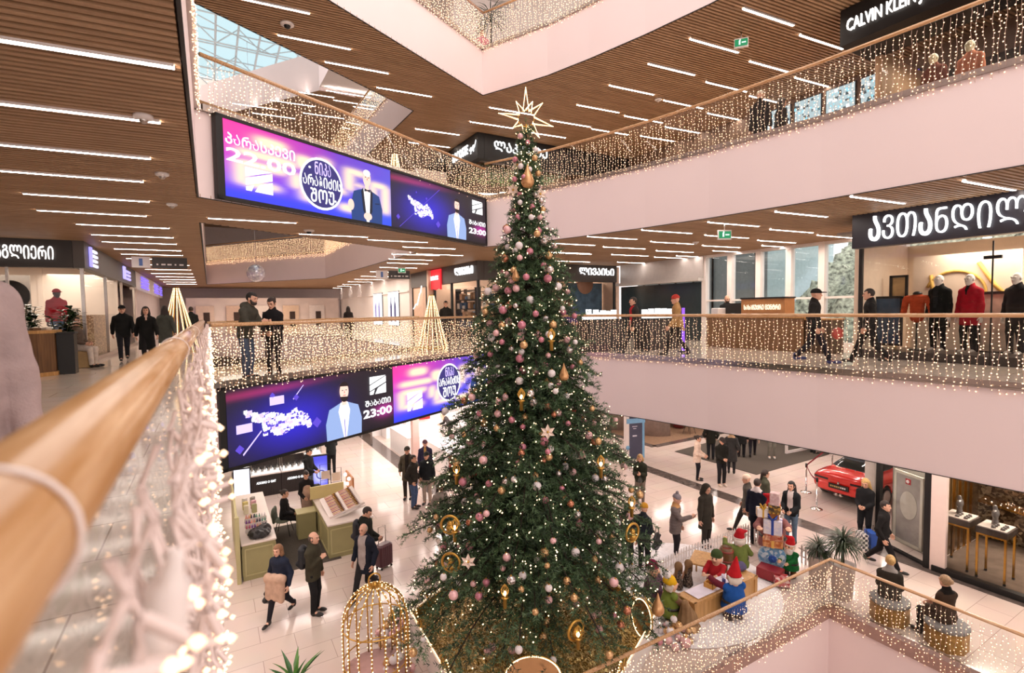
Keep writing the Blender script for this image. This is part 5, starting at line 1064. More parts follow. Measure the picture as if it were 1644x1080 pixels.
t = thing('toy_box', 'small open wooden toy box on the workshop desk', 'toy', D_(-.22, .0, .541), rz+.2); mb = MB()
for x, y, w, d in ((0, -.09, .26, .02), (0, .09, .26, .02), (-.12, 0, .02, .2), (.12, 0, .02, .2)): mb.box((x, y, .05), (w, d, .1))
mb.box((0, 0, .01), (.24, .18, .02)); mb.build('body', mat('yellow_wood', '#c9913f', .5, 0, .1), t); mb = MB(); mb.sph((.03, 0, .05), .05, 10, 8); mb.build('ball', mat('red_ball', '#a33227', .4), t)
V, F = blend([('e', (0, 0, .07), (.17, .12, .08)), ('e', (.08, .03, .09), (.09, .08, .07))], .012); o = np_obj('cloth_bundle', V, F, [cloth('#57506e')], None, None, True, D_(L/2-.12, .12, .52)); tag(o, 'purple grey cloth bundle at the right end of the desk', 'bundle')
for k, (x, y) in enumerate(((.12, -.05), (.28, .08))): mb = MB(); mb.lathe([(0, 0), (.035, 0), (.04, .07), (.034, .07), (.03, .01), (0, .01)], n=12); tag(mb.build('paint_pot', mat('paint_pot_%d' % k, ('#3c3a7a', '#d9d2e0')[k], .4), loc=D_(x, y, .541)), ('blue', 'white')[k]+' paint pot on the paper covered desk', 'paint pot')
mb = MB(); mb.cyl((0, 0, 0), (.14, 0, .05), .007, .004, 6); tag(mb.build('paint_brush', mat('brush_red', '#7a2a26', .5), loc=D_(.02, -.1, .548), rz=rz+.5), 'red handled paint brush on the paper covered desk', 'brush')
# small table
p = G(1128, 934); t = thing('small_table', 'small brown wooden table beside the red gnome', 'table', p, .5); mb = MB(); mb.box((0, 0, .55), (.72, .5, .04), bev=.008); mb.build('table_top', OAK, t)
for sx in (-1, 1):
    for sy in (-1, 1): mb = MB(); mb.cyl((sx*.31, sy*.2, 0), (sx*.31, sy*.2, .53), .02, .026, 8); mb.build('leg', OAK, t)
mb = MB(); mb.box((0, .21, .49), (.6, .02, .08)); mb.box((0, -.21, .49), (.6, .02, .08)); mb.build('apron', OAK, t)
# barrel
p = G(1166, 926); t = thing('barrel', 'wooden barrel with red bands held by the olive gnome', 'barrel', p+Vector((0, 0, .36))); mb = MB(); mb.lathe([(0, .0), (.13, 0), (.155, .12), (.16, .18), (.155, .24), (.13, .36), (.115, .36), (.13, .2), (0, .2)], n=20); mb.build('staves', WALNUT, t)
for z, r in ((.06, .150), (.28, .152)): mb = MB(); mb.lathe([(r-.012, z-.02), (r+.006, z-.02), (r+.006, z+.02), (r-.012, z+.02)], n=20); mb.build('hoop', mat('hoop_red', '#8a3a30', .5), t)
mb = MB(); mb.lathe([(0, -.36), (.1, -.36), (.1, -.33), (.03, -.31), (.03, -.02), (.1, 0), (0, 0)], n=12); mb.build('pedestal', WALNUT, t)
# presents, one on another
gp = G(1240, 922); gz = Z0+.06; gr = atan2(gp.y, gp.x)-pi/2
def present(label, col, w, h, d, z, dx=0, dy=0, rib=None, bow=False, pat=None, rz=0., rx=0.):
    w, h, d, z, dx, dy = w*.84, h*.8, d*.84, .06+(z-.06)*.8, dx*.84, dy*.84; R = Matrix.Rotation(gr, 3, 'Z'); t = thing('present', label, 'present', gp+R@Vector((dx, dy, 0))+Vector((0, 0, z)), gr+rz); mm = glitter('wrap_'+col[1:]+pat[1:], col, pat, 18., .1, .5) if pat else mat('wrap_'+col[1:], col, .4, 0, .08, 10.)
    mb = MB(); mb.box((0, 0, h/2), (w, d, h), bev=.008); mb.build('box', mm, t)
    if rib:
        rm = mat('ribbon_'+rib[1:], rib, .3, .2); mb = MB(); mb.box((0, 0, h/2), (w*.14, d+.012, h+.012)); mb.box((0, 0, h/2), (w+.012, d*.14, h+.010)); mb.build('ribbon', rm, t)
        if bow:
            mb = MB()
            for sx in (-1, 1):
                for k in (.6, 1.5): mb.tube([(sx*.16*w*1.6*sin(q)*cos(.3), -.02+.05*k*cos(q)-.05, h+.012+.07*sin(q)*k) for q in np.linspace(0, pi, 9)], .018, 6)
            mb.build('bow', rm, t)
    return t
gz = .06+Z0-gp.z
present('red present at the foot of the stack, in front of the blue wheel', '#8e1f26', .62, .3, .4, .06, -.05, -.36, None, rz=-.3)
present('red and white patterned present behind the glass at the foot of the stack', '#b02a30', .36, .24, .3, .06, .22, -.62, None, pat='#f0dcd8', rz=.2)
t = thing('candy_wheel', 'big blue and white patchwork wheel with a rosette under the presents', 'decoration', gp+Vector((0, 0, .10)), gr); mb = MB(); Ry = Matrix.Rotation(pi/2, 3, 'X')
mb.lathe([(0, -.09), (.26, -.09), (.36, -.06), (.385, 0), (.36, .06), (.26, .09), (0, .09)], (0, 0, .385), n=36, R=Ry); mb.build('wheel', glitter('patchwork_blue', '#5f93bd', '#d6e3ea', 14., 0, .4), t)
mb = MB()
for k in range(10): a = 2*pi*k/10; mb.sph((.07*cos(a), -.10, .385+.07*sin(a)), (.045, .02, .045), 8, 6)
mb.sph((0, -.115, .385), .045, 8, 6); mb.build('rosette', mat('rosette_blue', '#2b57a8', .4), t); t.scale = (.82, .82, .82)
present('orange and gold striped present on top of the blue wheel', '#b5622f', .5, .2, .36, .87, 0, 0, '#e2b25a', pat='#e0a870')
present('red and cream present above the orange striped one', '#a8452f', .46, .18, .34, 1.072, .02, 0, None, pat='#e6b690', rz=.08)
present('blue and white present with a wide blue ribbon in the middle of the stack', '#d9d4e2', .46, .42, .36, 1.254, 0, 0, '#2d4aa0', True, pat='#f0e6e4', rz=-.06)
present('small brown orange present above the blue ribboned one', '#9a5a2a', .24, .16, .22, 1.70, .03, 0, None, pat='#c98a4a')
present('black and gold leopard patterned present near the top of the stack', '#3a2a18', .3, .24, .26, 1.862, .03, 0, None, pat='#d9a53c', rz=.1)
present('pale pink present at the very top of the stack', '#d9b5b6', .24, .36, .22, 2.104, .04, 0, None, pat='#f2dcd8', rz=-.1)
present('white present with a shiny gold bow left of the leopard one', '#ece2dc', .30, .24, .26, 1.70, -.27, .03, '#cfa233', True, rz=.2)
# ================================================================ ground floor: kiosks, shops, entrance hall
def simple(name, label, cat, mb, mats, loc=(0, 0, 0), rz=0, group=None): return tag(mb.build(name, mats, loc=loc, rz=rz), label, cat, group)
OLIVE = mat('sage_green_paint', '#9c9468', .5, 0, .05, 3.); OLIVE2 = mat('pale_sage_trim', '#b8ae80', .5, 0, .04, 3.); TOPW = mat('pale_counter_top', '#e6d8d0', .3, 0, .03, 3.)
SLATD = mat('dark_slat_front', '#453c3c', .5, 0, .2, 20.)
def counter(label, u0, u1, v0, v1, h, front, top, panels=True, name='counter', trim=None, cat='counter', z=Z0):
    c = ((u0+u1)/2, (v0+v1)/2); w, d = u1-u0, v1-v0; t = thing(name, label, cat, (c[0], c[1], z)); mb = MB(); mb.box((0, 0, h/2), (w, d, h)); mb.build('body', front, t)
    mb = MB(); mb.box((0, 0, h+.02), (w+.05, d+.05, .045), bev=.008); mb.build('counter_top', top, t)
    if panels:
        for y, W_, ax in ((-d/2-.006, w, 0), (d/2+.006, w, 0), (-w/2-.006, d, 1), (w/2+.006, d, 1)):
            mb = MB(); n = max(1, round(W_/1.1))
            for i in range(n):
                x = -W_/2+W_*(i+.5)/n; ww = W_/n-.12
                for q, sz in (((x, h*.12+.02), (ww, .025)), ((x, h*.88), (ww, .025)), ((x-ww/2, h*.5), (.025, h*.76)), ((x+ww/2, h*.5), (.025, h*.76))):
                    mb.box((q[0], y, q[1]) if ax == 0 else (y, q[0], q[1]), (sz[0], .02, sz[1]) if ax == 0 else (.02, sz[0], sz[1]))
            mb.build('panel_moulding', trim or OLIVE2, t)
    return t
# --- cosmetics kiosk
counter('sage green kiosk counter on the left with a rack of tubes', .45, 1.17, 13.55, 17.3, .86, OLIVE, TOPW)
counter('sage green kiosk counter on the right covered with brushes', 2.42, 3.55, 13.6, 16.9, .86, OLIVE, TOPW)
counter('low sage green cabinet between the two kiosk counters', 1.9, 2.38, 15.2, 15.6, .72, OLIVE, OLIVE2, False)
mb = MB(); mb.box((.36, 15.4, Z0+.75), (.05, 3.9, 1.5)); mb.box((.36, 13.5, Z0+.8), (.09, .09, 1.6)); simple('kiosk_screen_panel', 'tall sage green back panel along the left kiosk counter', 'panel', mb, OLIVE2)
mb = MB(); mb.box((1.9, 15.0, Z0+.012), (1.6, 3.0, .02)); simple('floor_mat', 'dark grey floor mat inside the sage green kiosk', 'mat', mb, CARPET)
ct = Z0+.90
t = thing('tube_rack', 'clear rack of pink and purple tubes on the left kiosk counter', 'display rack', (.8, 14.25, ct)); mb = MB()
for k in range(3): mb.box((0, -.1+.1*k, .05+.09*k), (.5, .09, .02)); mb.box((0, -.145+.1*k, .09+.09*k), (.5, .008, .1))
mb.build('shelf', mat('acrylic', '#d8cfc8', .15), t)
TC = ['#c9607a', '#7a3f8c', '#e3a08c', '#3c2f4a', '#6a9a86', '#d9d0d2']
for k in range(3):
    for i in range(8): mb = MB(); mb.lathe([(0, 0), (.02, 0), (.022, .1), (.012, .12), (.012, .15), (0, .15)], n=8); o = mb.build('tube', mat('tube_%d' % ((i//2+k) % 6), TC[(i//2+k) % 6], .35), t, (-.21+.06*i, -.1+.1*k, .062+.09*k))
V, F = blend([('e', (0, 0, .08), (.26, .3, .10)), ('e', (.12, .12, .12), (.16, .14, .1)), ('e', (-.1, -.14, .1), (.14, .12, .1))], .016, lambda D, X: np.maximum(D+.012*np.sin(X[..., 0]*40)*np.sin(X[..., 1]*37), -X[..., 2]), .03); o = np_obj('pouch_pile', V, F, [mat('black_pouches', '#1c1a1c', .35, 0, .3, 30.)], None, None, True, (.85, 13.9, ct)); tag(o, 'pile of shiny black pouches at the near end of the left kiosk counter', 'pouches', kind='stuff')
for k in range(7):
    x, y = .62+.1*(k % 4), 14.7+.22*(k//4)+.05*(k % 2); cc = ('#d9b23c', '#c9502f', '#5f8f3c', '#d8d0c8', '#c9607a', '#e6cc7a', '#3c6a4a')[k]
    mb = MB(); mb.lathe([(0, 0), (.03, 0), (.032, .13), (.014, .16), (.014, .2), (0, .2)], n=10); simple('bottle', '%s bottle standing in the mid part of the left kiosk counter' % ('yellow', 'orange', 'green', 'white', 'pink', 'pale yellow', 'dark green')[k], 'bottle', mb, mat('bottle_%d' % k, cc, .3), (x, y, ct))
for k in range(6): mb = MB(); mb.box((0, 0, .12), (.12, .1, .24), bev=.01); simple('product_box', '%s product box at the far end of the left kiosk counter' % ('cream', 'sage', 'pale yellow', 'pink', 'white', 'grey')[k], 'box', mb, mat('pbox_%d' % k, ('#e6dcc0', '#a8a678', '#e0d08a', '#d9a8b0', '#eee8e4', '#a09890')[k], .5), (.65+.2*(k % 2), 15.6+.32*(k//2), ct), .2*k)
t = thing('brush_tray', 'slanted tray of orange and red brushes on the right kiosk counter', 'display tray', (2.98, 14.6, ct+.10)); mb = MB(); R = Matrix.Rotation(-.25, 3, 'Y')@Matrix.Rotation(.12, 3, 'X'); mb.box((0, 0, .06), (.95, 1.35, .02), R=R); mb.box((0, -.68, .07), (.95, .02, .05), R=R); mb.build('tray', TOPW, t)
for k in range(30):
    mb = MB(); x, y = -.40+.4*(k//15)+.06, -.6+.085*(k % 15); mb.cyl(R@Vector((x, y, .085)), R@Vector((x+.2, y, .085)), .013, .010, 6, 0); mb.cyl(R@Vector((x+.2, y, .085)), R@Vector((x+.28, y, .085)), .014, .022, 6, 1); mb.cyl(R@Vector((x+.28, y, .085)), R@Vector((x+.33, y, .085)), .024, .008, 6, 2)
    o = mb.build('brush', [mat('brush_handle_%d' % (k % 4), ('#d98a3c', '#c9502f', '#e6b25a', '#a83a30')[k % 4], .35), BRASS, mat('bristle', '#6a3a28', .9)], loc=(2.98, 14.6, ct+.11)); w = ('orange', 'red', 'yellow', 'dark red')[k % 4]; tag(o, '%s handled brush lying in the slanted tray on the right kiosk counter' % w, 'brush', '%s handled brushes in the slanted tray' % w)
t = thing('vanity_mirror', 'vanity light frame with round bulbs at the far right of the kiosk', 'lit mirror', (3.5, 15.9, ct)); mb = MB(); mb.box((0, 0, .28), (.04, .9, .5)); mb.build('frame', mat('orange_wood', '#c27a3c', .5), t)
for k in range(4): mb = MB(); mb.sph((-.05, -.36+.24*k, .42 if k % 2 else .2), .055, 12, 8); mb.build('bulb', glow('#fff0dc', 3.), t)
for k, (y, hh) in enumerate(((16.4, .62), (16.75, .7))): t = thing('easel_stand', ('small', 'taller')[k]+' wire picture easel at the back of the right kiosk counter', 'easel', (3.2-.25*k, y, ct)); mb = MB(); mb.tube([(-.16, 0, 0), (-.16, .03, hh), (.16, .03, hh), (.16, 0, 0)], .008, 6); mb.tube([(-.16, 0, .2), (.16, 0, .2)], .008, 6); mb.build('frame', BLACK, t); mb = MB(); mb.box((0, .0, .36), (.26, .01, .26)); mb.build('card', CREAM, t)
mb = MB(); mb.box((0, 0, .19), (.95, .04, .36)); simple('upright_board', 'pale yellow upright board on the right kiosk counter', 'board', mb, mat('pale_yellow', '#d8c78a', .5, 0, .03), (2.8, 15.75, ct))
V, F = blend([('e', (0, 0, .1), (.16, .1, .1)), ('c', V3(-.08, 0, .16), V3(.08, 0, .16), .05, .05)], .014); o = np_obj('black_bag', V, F, [BLACK], None, None, True, (2.6, 16.5, ct)); tag(o, 'black handbag lying at the back of the right kiosk counter', 'bag')
# chair and the two kiosk women
def shell_chair(label, p, rz, col):
    t = thing('chair', label, 'chair', p, rz); V, F = blend([('c', V3(-.08, 0, .45), V3(.08, 0, .45), .20, .20, {'flat': ((0, 0, 1), .22)}), ('c', V3(-.08, -.23, .50), V3(.08, -.23, .50), .13, .13, {'flat': ((0, 1, 0), .35)}), ('c', V3(-.09, -.25, .68), V3(.09, -.25, .68), .15, .15, {'flat': ((0, 1, 0), .3)})], .014, None, .06); np_obj('seat_shell', V, F, [cloth(col)], t, None, True)
    for sx in (-1, 1):
        for sy in (-1, 1): mb = MB(); mb.cyl((sx*.14, sy*.13, .42), (sx*.22, sy*.22, 0), .012, .009, 8); mb.build('leg', BLACK, t)
p = Vector(at(456, 858, Z0)); f = facing(p, 75); shell_chair('grey green shell chair under the seated kiosk woman', p, atan2(-f[0], f[1]), '#6e7264')
person('seated woman in black with apron straps at the sage kiosk', p+Vector((f[0], f[1], 0))*.02, f, 1.66, 'sit', '#1d1b1c', 'sweater', legs='#1c1b1d', hair='bun', fem=True, over='#2a2626', hp=.05)
put_person('standing woman in black with a beige apron inside the sage kiosk', 494, 843, Z0, 10, H=1.66, pose='hold', top='#1e1c1e', kind='sweater', legs='#1d1c20', hair='bun', fem=True, over='#b89a8a', hp=.4)
# --- watch kiosk
def vitrine(label, u0, u1, v0, v1, z, h, n, g):
    t = thing('glass_display_case', label, 'display case', ((u0+u1)/2, (v0+v1)/2, z)); w, d = u1-u0, v1-v0; mb = MB(); mb.box((0, 0, .02), (w, d, .04)); mb.build('base', glow('#f6efec', .95), t); mb = MB(); mb.box((0, 0, h/2+.04), (w-.02, d-.02, h)); mb.build('glass_box', SHOPGLASS, t)  # base made to glow, standing in for light inside the case
    mb = MB()
    for sx in (-1, 1):
        for sy in (-1, 1): mb.box((sx*(w/2-.01), sy*(d/2-.01), h/2), (.02, .02, h+.06))
    mb.box((0, 0, h+.05), (w, d, .02)); mb.build('frame', STEEL, t)
    for k in range(n):
        o = MB(); o.lathe([(0, 0), (.045, 0), (.04, .05), (0, .06)], n=10, mi=1); o.lathe([(.028, .07), (.05, .07), (.05, .13), (.028, .13)], n=12, mi=0); o.sph((0, -.05, .10), (.03, .012, .03), 8, 6, 2)
        q = o.build('watch', [BLACK, WHITE, STEEL], loc=((u0+u1)/2-w/2+w*(k+.5)/n, (v0+v1)/2+(-.1 if k % 2 else .12), z+.04)); tag(q, 'wristwatch on a white stand inside '+g, 'watch', 'wristwatches inside '+g)
for k, (a, b) in enumerate(((1.0, 1.95), (1.97, 2.95))):
    t = counter('dark slatted watch kiosk counter, %s one' % ('left', 'right')[k], a, b, 19.6, 20.2, .74, SLATD, WHITE, False); mb = MB()
    for i in range(19): mb.box((-.45+.05*i, -.31, .37), (.028, .02, .7))
    mb.build('front_slat', mat('dark_slat', '#2e2828', .5), t); mb = fit(text_mb('ADDIMO O GMT', 1, .01, bold=.02), .62, .085, 0, .5, -.33); mb.build('lettering', glow('#ffffff', 1.3), t)
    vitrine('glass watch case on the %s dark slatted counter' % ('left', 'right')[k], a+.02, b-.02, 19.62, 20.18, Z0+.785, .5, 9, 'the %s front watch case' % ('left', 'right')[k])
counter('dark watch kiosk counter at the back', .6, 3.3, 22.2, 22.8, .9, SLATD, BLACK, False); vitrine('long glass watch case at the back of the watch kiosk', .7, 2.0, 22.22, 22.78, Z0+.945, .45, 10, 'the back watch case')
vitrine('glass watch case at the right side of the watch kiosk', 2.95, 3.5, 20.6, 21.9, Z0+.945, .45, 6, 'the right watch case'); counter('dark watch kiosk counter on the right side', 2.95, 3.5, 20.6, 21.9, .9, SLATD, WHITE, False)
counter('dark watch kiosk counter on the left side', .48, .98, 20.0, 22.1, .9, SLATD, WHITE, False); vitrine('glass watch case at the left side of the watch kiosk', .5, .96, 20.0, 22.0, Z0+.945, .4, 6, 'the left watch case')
def lightbox(label, a, b, z0, z1, pic, nm='light_box'):
    a, b = Vector((a[0], a[1], 0)), Vector((b[0], b[1], 0)); e = b-a; L = e.length; t = thing(nm, label, 'illuminated sign', ((a.x+b.x)/2, (a.y+b.y)/2, z0), atan2(e.y, e.x)); h = z1-z0; mb = MB(); mb.box((0, .04, h/2), (L, .08, h)); mb.build('housing', BLACK, t); mb = MB(); mb.box((0, -.008, h/2), (L-.06, .012, h-.06)); mb.build('picture', pic, t); return t, L, h
t, L, h = lightbox('white glowing light box at the left end of the watch kiosk', (.46, 19.6), (.99, 19.55), Z0+.02, Z0+1.1, glow('#eceafc', 1.15)); mb = MB(); flat(mb, ellip(0, h*.5, .15, .15), -.016, 0); flat(mb, ellip(0, h*.5, .13, .13), -.019, 1); mb.build('print', [glow('#d8d4e0', 1.), glow('#fffbe8', 1.15)], t)
def bluegrad(X, Z): return L3('#d8d8ff')*np.exp(-((X-.5)/.5)**2-((Z-.35)/.25)**2)[..., None]+L3('#4a4ad0')*np.ones(X.shape+(1,))
t, L, h = lightbox('blue light box with a watch picture at the right end of the watch kiosk', (2.98, 19.5), (3.52, 19.45), Z0+.05, Z0+1.2, BLACK); display('lit_picture', -L/2+.03, L/2-.03, .04, h-.04, bluegrad, t); COL.objects[-1].location.y = -.01
mb = MB(); flat(mb, ellip(.02, h*.38, .17, .17), -.03, 0); flat(mb, ellip(.02, h*.38, .13, .13), -.034, 1); mb.build('print', [glow('#3a3a8a', 1.), glow('#b8c0f0', 1.)], t)
put_person('man in a dark hooded jacket leaning at the watch kiosk', 497, 800, Z0, 60, H=1.74, pose='hold', top='#1f2020', kind='jacket', hood=True, legs='#5a6478', hair='short', hp=.3)
I = put_person('person in dark clothes holding up a phone behind the watch kiosk', 533, 762, Z0, 180, H=1.7, pose='camera', top='#26292a', kind='jacket', legs='#1f2022', hair='short')
# --- white jewellery shop behind the tree
BW = mat('bright_white_lacquer', '#f6f0ee', .25, 0, .02); REDP = mat('red_lacquer', '#a8282c', .3, 0, .04)
counter('white glossy jewellery counter on the left of the shop column', 7.05, 8.5, 20.9, 23.4, .95, BW, BW, False); counter('white glossy jewellery counter nearest the tree', 7.6, 9.8, 17.5, 20.2, .95, BW, BW, False); counter('long white counter along the right wall of the jewellery shop', 10.4, 11.4, 18.5, 25, .95, BW, BW, False); counter('white counter at the back of the jewellery shop', 7.4, 10.5, 25.2, 26.0, 1.0, BW, BW, False)
mb = MB(); mb.box((7.52, 17.45, Z0+.5), (.12, .1, 1.0)); mb.box((8.7, 17.45, Z0+.06), (2.3, .08, .12)); simple('red_counter_frame', 'red upright and base trim on the counter nearest the tree', 'trim', mb, REDP)
mb = MB(); mb.box((7.75, 20.86, Z0+.07), (1.4, .06, .14)); simple('red_plinth', 'red plinth at the foot of the left jewellery counter', 'trim', mb, REDP)
mb = MB(); mb.box((9.2, 26.1, Z0+1.5), (4.6, .1, 3.0)); mb.box((11.5, 22, Z0+1.5), (.1, 8.5, 3.0)); struct('wall_jewellery_shop', mb, BW)
mb = MB(); mb.box((8.9, 25.0, Z0+1.05), (1.5, .06, .5)); simple('red_board', 'red panel on the back counter of the jewellery shop', 'panel', mb, REDP)
mb = MB(); mb.box((7.2, 20.4, -3.3), (.28, .28, 3.4)); struct('column_shop', mb, mat('pink_column', '#d9b8ae', .5, 0, .03))
for k in range(3):
    t = MB(); t.lathe([(0, 0), (.1, 0), (.1, .02), (.03, .05), (.03, .1), (.09, .2), (.11, .3), (.06, .38), (.035, .45), (.035, .52), (0, .53)], n=14); o = simple('necklace_bust', 'white necklace bust on the left jewellery counter, %s of three' % ('left', 'middle', 'right')[k], 'bust', t, BW, (7.3+.36*k, 22.6, Z0+.995)); o.scale.y = .6
for k in range(8): mb = MB(); mb.box((0, 0, .03), (.22, .16, .06), bev=.01); simple('jewel_tray', 'small jewellery tray on the counter nearest the tree', 'tray', mb, mat('tray_grey', '#b9b0b4', .4), (7.9+.45*(k % 4), 18.1+.9*(k//4), Z0+.995), 0, 'jewellery trays on the counter nearest the tree')
put_person('shop assistant in black bending over a white jewellery counter', 724, 712, Z0, -70, H=1.68, pose='bend', top='#3a3434', kind='sweater', legs='#2a2626', hair='bun', fem=True)
area('fill_lamp', (9, 20.5, B1-.2), 3, 4, 190, (1, .95, .95)); area('fill_lamp', (15.35, 5.95, B1-.1), .4, .8, 36)  # unseen lamps added to brighten the white counters and the window wall
mb = MB(); mb.box((6.5, 26.5, -3.4), (.06, .06, 3.2)); mb.box((6.5, 24.6, -3.4), (.06, .06, 3.2)); struct('door_frame_shop', mb, STEEL)
mb = MB(); mb.box((4, 33, -3.3), (20, .2, 3.4)); struct('wall_ground_far', mb, CREAM)
# --- four men near the jewellery shop
put_person('man in a long olive coat with hands in pockets, behind the group of men', 656, 800, Z0, -15, H=1.8, pose='pocket', top='#4c463a', kind='coat', hem=.62, legs='#3a342e', hat=('cap', '#3a352e'), front=('#2a2624', .06, .8))
put_person('man in a navy purple jacket and cap at the back right of the group', 684, 782, Z0, 0, H=1.74, pose='stand', top='#2c2840', kind='jacket', legs='#24222c', hat=('cap', '#4a3038'), front=('#b08a50', .04, 1.1))
put_person('man in a dark puffer jacket and blue jeans facing his friend', 664, 815, Z0, 60, H=1.74, pose='pocket', top='#2f2c28', kind='jacket', puff=True, legs='#46587a', hair='short', shoes='#2a2624')
put_person('man in a black jacket and light grey trousers by the tree', 687, 808, Z0, -20, H=1.74, pose='stand', top='#22262a', kind='jacket', legs='#a8988c', hat=('cap', '#2f3230'), hood=True)
I = put_person('person in black seen behind the left branches of the tree', 708, 866, Z0, 30, H=1.66, pose='stride', top='#8a8078', kind='jacket', legs='#1e1c1f', hair='long', fem=True)
handbag('golden yellow handbag at the person behind the left branches', I['hl']+Vector((0, 0, -.42)), 0, '#b58a3a')
# --- people in front of the sage kiosk
I = put_person('woman in a navy top carrying a beige coat and black bag', 452, 992, Z0, -35, H=1.62, pose='stride', top='#232838', kind='jacket', hem=.9, legs='#222026', hair='bob', hairc='#8a6244', fem=True, hp=.1)
q = I['obj'].location+I['fwd']*.17+Vector((0, 0, .50)); V, F = blend([('c', V3(-.16, 0, .45), V3(.16, 0, .45), .085, .085), ('c', V3(-.14, .0, .40), V3(-.12, 0, 0), .075, .07), ('c', V3(.12, .0, .40), V3(.14, 0, .05), .075, .08), ('c', V3(0, 0, .40), V3(0, 0, .05), .07, .08)], .016, lambda D, X: D+.006*np.sin(X[..., 0]*45+X[..., 2]*6), .05); o = np_obj('folded_coat', V, F, [cloth('#c2a08a')], None, None, True, q); o.rotation_euler.z = atan2(-I['fwd'].x, I['fwd'].y); tag(o, 'beige coat carried over the arms of the woman in navy', 'coat')
handbag('black shoulder bag swinging at the side of the woman in navy', I['hr']+Vector((.05, .1, -.36)), .8, '#1e1c1c', strap=.34)
I = put_person('bald man with glasses in an olive jacket walking with a backpack', 505, 984, Z0, 60, H=1.76, pose='chest', top='#3d392c', kind='jacket', hem=.76, legs='#1f1e20', hair='balding', hairc='#5a4a40', beard=None)
def backpack(label, I, col):
    V, F = blend([('c', V3(0, 0, .06), V3(0, 0, .34), .13, .12, {'flat': ((0, 1, 0), .7)}), ('c', V3(-.07, -.06, .08), V3(.07, -.06, .08), .06, .06), ('c', V3(-.09, .09, .38), V3(-.09, .1, .1), .02, .02), ('c', V3(.09, .09, .38), V3(.09, .1, .1), .02, .02)], .014); o = np_obj('backpack', V, F, [mat('bag_'+col[1:], col, .6, 0, .1, 20.)], None, None, True, I['back']+Vector((0, 0, -.2))-I['fwd']*.03); o.rotation_euler.z = atan2(-I['fwd'].x, I['fwd'].y); tag(o, label, 'backpack')
backpack('black backpack on the bald man in the olive jacket', I, '#1f2024')
put_person('bald man in a dark navy coat over a grey sweater striding past the birdcage', 588, 958, Z0, -35, H=1.72, pose='stride', top='#1e222e', kind='coat', hem=.6, legs='#2a2829', hair='balding', hairc='#b0a090', front=('#a89c98', .10, .75))
I = put_person('man in a dark hooded coat looking at his phone beside a suitcase', 590, 932, Z0, 70, H=1.78, pose='phonelow', top='#24251f', kind='coat', hem=.66, legs='#1f1e20', hair='short', hood=True)
backpack('black backpack on the man with the suitcase', I, '#25242a'); phone('black phone in the hands of the man with the suitcase', I)
p = Vector(at(617, 910, Z0)); t = thing('suitcase', 'burgundy hard shell suitcase with its handle pulled up', 'suitcase', p, .4); mb = MB(); mb.box((0, 0, .33), (.40, .25, .56), bev=.04)
for k in range(6): mb.box((-.15+.06*k, -.128, .33), (.02, .012, .48))
mb.build('shell', mat('burgundy_shell', '#553038', .35, 0, .08), t); mb = MB(); mb.tube([(-.11, .06, .6), (-.11, .06, 1.02), (.11, .06, 1.02), (.11, .06, .6)], .011, 8); mb.build('handle', STEEL, t)
for sx in (-1, 1):
    for sy in (-1, 1): mb = MB(); mb.cyl((sx*.15-.012, sy*.09, .03), (sx*.15+.012, sy*.09, .03), .03, n=10); mb.build('wheel', BLACK, t)
# --- right side: totem, desks, matting, vestibule
p = Vector((15.35, 16.0, Z0)); t = thing('directory_totem', 'tall dark blue and light blue directory totem by the entrance', 'sign', p, radians(-14)); mb = MB(); mb.box((0, 0, 1.5), (.62, .2, 3.0)); mb.build('body', mat('totem_slate', '#4a4d63', .4), t)
mb = MB(); mb.box((.36, 0, 1.5), (.1, .22, 3.0)); mb.box((.0, -.02, 1.62), (.86, .22, .2)); mb.build('blue_band', mat('totem_blue', '#7fb2d8', .4), t); mb = MB(); mb.box((-.38, 0, 1.5), (.15, .2, 3.0)); mb.build('white_side', WHITE, t)
mb = MB(); g = random.Random(4)
for r in range(13): x = -.25; [mb.box((x+.03+.09*k, -.102, 2.9-.075*r), (g.uniform(.04, .08), .006, .028)) for k in range(g.randint(2, 5))]
for r in range(2): mb.box((-.05, -.102, 1.38-.09*r), (.24-.1*r, .006, .03))
mb.box((-.05, -.102, .98), (.2, .006, .06)); mb.build('lettering', mat('totem_text', '#d8d8e6', .5), t); mb = MB(); mb.lathe([(.0, 0), (.09, 0), (.09, .012), (0, .012)], (-.38, -.10, .5), 20, R=Matrix.Rotation(pi/2, 3, 'X')); mb.build('round_emblem', MT['totem_blue'], t)
mb = MB(); mb.box((20, 19.5, Z0+.004), (5.4, 5.2, .008)); struct('floor_lounge', mb, mat('brown_carpet', '#8a6c54', .9, 0, .15, 8.))
mb = MB(); mb.box((20.2, 16.85, Z0+.006), (5.6, .35, .01)); mb.box((17.35, 19.6, Z0+.006), (.35, 5.6, .01)); struct('floor_border', mb, STONE)
def desk(label, c, r, a0, a1, h):
    mb = MB(); n = 16; P = [(r*cos(a0+(a1-a0)*k/n), r*sin(a0+(a1-a0)*k/n)) for k in range(n+1)]
    t = thing('reception_desk', label, 'desk', c); mb.prism(P+[(x*.55, y*.55) for x, y in P[::-1]], .0, h); mb.build('body', mat('bronze_cladding', '#8d7a70', .3, .6, .1), t); mb = MB(); mb.prism([(x*1.03, y*1.03) for x, y in P]+[(x*.5, y*.5) for x, y in P[::-1]], h, h+.04); mb.build('desk_top', WHITE, t)
desk('curved bronze reception desk half hidden by the right side of the tree', (18.9, 21.2, Z0), 1.3, 2.6, 4.9, 1.1); desk('curved bronze reception desk right of the directory totem', (19.6, 19.0, Z0), 1.2, 2.7, 4.6, 1.1)
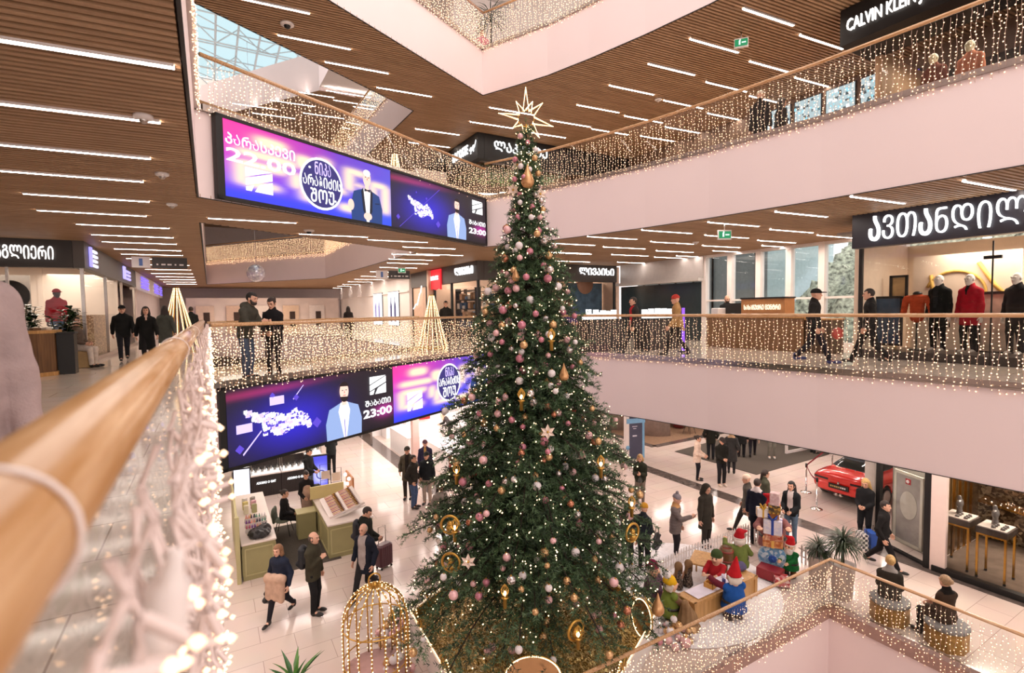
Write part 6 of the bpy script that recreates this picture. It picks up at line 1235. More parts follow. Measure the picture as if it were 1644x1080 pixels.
for k, (x, y) in enumerate(((17.3, 20.2), (20.6, 17.6))): shell_chair('white swivel style chair beside the %s bronze desk' % ('first', 'second')[k], (x, y, Z0), 2.2+k, '#d9cfc8')
mb = MB(); mb.lathe([(0, 0), (.2, 0), (.42, .28), (.46, .45), (.36, .72), (.3, .8), (0, .82)], n=16); simple('red_pouf', 'red faceted pot shaped stool at the far edge of the lounge', 'stool', mb, mat('red_facets', '#8a3038', .4, 0, .3, 6.), (21.2, 18.8, Z0))
mb = MB(); mb.box((16.4, 22.0, Z0+.9), (.5, .5, 1.8)); simple('red_banner', 'red display stand behind the right edge of the tree', 'display stand', mb, REDP)
mb = MB(); mb.prism([(17.5, 15.75), (17.6, 11.86), (22.6, 11.86), (22.6, 16.2)], Z0+.002, Z0+.016); struct('floor_matting', mb, CARPET)
mb = MB(); mb.box((30, 12, -3.3), (.2, 30, 3.4)); mb.box((24, 24.5, -3.3), (14, .2, 3.4)); struct('wall_ground_right', mb, mat('dim_wall', '#6d6460', .7, 0, .1))
def glazed_door(n, a, b, z0, z1, mid=(), m=WHITE):
    a, b = Vector((a[0], a[1], 0)), Vector((b[0], b[1], 0)); e = b-a; L = e.length; mb = MB(); rz = atan2(e.y, e.x); Hh = z1-z0
    for s in (0,)+tuple(mid)+(1,): q = a+e*s; mb.box((q.x, q.y, (z0+z1)/2), (.1, .08, Hh), rz)
    for z in (z0+.06, z1-.05): q = (a+b)/2; mb.box((q.x, q.y, z), (L, .07, .12), rz)
    o = struct('door_%d' % n, mb, m); mb = MB(); mb.quad((a.x, a.y, z0), (b.x, b.y, z0), (b.x, b.y, z1), (a.x, a.y, z1)); mb.build('pane', SHOPGLASS, o); return o
glazed_door(1, (21.2, 12.9), (24.6, 12.6), Z0, -2.2, (.45,)); glazed_door(2, (22.4, 15.0), (25.4, 14.4), Z0, -2.2, (.35, .7)); glazed_door(3, (25, 10.6), (25, 12.6), Z0, -2.2, (.5,))
mb = MB(); mb.box((25.5, 10, -3.3), (.15, 5, 3.4)); struct('wall_entrance', mb, CREAM)
mb = MB(); mb.box((24.2, 10.7, Z0+1.05), (.06, .9, 2.1)); mb.box((24.15, 10.7, Z0+1.0), (.05, .7, 1.9), mi=1); simple('framed_board', 'blue framed notice board behind the red car', 'board', mb, [mat('blue_frame', '#4a7398', .4), CREAM])
p = Vector((22.2, 12.35, Z0)); person('person in dark grey standing with a trolley by the entrance doors', p, facing(p, 120), 1.7, 'hold', '#2f312f', 'jacket', legs='#26282a', hair='short')
t = thing('cleaning_trolley', 'dark teal cleaning trolley by the entrance doors', 'trolley', (22.9, 12.1, Z0)); mb = MB(); mb.box((0, 0, .45), (.6, .45, .6), bev=.03); mb.build('bin', mat('dark_teal', '#26484c', .5), t); mb = MB(); mb.tube([(-.3, -.2, .8), (-.42, -.2, 1.0), (-.42, .2, 1.0), (-.3, .2, .8)], .015, 6); mb.build('handle', BLACK, t)
for sx in (-1, 1): mb = MB(); mb.cyl((sx*.22, -.2, .07), (sx*.22, .2, .07), .07, n=10); mb.build('wheel', BLACK, t)
# --- people in the entrance hall
put_person('woman in a cream puffer coat standing alone near the matting', 1119, 770, Z0, 80, H=1.66, pose='hold', top='#e6cdbb', kind='coat', puff=True, hem=.72, legs='#26242a', hair='bun', fem=True, vox=.017)
I = put_person('man in a black jacket and cap looking down at his phone', 1158, 779, Z0, 25, H=1.74, pose='phonelow', top='#24231f', kind='jacket', legs='#252426', hat=('cap', '#3d3634'), shoes='#d9c8b8', vox=.017)
put_person('person in a long charcoal coat with a fur collar and patterned beanie', 1174, 760, Z0, 175, H=1.72, pose='pocket', top='#3a3a3a', kind='coat', hem=.5, legs='#26262a', hat=('beanie', '#8d8484'), fem=True, collar='#c9a884', vox=.018)
put_person('person in a black parka with a brown fur hood far back on the left', 1141, 738, Z0, 180, H=1.72, pose='pocket', top='#262620', kind='jacket', hem=.72, legs='#23252a', hood=True, collar='#b08a5a', vox=.02)
put_person('person in a black coat beside the striped puffer', 1190, 734, Z0, 170, H=1.72, pose='stand', top='#1f1f1f', kind='coat', hem=.6, legs='#201f22', hair='short', vox=.02)
put_person('person in a beige striped puffer walking to the doors', 1208, 733, Z0, 178, H=1.66, pose='walk', top='#b39a86', kind='jacket', puff=True, legs='#26242a', hair='long', fem=True, vox=.02)
put_person('young man in torn grey jeans on the matting', 1239, 735, Z0, 5, H=1.78, pose='pocket', top='#23241f', kind='jacket', legs='#77746a', hair='short', shoes='#e0d8d2', vox=.02)
# --- people round the gnome village
I = put_person('woman in a dark green jacket photographing the tree with her phone', 1028, 811, Z0, -10, H=1.68, pose='phone', top='#2c2f24', kind='jacket', legs='#7d7066', hair='bob', hairc='#b08a58', fem=True); phone('red phone held by the woman in the dark green jacket', I); handbag('small dark crossbody bag on the woman in the dark green jacket', I['obj'].location+I['fwd']*.18+Vector((.05, 0, .80)), .5, '#3a3a34', .26, .18, .09, .12)
I = put_person('woman in a mustard beanie and navy coat behind the tree branches', 1033, 917, Z0, 150, H=1.66, pose='hold', top='#22252c', kind='jacket', hem=.76, legs='#1d1c1f', hat=('beanie', '#c28a2c'), fem=True); handbag('large black handbag hanging beside the mustard beanie woman', I['hr']+Vector((.06, -.06, -.36)), .3, '#1b1a1c', .42, .28, .14, .26)
put_person('person in dark clothes half hidden between tree and mustard beanie', 1006, 912, Z0, 150, H=1.62, pose='stand', top='#2a2624', kind='jacket', legs='#232024', hair='short')
I = put_person('woman in a grey puffer and grey pompom hat holding up her phone', 1084, 896, Z0, 75, H=1.66, pose='phoneout', top='#6f6360', kind='jacket', puff=True, hem=.72, legs='#262226', hat=('pompom', '#857b80'), fem=True, collar='#b8895a'); phone('phone held out by the woman in the grey puffer', I)
put_person('person in a long dark coat with the hood up looking at the gnomes', 1132, 879, Z0, 50, H=1.72, pose='stand', top='#37332c', kind='coat', hem=.56, legs='#2f2b28', hat=('hood', '#37332c'), hair=None, hp=.35)
put_person('woman in a white bobble hat and grey coat hurrying left', 1200, 856, Z0, -75, H=1.7, pose='stride', top='#54504a', kind='coat', hem=.58, legs='#33312f', hat=('beanie', '#e0c8b4'), fem=True)
put_person('dark haired person in an olive top behind the navy suit', 1226, 846, Z0, 120, H=1.68, pose='stand', top='#4a4a3c', kind='jacket', legs='#33404a', hair='ponytail', fem=True)
put_person('man in a navy suit seen from behind left of the presents', 1214, 874, Z0, 160, H=1.78, pose='stand', top='#1e2232', kind='suit', legs='#1c1f2a', hair='short', collar='#d8d0d0')
I = put_person('young woman with long black hair, black vest and blue jeans', 1270, 872, Z0, -20, H=1.7, pose='hold', top='#1f2124', kind='jacket', hem=.8, legs='#5c7186', hair='long', hairc='#15100f', fem=True, front=('#d8ccc8', .07, .9))
I = put_person('blonde woman in black looking at her phone beside the car', 1388, 868, Z0, -15, H=1.72, pose='phonelow', top='#1d1d1f', kind='sweater', legs='#1c1c1f', hair='long', hairc='#c9a468', fem=True, hp=.45)
def shopbag(label, p, rz, m): t = thing('shopping_bag', label, 'bag', p, rz); mb = MB(); mb.prism([(-.17, -.08), (.17, -.08), (.17, .08), (-.17, .08)], 0, .42); mb.build('body', m, t); mb = MB(); mb.tube([(-.08, -.08, .42), (-.07, -.08, .56), (.07, -.08, .56), (.08, -.08, .42)], .007, 6); mb.build('handle', BLACK, t)
ck = bpy.data.materials.new('checker_bag'); ck.use_nodes = True; MT['checker_bag'] = ck; N = ck.node_tree.nodes; c_ = N.new('ShaderNodeTexChecker'); c_.inputs['Scale'].default_value = 16; c_.inputs['Color1'].default_value = (.8, .76, .74, 1); c_.inputs['Color2'].default_value = (.03, .03, .04, 1); tc = N.new('ShaderNodeTexCoord'); ck.node_tree.links.new(tc.outputs['Object'], c_.inputs['Vector']); ck.node_tree.links.new(c_.outputs[0], N['Principled BSDF'].inputs['Base Color'])
p = Vector(at(1383, 880, Z0)); shopbag('black and white checked shopping bag at the feet of the blonde woman', p, .9, ck); shopbag('blue shopping bag at the feet of the blonde woman', Vector(at(1398, 878, Z0)), .9, mat('bag_blue', '#2f55a8', .5))
put_person('man in black walking past the glass doors', 1416, 912, Z0, 80, H=1.7, pose='stride', top='#1c1a1a', kind='jacket', legs='#1b191b', hair='short')
# --- red convertible, rear towards us
CX, CYv = 17.1, 8.68
t = thing('convertible_car', 'red convertible sports car with a black soft top behind a rope', 'car', (CX, CYv, Z0)); vx = .035
n = (136, 62, 44); lo = np.array([-.1, -1.08, .05]); ax_ = [lo[i]+np.arange(n[i])*vx for i in range(3)]; X, Y, Zz = np.meshgrid(*ax_, indexing='ij')
itp = lambda xs, ys: np.interp(X, xs, ys)
wv = itp([0, .12, .35, .8, 2, 3.2, 4.0, 4.35, 4.5], [.70, .84, .93, .97, .93, .96, .90, .72, .5]); zt = itp([0, .06, .25, .7, 1.2, 2.6, 3.2, 4.0, 4.45], [.80, .93, .985, 1.0, .99, .97, .95, .82, .62]); zb = itp([0, .25, 4.2, 4.5], [.36, .22, .2, .3])
hc_, hh_ = (zt+zb)/2, (zt-zb)/2; taper = 1-.14*np.clip((Zz-.75)/.3, 0, 1); d1 = (((np.abs(Y)/(wv*taper))**3.6+(np.abs(Zz-hc_)/hh_)**3.6)**(1/3.6)-1)*np.minimum(wv, hh_)
d1 = np.maximum(d1, np.maximum(.02+.10*np.abs(Y)**2-X+.05*np.clip(.55-Zz, 0, 1), X-4.48+.3*Y**2))
for wx in (.92, 3.55): d1 = np.maximum(d1, np.where(np.abs(Y) > .66, .36-np.sqrt((X-wx)**2+(Zz-.34)**2), -1))
d1 = np.maximum(d1, .035*np.exp(-((Zz-.62)/.025)**2)*(X < .3)-.0+d1*0+d1)
ct_ = itp([.62, .9, 1.25, 1.7, 2.2, 2.65, 3.05], [.9, 1.18, 1.34, 1.40, 1.38, 1.24, .9]); cw = itp([.62, 1.0, 1.6, 2.4, 3.05], [.66, .72, .70, .66, .6])*(1-.24*np.clip((Zz-.95)/.4, 0, 1)); d2 = (((np.abs(Y)/cw)**3.2+(np.abs(Zz-.8)/np.maximum(ct_-.8, .05))**3.2)**(1/3.2)-1)*.4; d2 = np.maximum(d2, np.maximum(.6-X, X-3.05))
k_ = .03; hmix = np.clip(.5+.5*(d2-d1)/k_, 0, 1); D = d2*(1-hmix)+d1*hmix-k_*hmix*(1-hmix)
V, F = nets(D.astype(np.float32), lo, vx); Cn = V[F].mean(1); mi = np.zeros(len(F), int); x, y, z = Cn.T
cab = z > np.interp(x, [.6, .8, 1.1, 3.1], [.99, 1.0, 1.0, .985])+.012; cab &= (x > .62) & (x < 3.05) & (np.abs(y) < .74); mi[cab] = 1; mi[cab & (x < 1.2) & (x > .74) & (np.abs(y) < .46) & (z > 1.03) & (z < 1.24)] = 2; mi[cab & (np.abs(y) > .5) & (z < 1.17) & (x > 1.3)] = 2; mi[cab & (x > 2.3)] = 2
mi[(x < .35) & (np.abs(z-.735) < .026) & (np.abs(y) > .34)] = 3; mi[(x < .3) & (np.abs(z-.735) < .012) & (np.abs(y) <= .34)] = 4; mi[(z < .36) & (x < .4) & (np.abs(y) < .72)] = 4; mi[z < .26] = 4
np_obj('body', V, F, [mat('red_car_paint', '#d8281e', .22, .1, .02, 2., coat=1.), mat('soft_top_fabric', '#1c2026', .85, 0, .1, 40.), mat('dark_glass', '#16201e', .06), mat('tail_lamp', '#2a0c0c', .15), BLACK], t, mi, True)
for wx in (.92, 3.55):
    for sy in (-1, 1):
        o = MB(); o.lathe([(.2, -.11), (.32, -.11), (.345, -.08), (.345, .08), (.32, .11), (.2, .11)], n=28, R=Matrix.Rotation(pi/2, 3, 'X')); wo = o.build('wheel', mat('tyre', '#181716', .8, 0, .1, 20.), t, (wx, sy*.84, .345)); o = MB(); o.lathe([(0, .0), (.05, .02), (.06, 0)], n=12, R=Matrix.Rotation(pi/2, 3, 'X'))
        for k in range(5): R = Matrix.Rotation(2*pi*k/5, 3, 'Y'); o.box(R@Vector((.11, 0, 0)), (.2, .06, .045), R=R)
        o.lathe([(.19, -.08), (.215, -.08), (.215, .08), (.19, .08)], n=24, R=Matrix.Rotation(pi/2, 3, 'X')); o.build('rim', STEEL, wo, (0, sy*.06, 0))
mb = MB(); mb.box((.0, 0, .56), (.03, .60, .15)); mb.build('licence_plate', BLACK, t); mb = MB()
for k, w_ in enumerate((.05, .03, .05, .04, .045, .03, .05, .04)): mb.box((-.02, .22-.06*k, .56), (.006, w_, .05), mi=0 if k < 5 else 1)
mb.build('plate_lettering', [mat('plate_gold', '#b89a5c', .5), WHITE], t)
for sy in (-1, 1): mb = MB(); mb.cyl((-.02, sy*.07, .30), (.1, sy*.07, .30), .055, n=14); mb.build('exhaust', CHROME, t)
mb = MB(); mb.add([(-.03, .02, .66), (-.03, -.03, .68), (-.03, -.02, .72), (-.03, .03, .70)], [(0, 1, 2, 3)]); mb.box((.0, -.0, .69), (.03, .05, .07)); mb.build('emblem', CHROME, t)
for sy in (-1, 1): mb = MB(); mb.sph((2.35, sy*.98, 1.02), (.09, .11, .07), 12, 8); mb.cyl((2.35, sy*.8, .97), (2.35, sy*.95, 1.0), .02, n=6); mb.build('mirror', MT['red_car_paint'], t)
mb = MB()
for sy in (-.16, .16): mb.box((.72, sy, 1.01), (.05, .03, .05))
mb.build('hood_strap', CHROME, t)
# rope barrier
SP = [Vector(at(1295, 788, Z0)), Vector(at(1311, 815, Z0)), Vector(at(1335, 742, Z0))]; SP[1] = Vector((16.5, 8.95, Z0)); SP[0] = Vector((16.9, 10.35, Z0)); SP[2] = Vector((20.4, 10.75, Z0))
SP = [Vector(at(1294, 790, Z0)), Vector(at(1311, 817, Z0)), Vector(at(1336, 752, Z0))]
for k, p in enumerate(SP): t = thing('barrier_post', 'chrome rope barrier post %s of the red car' % ('at the left corner', 'in front', 'at the far left')[k], 'barrier post', p); mb = MB(); mb.lathe([(0, 0), (.17, 0), (.17, .015), (.12, .03), (.03, .05), (.025, .06), (.025, .95), (0, .95)], n=18); mb.build('pole', CHROME, t); mb = MB(); mb.lathe([(0, .88), (.036, .88), (.036, 1.0), (0, 1.0)], n=12); mb.build('belt_head', BLACK, t)
for k, (a, b) in enumerate(((SP[0], SP[1]), (SP[0], SP[2]), (SP[2], SP[2]+Vector((2.6, -.2, 0))))):
    mb = MB(); n_ = 12; pts = [a.lerp(b, i/n_)+Vector((0, 0, .94-.10*sin(pi*i/n_)*(k < 1))) for i in range(n_+1)]
    for p_, q_ in zip(pts, pts[1:]): mb.quad(p_+Vector((0, 0, .03)), q_+Vector((0, 0, .03)), q_-Vector((0, 0, .03)), p_-Vector((0, 0, .03))); mb.quad(p_-Vector((.006, .006, .03)), q_-Vector((.006, .006, .03)), q_+Vector((-.006, -.006, .03)), p_+Vector((-.006, -.006, .03)))
    simple('barrier_belt', 'dark red barrier belt '+('between the two near posts', 'running back along the left of the car', 'behind the red car')[k], 'belt', mb, cloth('#7d2230'))
# --- right hand shop fronts on the ground floor
GS = 14.72
mb = MB(); mb.box((15.28, 6.72, -3.3), (.16, .1, 3.4)); mb.box((14.72, 5.42, -3.3), (.14, .12, 3.4)); mb.box((15.0, 6.05, Z0+.03), (.12, 1.4, .06), radians(-22)); struct('door_frame_1', mb, BLACK)
mb = MB(); mb.box((15.5, 7.0, -3.3), (.25, .25, 3.4)); struct('column_entrance', mb, mat('mirror_column', '#c4bab2', .2, .1, .05))
a, b = Vector((15.24, 6.62, 0)), Vector((14.78, 5.5, 0)); mb = MB(); mb.quad((a.x, a.y, Z0+.1), (b.x, b.y, Z0+.1), (b.x, b.y, B1), (a.x, a.y, B1)); o = mb.build('window_2', SHOPGLASS); o['kind'] = 'structure'
e = b-a; mb = MB(); c = (a+b)/2+Vector((.55, -.05, 0)); mb.box((c.x, c.y, -3.3), (1.3, .06, 3.4), atan2(e.y, e.x)); struct('wall_window_back', mb, mat('grey_green_wall', '#b5afa2', .6, 0, .03))
t = thing('poster_panel', 'grey frosted poster panel with an oval in the shop window', 'poster', ((a.x+b.x)/2+.14, (a.y+b.y)/2-.06, Z0+.3), atan2(e.y, e.x)); mb = MB(); mb.box((0, 0, .85), (.66, .03, 1.7)); mb.build('board', mat('frosted_grey', '#a39c96', .5, 0, .2, 2.5), t); mb = MB(); flat(mb, ellip(.02, .95, .24, .36), -.02, 0); mb.build('oval_print', mat('oval_pale', '#c6c0b4', .5), t); mb = MB(); mb.box((0, -.02, 1.56), (.14, .012, .14)); mb.build('red_sign', mat('red_sign', '#b8303a', .5), t); mb = MB(); mb.lathe([(.025, -.0), (.045, 0), (.045, .01), (.025, .01)], (0, -.03, 1.56), 18, R=Matrix.Rotation(pi/2, 3, 'X')); mb.build('ring_print', WHITE, t)
mb = MB()
for s in (-1, 1): mb.box((s*.37, 0, .85), (.07, .05, 1.84))
mb.box((0, 0, 1.74), (.8, .05, .07)); mb.box((0, 0, -.04), (.8, .05, .07)); mb.build('frame', mat('pale_frame', '#d0cabb', .5), t)
mb = MB(); mb.box((GS, 5.2, -3.3), (.12, .3, 3.4)); struct('column_white', mb, mat('pinkish_post', '#e6cfc6', .5, 0, .02))
mb = MB(); mb.box((GS-.02, 4.1, Z0+.07), (.16, 2.4, .14)); mb.box((GS, 2.7, -3.3), (.2, .9, 3.4), mi=1); struct('trim_6', mb, [BLACK, mat('brown_marble', '#4a3d38', .15, 0, .4, 3.)])
mb = MB(); mb.quad((GS, 5.05, Z0+.14), (GS, 3.1, Z0+.14), (GS, 3.1, B1), (GS, 5.05, B1)); o = mb.build('window_3', SHOPGLASS); o['kind'] = 'structure'
mb = MB(); mb.box((16.2, 4.1, Z0+.06), (2.9, 2.4, .12)); struct('floor_jewellery', mb, mat('brown_stone_floor', '#6b5b50', .15, 0, .2, 4.))
mb = MB(); mb.box((17.8, 3.6, -3.3), (.1, 4.2, 3.4)); mb.box((16.3, 5.45, -3.3), (2.9, .06, 3.4), mi=1); struct('wall_jewellery', mb, [glitter('sequin_wall', '#5a4632', '#e6cda8', 16., .6, .2), mat('bronze_panel', '#7a5f3c', .25, .6, .1)])
for k in range(4): mb = MB(); mb.box((16.0+.35*k, 5.36, -3.3), (.05, .05, 3.4)); simple('brass_fin', 'vertical brass fin at the left inside the jewellery window, %s from the glass' % ORD[k], 'brass fin', mb, BRASS)
for k in range(3):
    t = thing('jewellery_shelf', 'slanting glittering jewellery shelf at the back of the shop, %s from the top' % ('first', 'second', 'third')[k], 'shelf', (17.2, 4.1, -2.6-.62*k)); R = Matrix.Rotation(.1, 3, 'X'); mb = MB(); mb.box((0, 0, 0), (.5, 2.2, .05), R=R); mb.build('board', BRASS, t); mb = MB(); g = random.Random(k)
    for i in range(90): mb.sph((g.uniform(-.22, .22), g.uniform(-1.05, 1.05), .05+g.uniform(0, .06)), g.uniform(.018, .04), 6, 4)
    o = mb.build('jewels', mat('jewel_silver', '#e8dcd4', .1, .8, .2, 30.), t); o['kind'] = 'stuff'
for k, (pu, pv) in enumerate(((15.25, 4.98), (15.15, 4.3))):
    w = ('left', 'right')[k]; t = thing('display_table', 'tall brass legged jewellery display table, the %s of two in the window' % w, 'table', (pu, pv, Z0+.12)); mb = MB(); mb.box((0, 0, 1.12), (.62, .56, .14), bev=.006); mb.build('table_top', mat('dark_marble', '#3d3532', .15, 0, .3, 6.), t); mb = MB(); mb.box((0, 0, 1.2), (.56, .5, .02)); mb.build('velvet_pad', mat('pale_velvet', '#b8aaa0', .8), t)
    for sx in (-1, 1):
        for sy in (-1, 1): mb = MB(); mb.box((sx*.27, sy*.24, .53), (.04, .04, 1.06)); mb.box((sx*.27, sy*.24, .02), (.045, .045, .05), mi=1); mb.build('leg', [BRASS, BLACK], t)
    mb = MB(); [mb.box((0, sy*.24, 1.03), (.54, .03, .05)) for sy in (-1, 1)]; [mb.box((sx*.27, 0, 1.03), (.03, .5, .05)) for sx in (-1, 1)]; mb.build('apron', BRASS, t)
    V, F = blend([('c', V3(0, 0, .0), V3(0, 0, .04), .07, .06), ('c', V3(0, 0, .04), V3(0, 0, .14), .05, .05), ('e', (0, 0, .24), (.11, .07, .10)), ('c', V3(0, 0, .30), V3(0, .01, .40), .045, .04), ('c', V3(-.08, 0, .29), V3(.08, 0, .29), .04, .04)], .011); o = np_obj('necklace_bust', V, F, [mat('bust_dark', '#6a6461', .25, .3)], None, None, True, (pu+.1, pv+.05, Z0+.12+1.21)); tag(o, 'dark necklace bust on the %s brass display table' % w, 'bust')
    for i in range(6): mb = MB(); mb.lathe([(0, 0), (.045, 0), (.035, .035), (.03, .05), (0, .05)], n=10); simple('jewellery_stand', 'small dark ring stand on the %s brass display table' % w, 'ring stand', mb, mat('bust_dark', '#6a6461', .25, .3), (pu-.18+.12*(i % 3), pv-.16+.16*(i//3), Z0+.12+1.21), 0, 'ring stands on the %s brass display table' % w)
# --- poufs and the two seated women by the stairwell glass
for k, (pu, pv) in enumerate(((11.62, 4.88), (11.62, 3.95))):
    t = thing('pouf', 'gold pouf with a grey cushion under the %s' % ('woman with the striped scarf', 'woman in the fur collar')[k], 'pouf', (pu, pv, Z0)); mb = MB(); mb.prism([(.33*cos(a), .33*sin(a)) for a in np.arange(pi/8, 2*pi, pi/4)], 0, .36); mb.build('base', mat('gold_leather', '#a87f3c', .4, .2, .25, 12.), t); mb = MB(); mb.lathe([(0, .36), (.32, .36), (.345, .39), (.345, .43), (.30, .46), (0, .465)], n=24); mb.build('cushion', cloth('#8c8a88'), t)
f = (sin(radians(75)), cos(radians(75)))
person('seated blonde woman with a bun and striped scarf behind the stairwell glass', Vector((11.60, 4.88, Z0)), (.9, .3), 1.66, 'sit', '#3a352e', 'jacket', hem=.6, legs='#23211f', hair='bun', hairc='#c9a468', fem=True, collar='#9a948e', hy=.3)
person('seated elderly woman with pinned grey hair and a black fur collar', Vector((11.60, 3.95, Z0)), (.3, .95), 1.66, 'sit', '#3b2c20', 'jacket', hem=.6, legs='#1f1c1b', hair='bun', hairc='#a88a68', fem=True, collar='#15120f', hy=-.2)
# ================================================================ first floor: shops, signs, people
def header(label, a, b, z0, z1, depth, m, name='shop_sign'):
    """sign board whose face runs a -> b (left to right as read); depth goes back behind the face"""
    a, b = Vector((a[0], a[1], 0)), Vector((b[0], b[1], 0)); e = b-a; L = e.length; t = thing(name, label, 'shop sign', (a.x, a.y, z0), atan2(e.y, e.x)); mb = MB(); mb.box((L/2, depth/2, (z1-z0)/2), (L, depth, z1-z0)); mb.build('board', m, t); return t, a, b, z0
def sign_text(hd, body, px0, py0, px1, py1, col='#ffffff', es=1.6, bold=.0, cut=None, mb0=None, depth=.05, h=None):
    """lettering placed where the photo shows its left and right end; py = mid height of each end"""
    t, a, b, z0 = hd; s0, zz0 = onwall(px0, py0, a, b); s1, zz1 = onwall(px1, py1, a, b); zc = (zz0+zz1)/2-z0
    g = mb0 or text_mb(body, 1, depth, bold=bold); g = fit(g, abs(s1-s0), h, (s0+s1)/2, zc, -depth/2-.004); return g.build('lettering', glow(col, es), t)
DK = SHOPDARK
# --- left gallery
hd = header('dark shop sign board with white Georgian letters at the far left', (-9, 18.45), (-3.21, 18.45), 2.7, 3.45, .3, DK)
sign_text(hd, 'ნგლიერი', -8, 405, 86, 404, '#fff8f4', 1.4, .0, h=.36)
hd = header('dark grey sign board running away along the left gallery', (-2.95, 18.45), (-2.95, 30), 2.7, 3.45, .25, mat('mid_grey_board', '#57504d', .5, 0, .03))
L_ = MB(); L_.box((.75, -.03, .38), (.22, .05, .56)); L_.build('bar_emblem', glow('#8f86ff', 1.5), hd[0]); L_ = MB()
for k in range(4): L_.box((1.35, -.03, .16+.14*k), (.7-.1*(k % 2), .05, .07))
L_.build('lettering', glow('#e6e2ff', 1.4), hd[0]); L_ = MB(); L_.box((7.6, -.03, .4), (.5, .05, .5)); [L_.box((8.7, -.03, .2+.15*k), (1.2, .05, .08)) for k in range(3)]; L_.build('small_lettering', glow('#a79cff', 1.3), hd[0])
hd = header('white sign board with purple letters further along the left gallery', (-2.95, 30.05), (-2.95, 46), 2.6, 3.45, .25, WHITE)
for k, (x, w) in enumerate(((2.0, 3.6), (9.2, 3.0), (13.4, 1.6))):
    L_ = MB(); [L_.box((x+w/2-.1*(q % 2), -.03, .2+.16*q), (w-.3*(q % 2), .05, .09)) for q in range(4)]; L_.build('purple_lettering', glow('#7a62f0', 1.2), hd[0])
mb = MB(); mb.quad((-8, 18.6, 0), (-3.05, 18.6, 0), (-3.05, 18.6, 2.7), (-8, 18.6, 2.7)); o = mb.build('window_4', SHOPGLASS); o['kind'] = 'structure'
mb = MB(); mb.quad((-3.05, 18.6, 0), (-3.05, 30, 0), (-3.05, 30, 2.7), (-3.05, 18.6, 2.7)); o = mb.build('window_5', SHOPGLASS); o['kind'] = 'structure'
mb = MB()
for v in (18.6, 22.3, 26, 29.9): mb.box((-3.05, v, 1.35), (.08, .08, 2.7))
for u in (-4.6, -6.1): mb.box((u, 18.6, 1.35), (.06, .06, 2.7))
mb.box((-5.5, 18.6, .06), (5, .1, .12)); mb.box((-3.05, 24.3, .06), (.1, 11.4, .12)); struct('trim_7', mb, STEEL)
mb = MB(); mb.box((-6.0, 24.6, 1.7), (6, .15, 3.4)); mb.box((-8.9, 21, 1.7), (.15, 7, 3.4)); mb.box((-5.2, 32, 1.7), (.15, 15, 3.4)); mb.box((-3.2, 39, 1.35), (.1, 14, 2.7), mi=1); struct('wall_left_shops', mb, [CREAM, mat('pale_shopfront', '#e9d8d4', .4, 0, .05, .7)])
mb = MB(); mb.box((-5.05, 20.6, 1.3), (.9, .06, 2.6), mi=0); mb.lathe([(0, -.03), (.45, -.03), (.45, .03), (0, .03)], (-5.05, 20.6, 2.0), 24, R=Matrix.Rotation(pi/2, 3, 'X')); simple('arched_panel', 'pale arched display panel inside the far left shop', 'panel', mb, mat('pale_arch', '#cfc4bc', .6))
mb = MB(); mb.box((-5.9, 20.4, 1.35), (.5, .3, 2.7)); simple('dark_curtain', 'dark purple curtain inside the far left shop', 'curtain', mb, mat('purple_curtain', '#4a3a52', .8, 0, .3, 4.))
for k in range(9):
    mb = MB(); mb.box((0, 0, 0), (.12, .02, .55)); simple('hanging_garment', 'garment hanging on the rail behind the gallery shop window', 'garment', mb, cloth(('#8d7a6a', '#c9b8a8', '#5a5048')[k % 3]), (-4.2, 23.0+.25*k, 1.35), .2*k, 'garments on the rail behind the gallery shop window')
mb = MB(); mb.tube([(-4.2, 22.8, 0), (-4.2, 22.8, 1.65), (-4.2, 25.3, 1.65), (-4.2, 25.3, 0)], .02, 8); simple('clothes_rail', 'steel clothes rail behind the gallery shop window', 'clothes rail', mb, STEEL)
mb = MB(); mb.box((-3.5, 22.3, .7), (.5, 2.2, 1.4)); simple('sequin_screen', 'gold sequin covered display block in the gallery shop window', 'display block', mb, glitter('gold_sequins', '#8a6a3c', '#f0d8a8', 26., .5, .3))
def mannequin(label, pos, to, top, legs, kind='jacket', hem=None, hat=None, H=1.8, col='#efe3da', puff=False, front=None, pose='stand'):
    return person(label, pos, to, H, pose, top, kind, hem, legs, None, None, bare=mat('mannequin_'+col[1:], col, .35, 0, .02), hat=hat, puff=puff, name='mannequin', cat='mannequin', front=front, collar=None)
p = Vector((-3.75, 19.2, .42)); mannequin('mannequin in red puffer jacket, cap and jeans in the far left shop window', p, facing(p, 25), '#c2202c', '#4f6f9a', hat=('cap', '#c2202c'), puff=True, col='#5a3a30', H=1.72)
mb = MB(); mb.box((-3.8, 19.3, .21), (1.2, .9, .42)); simple('display_plinth', 'low pale plinth under the red jacketed mannequin', 'plinth', mb, mat('pale_oak', '#c9a877', .5, 0, .1))
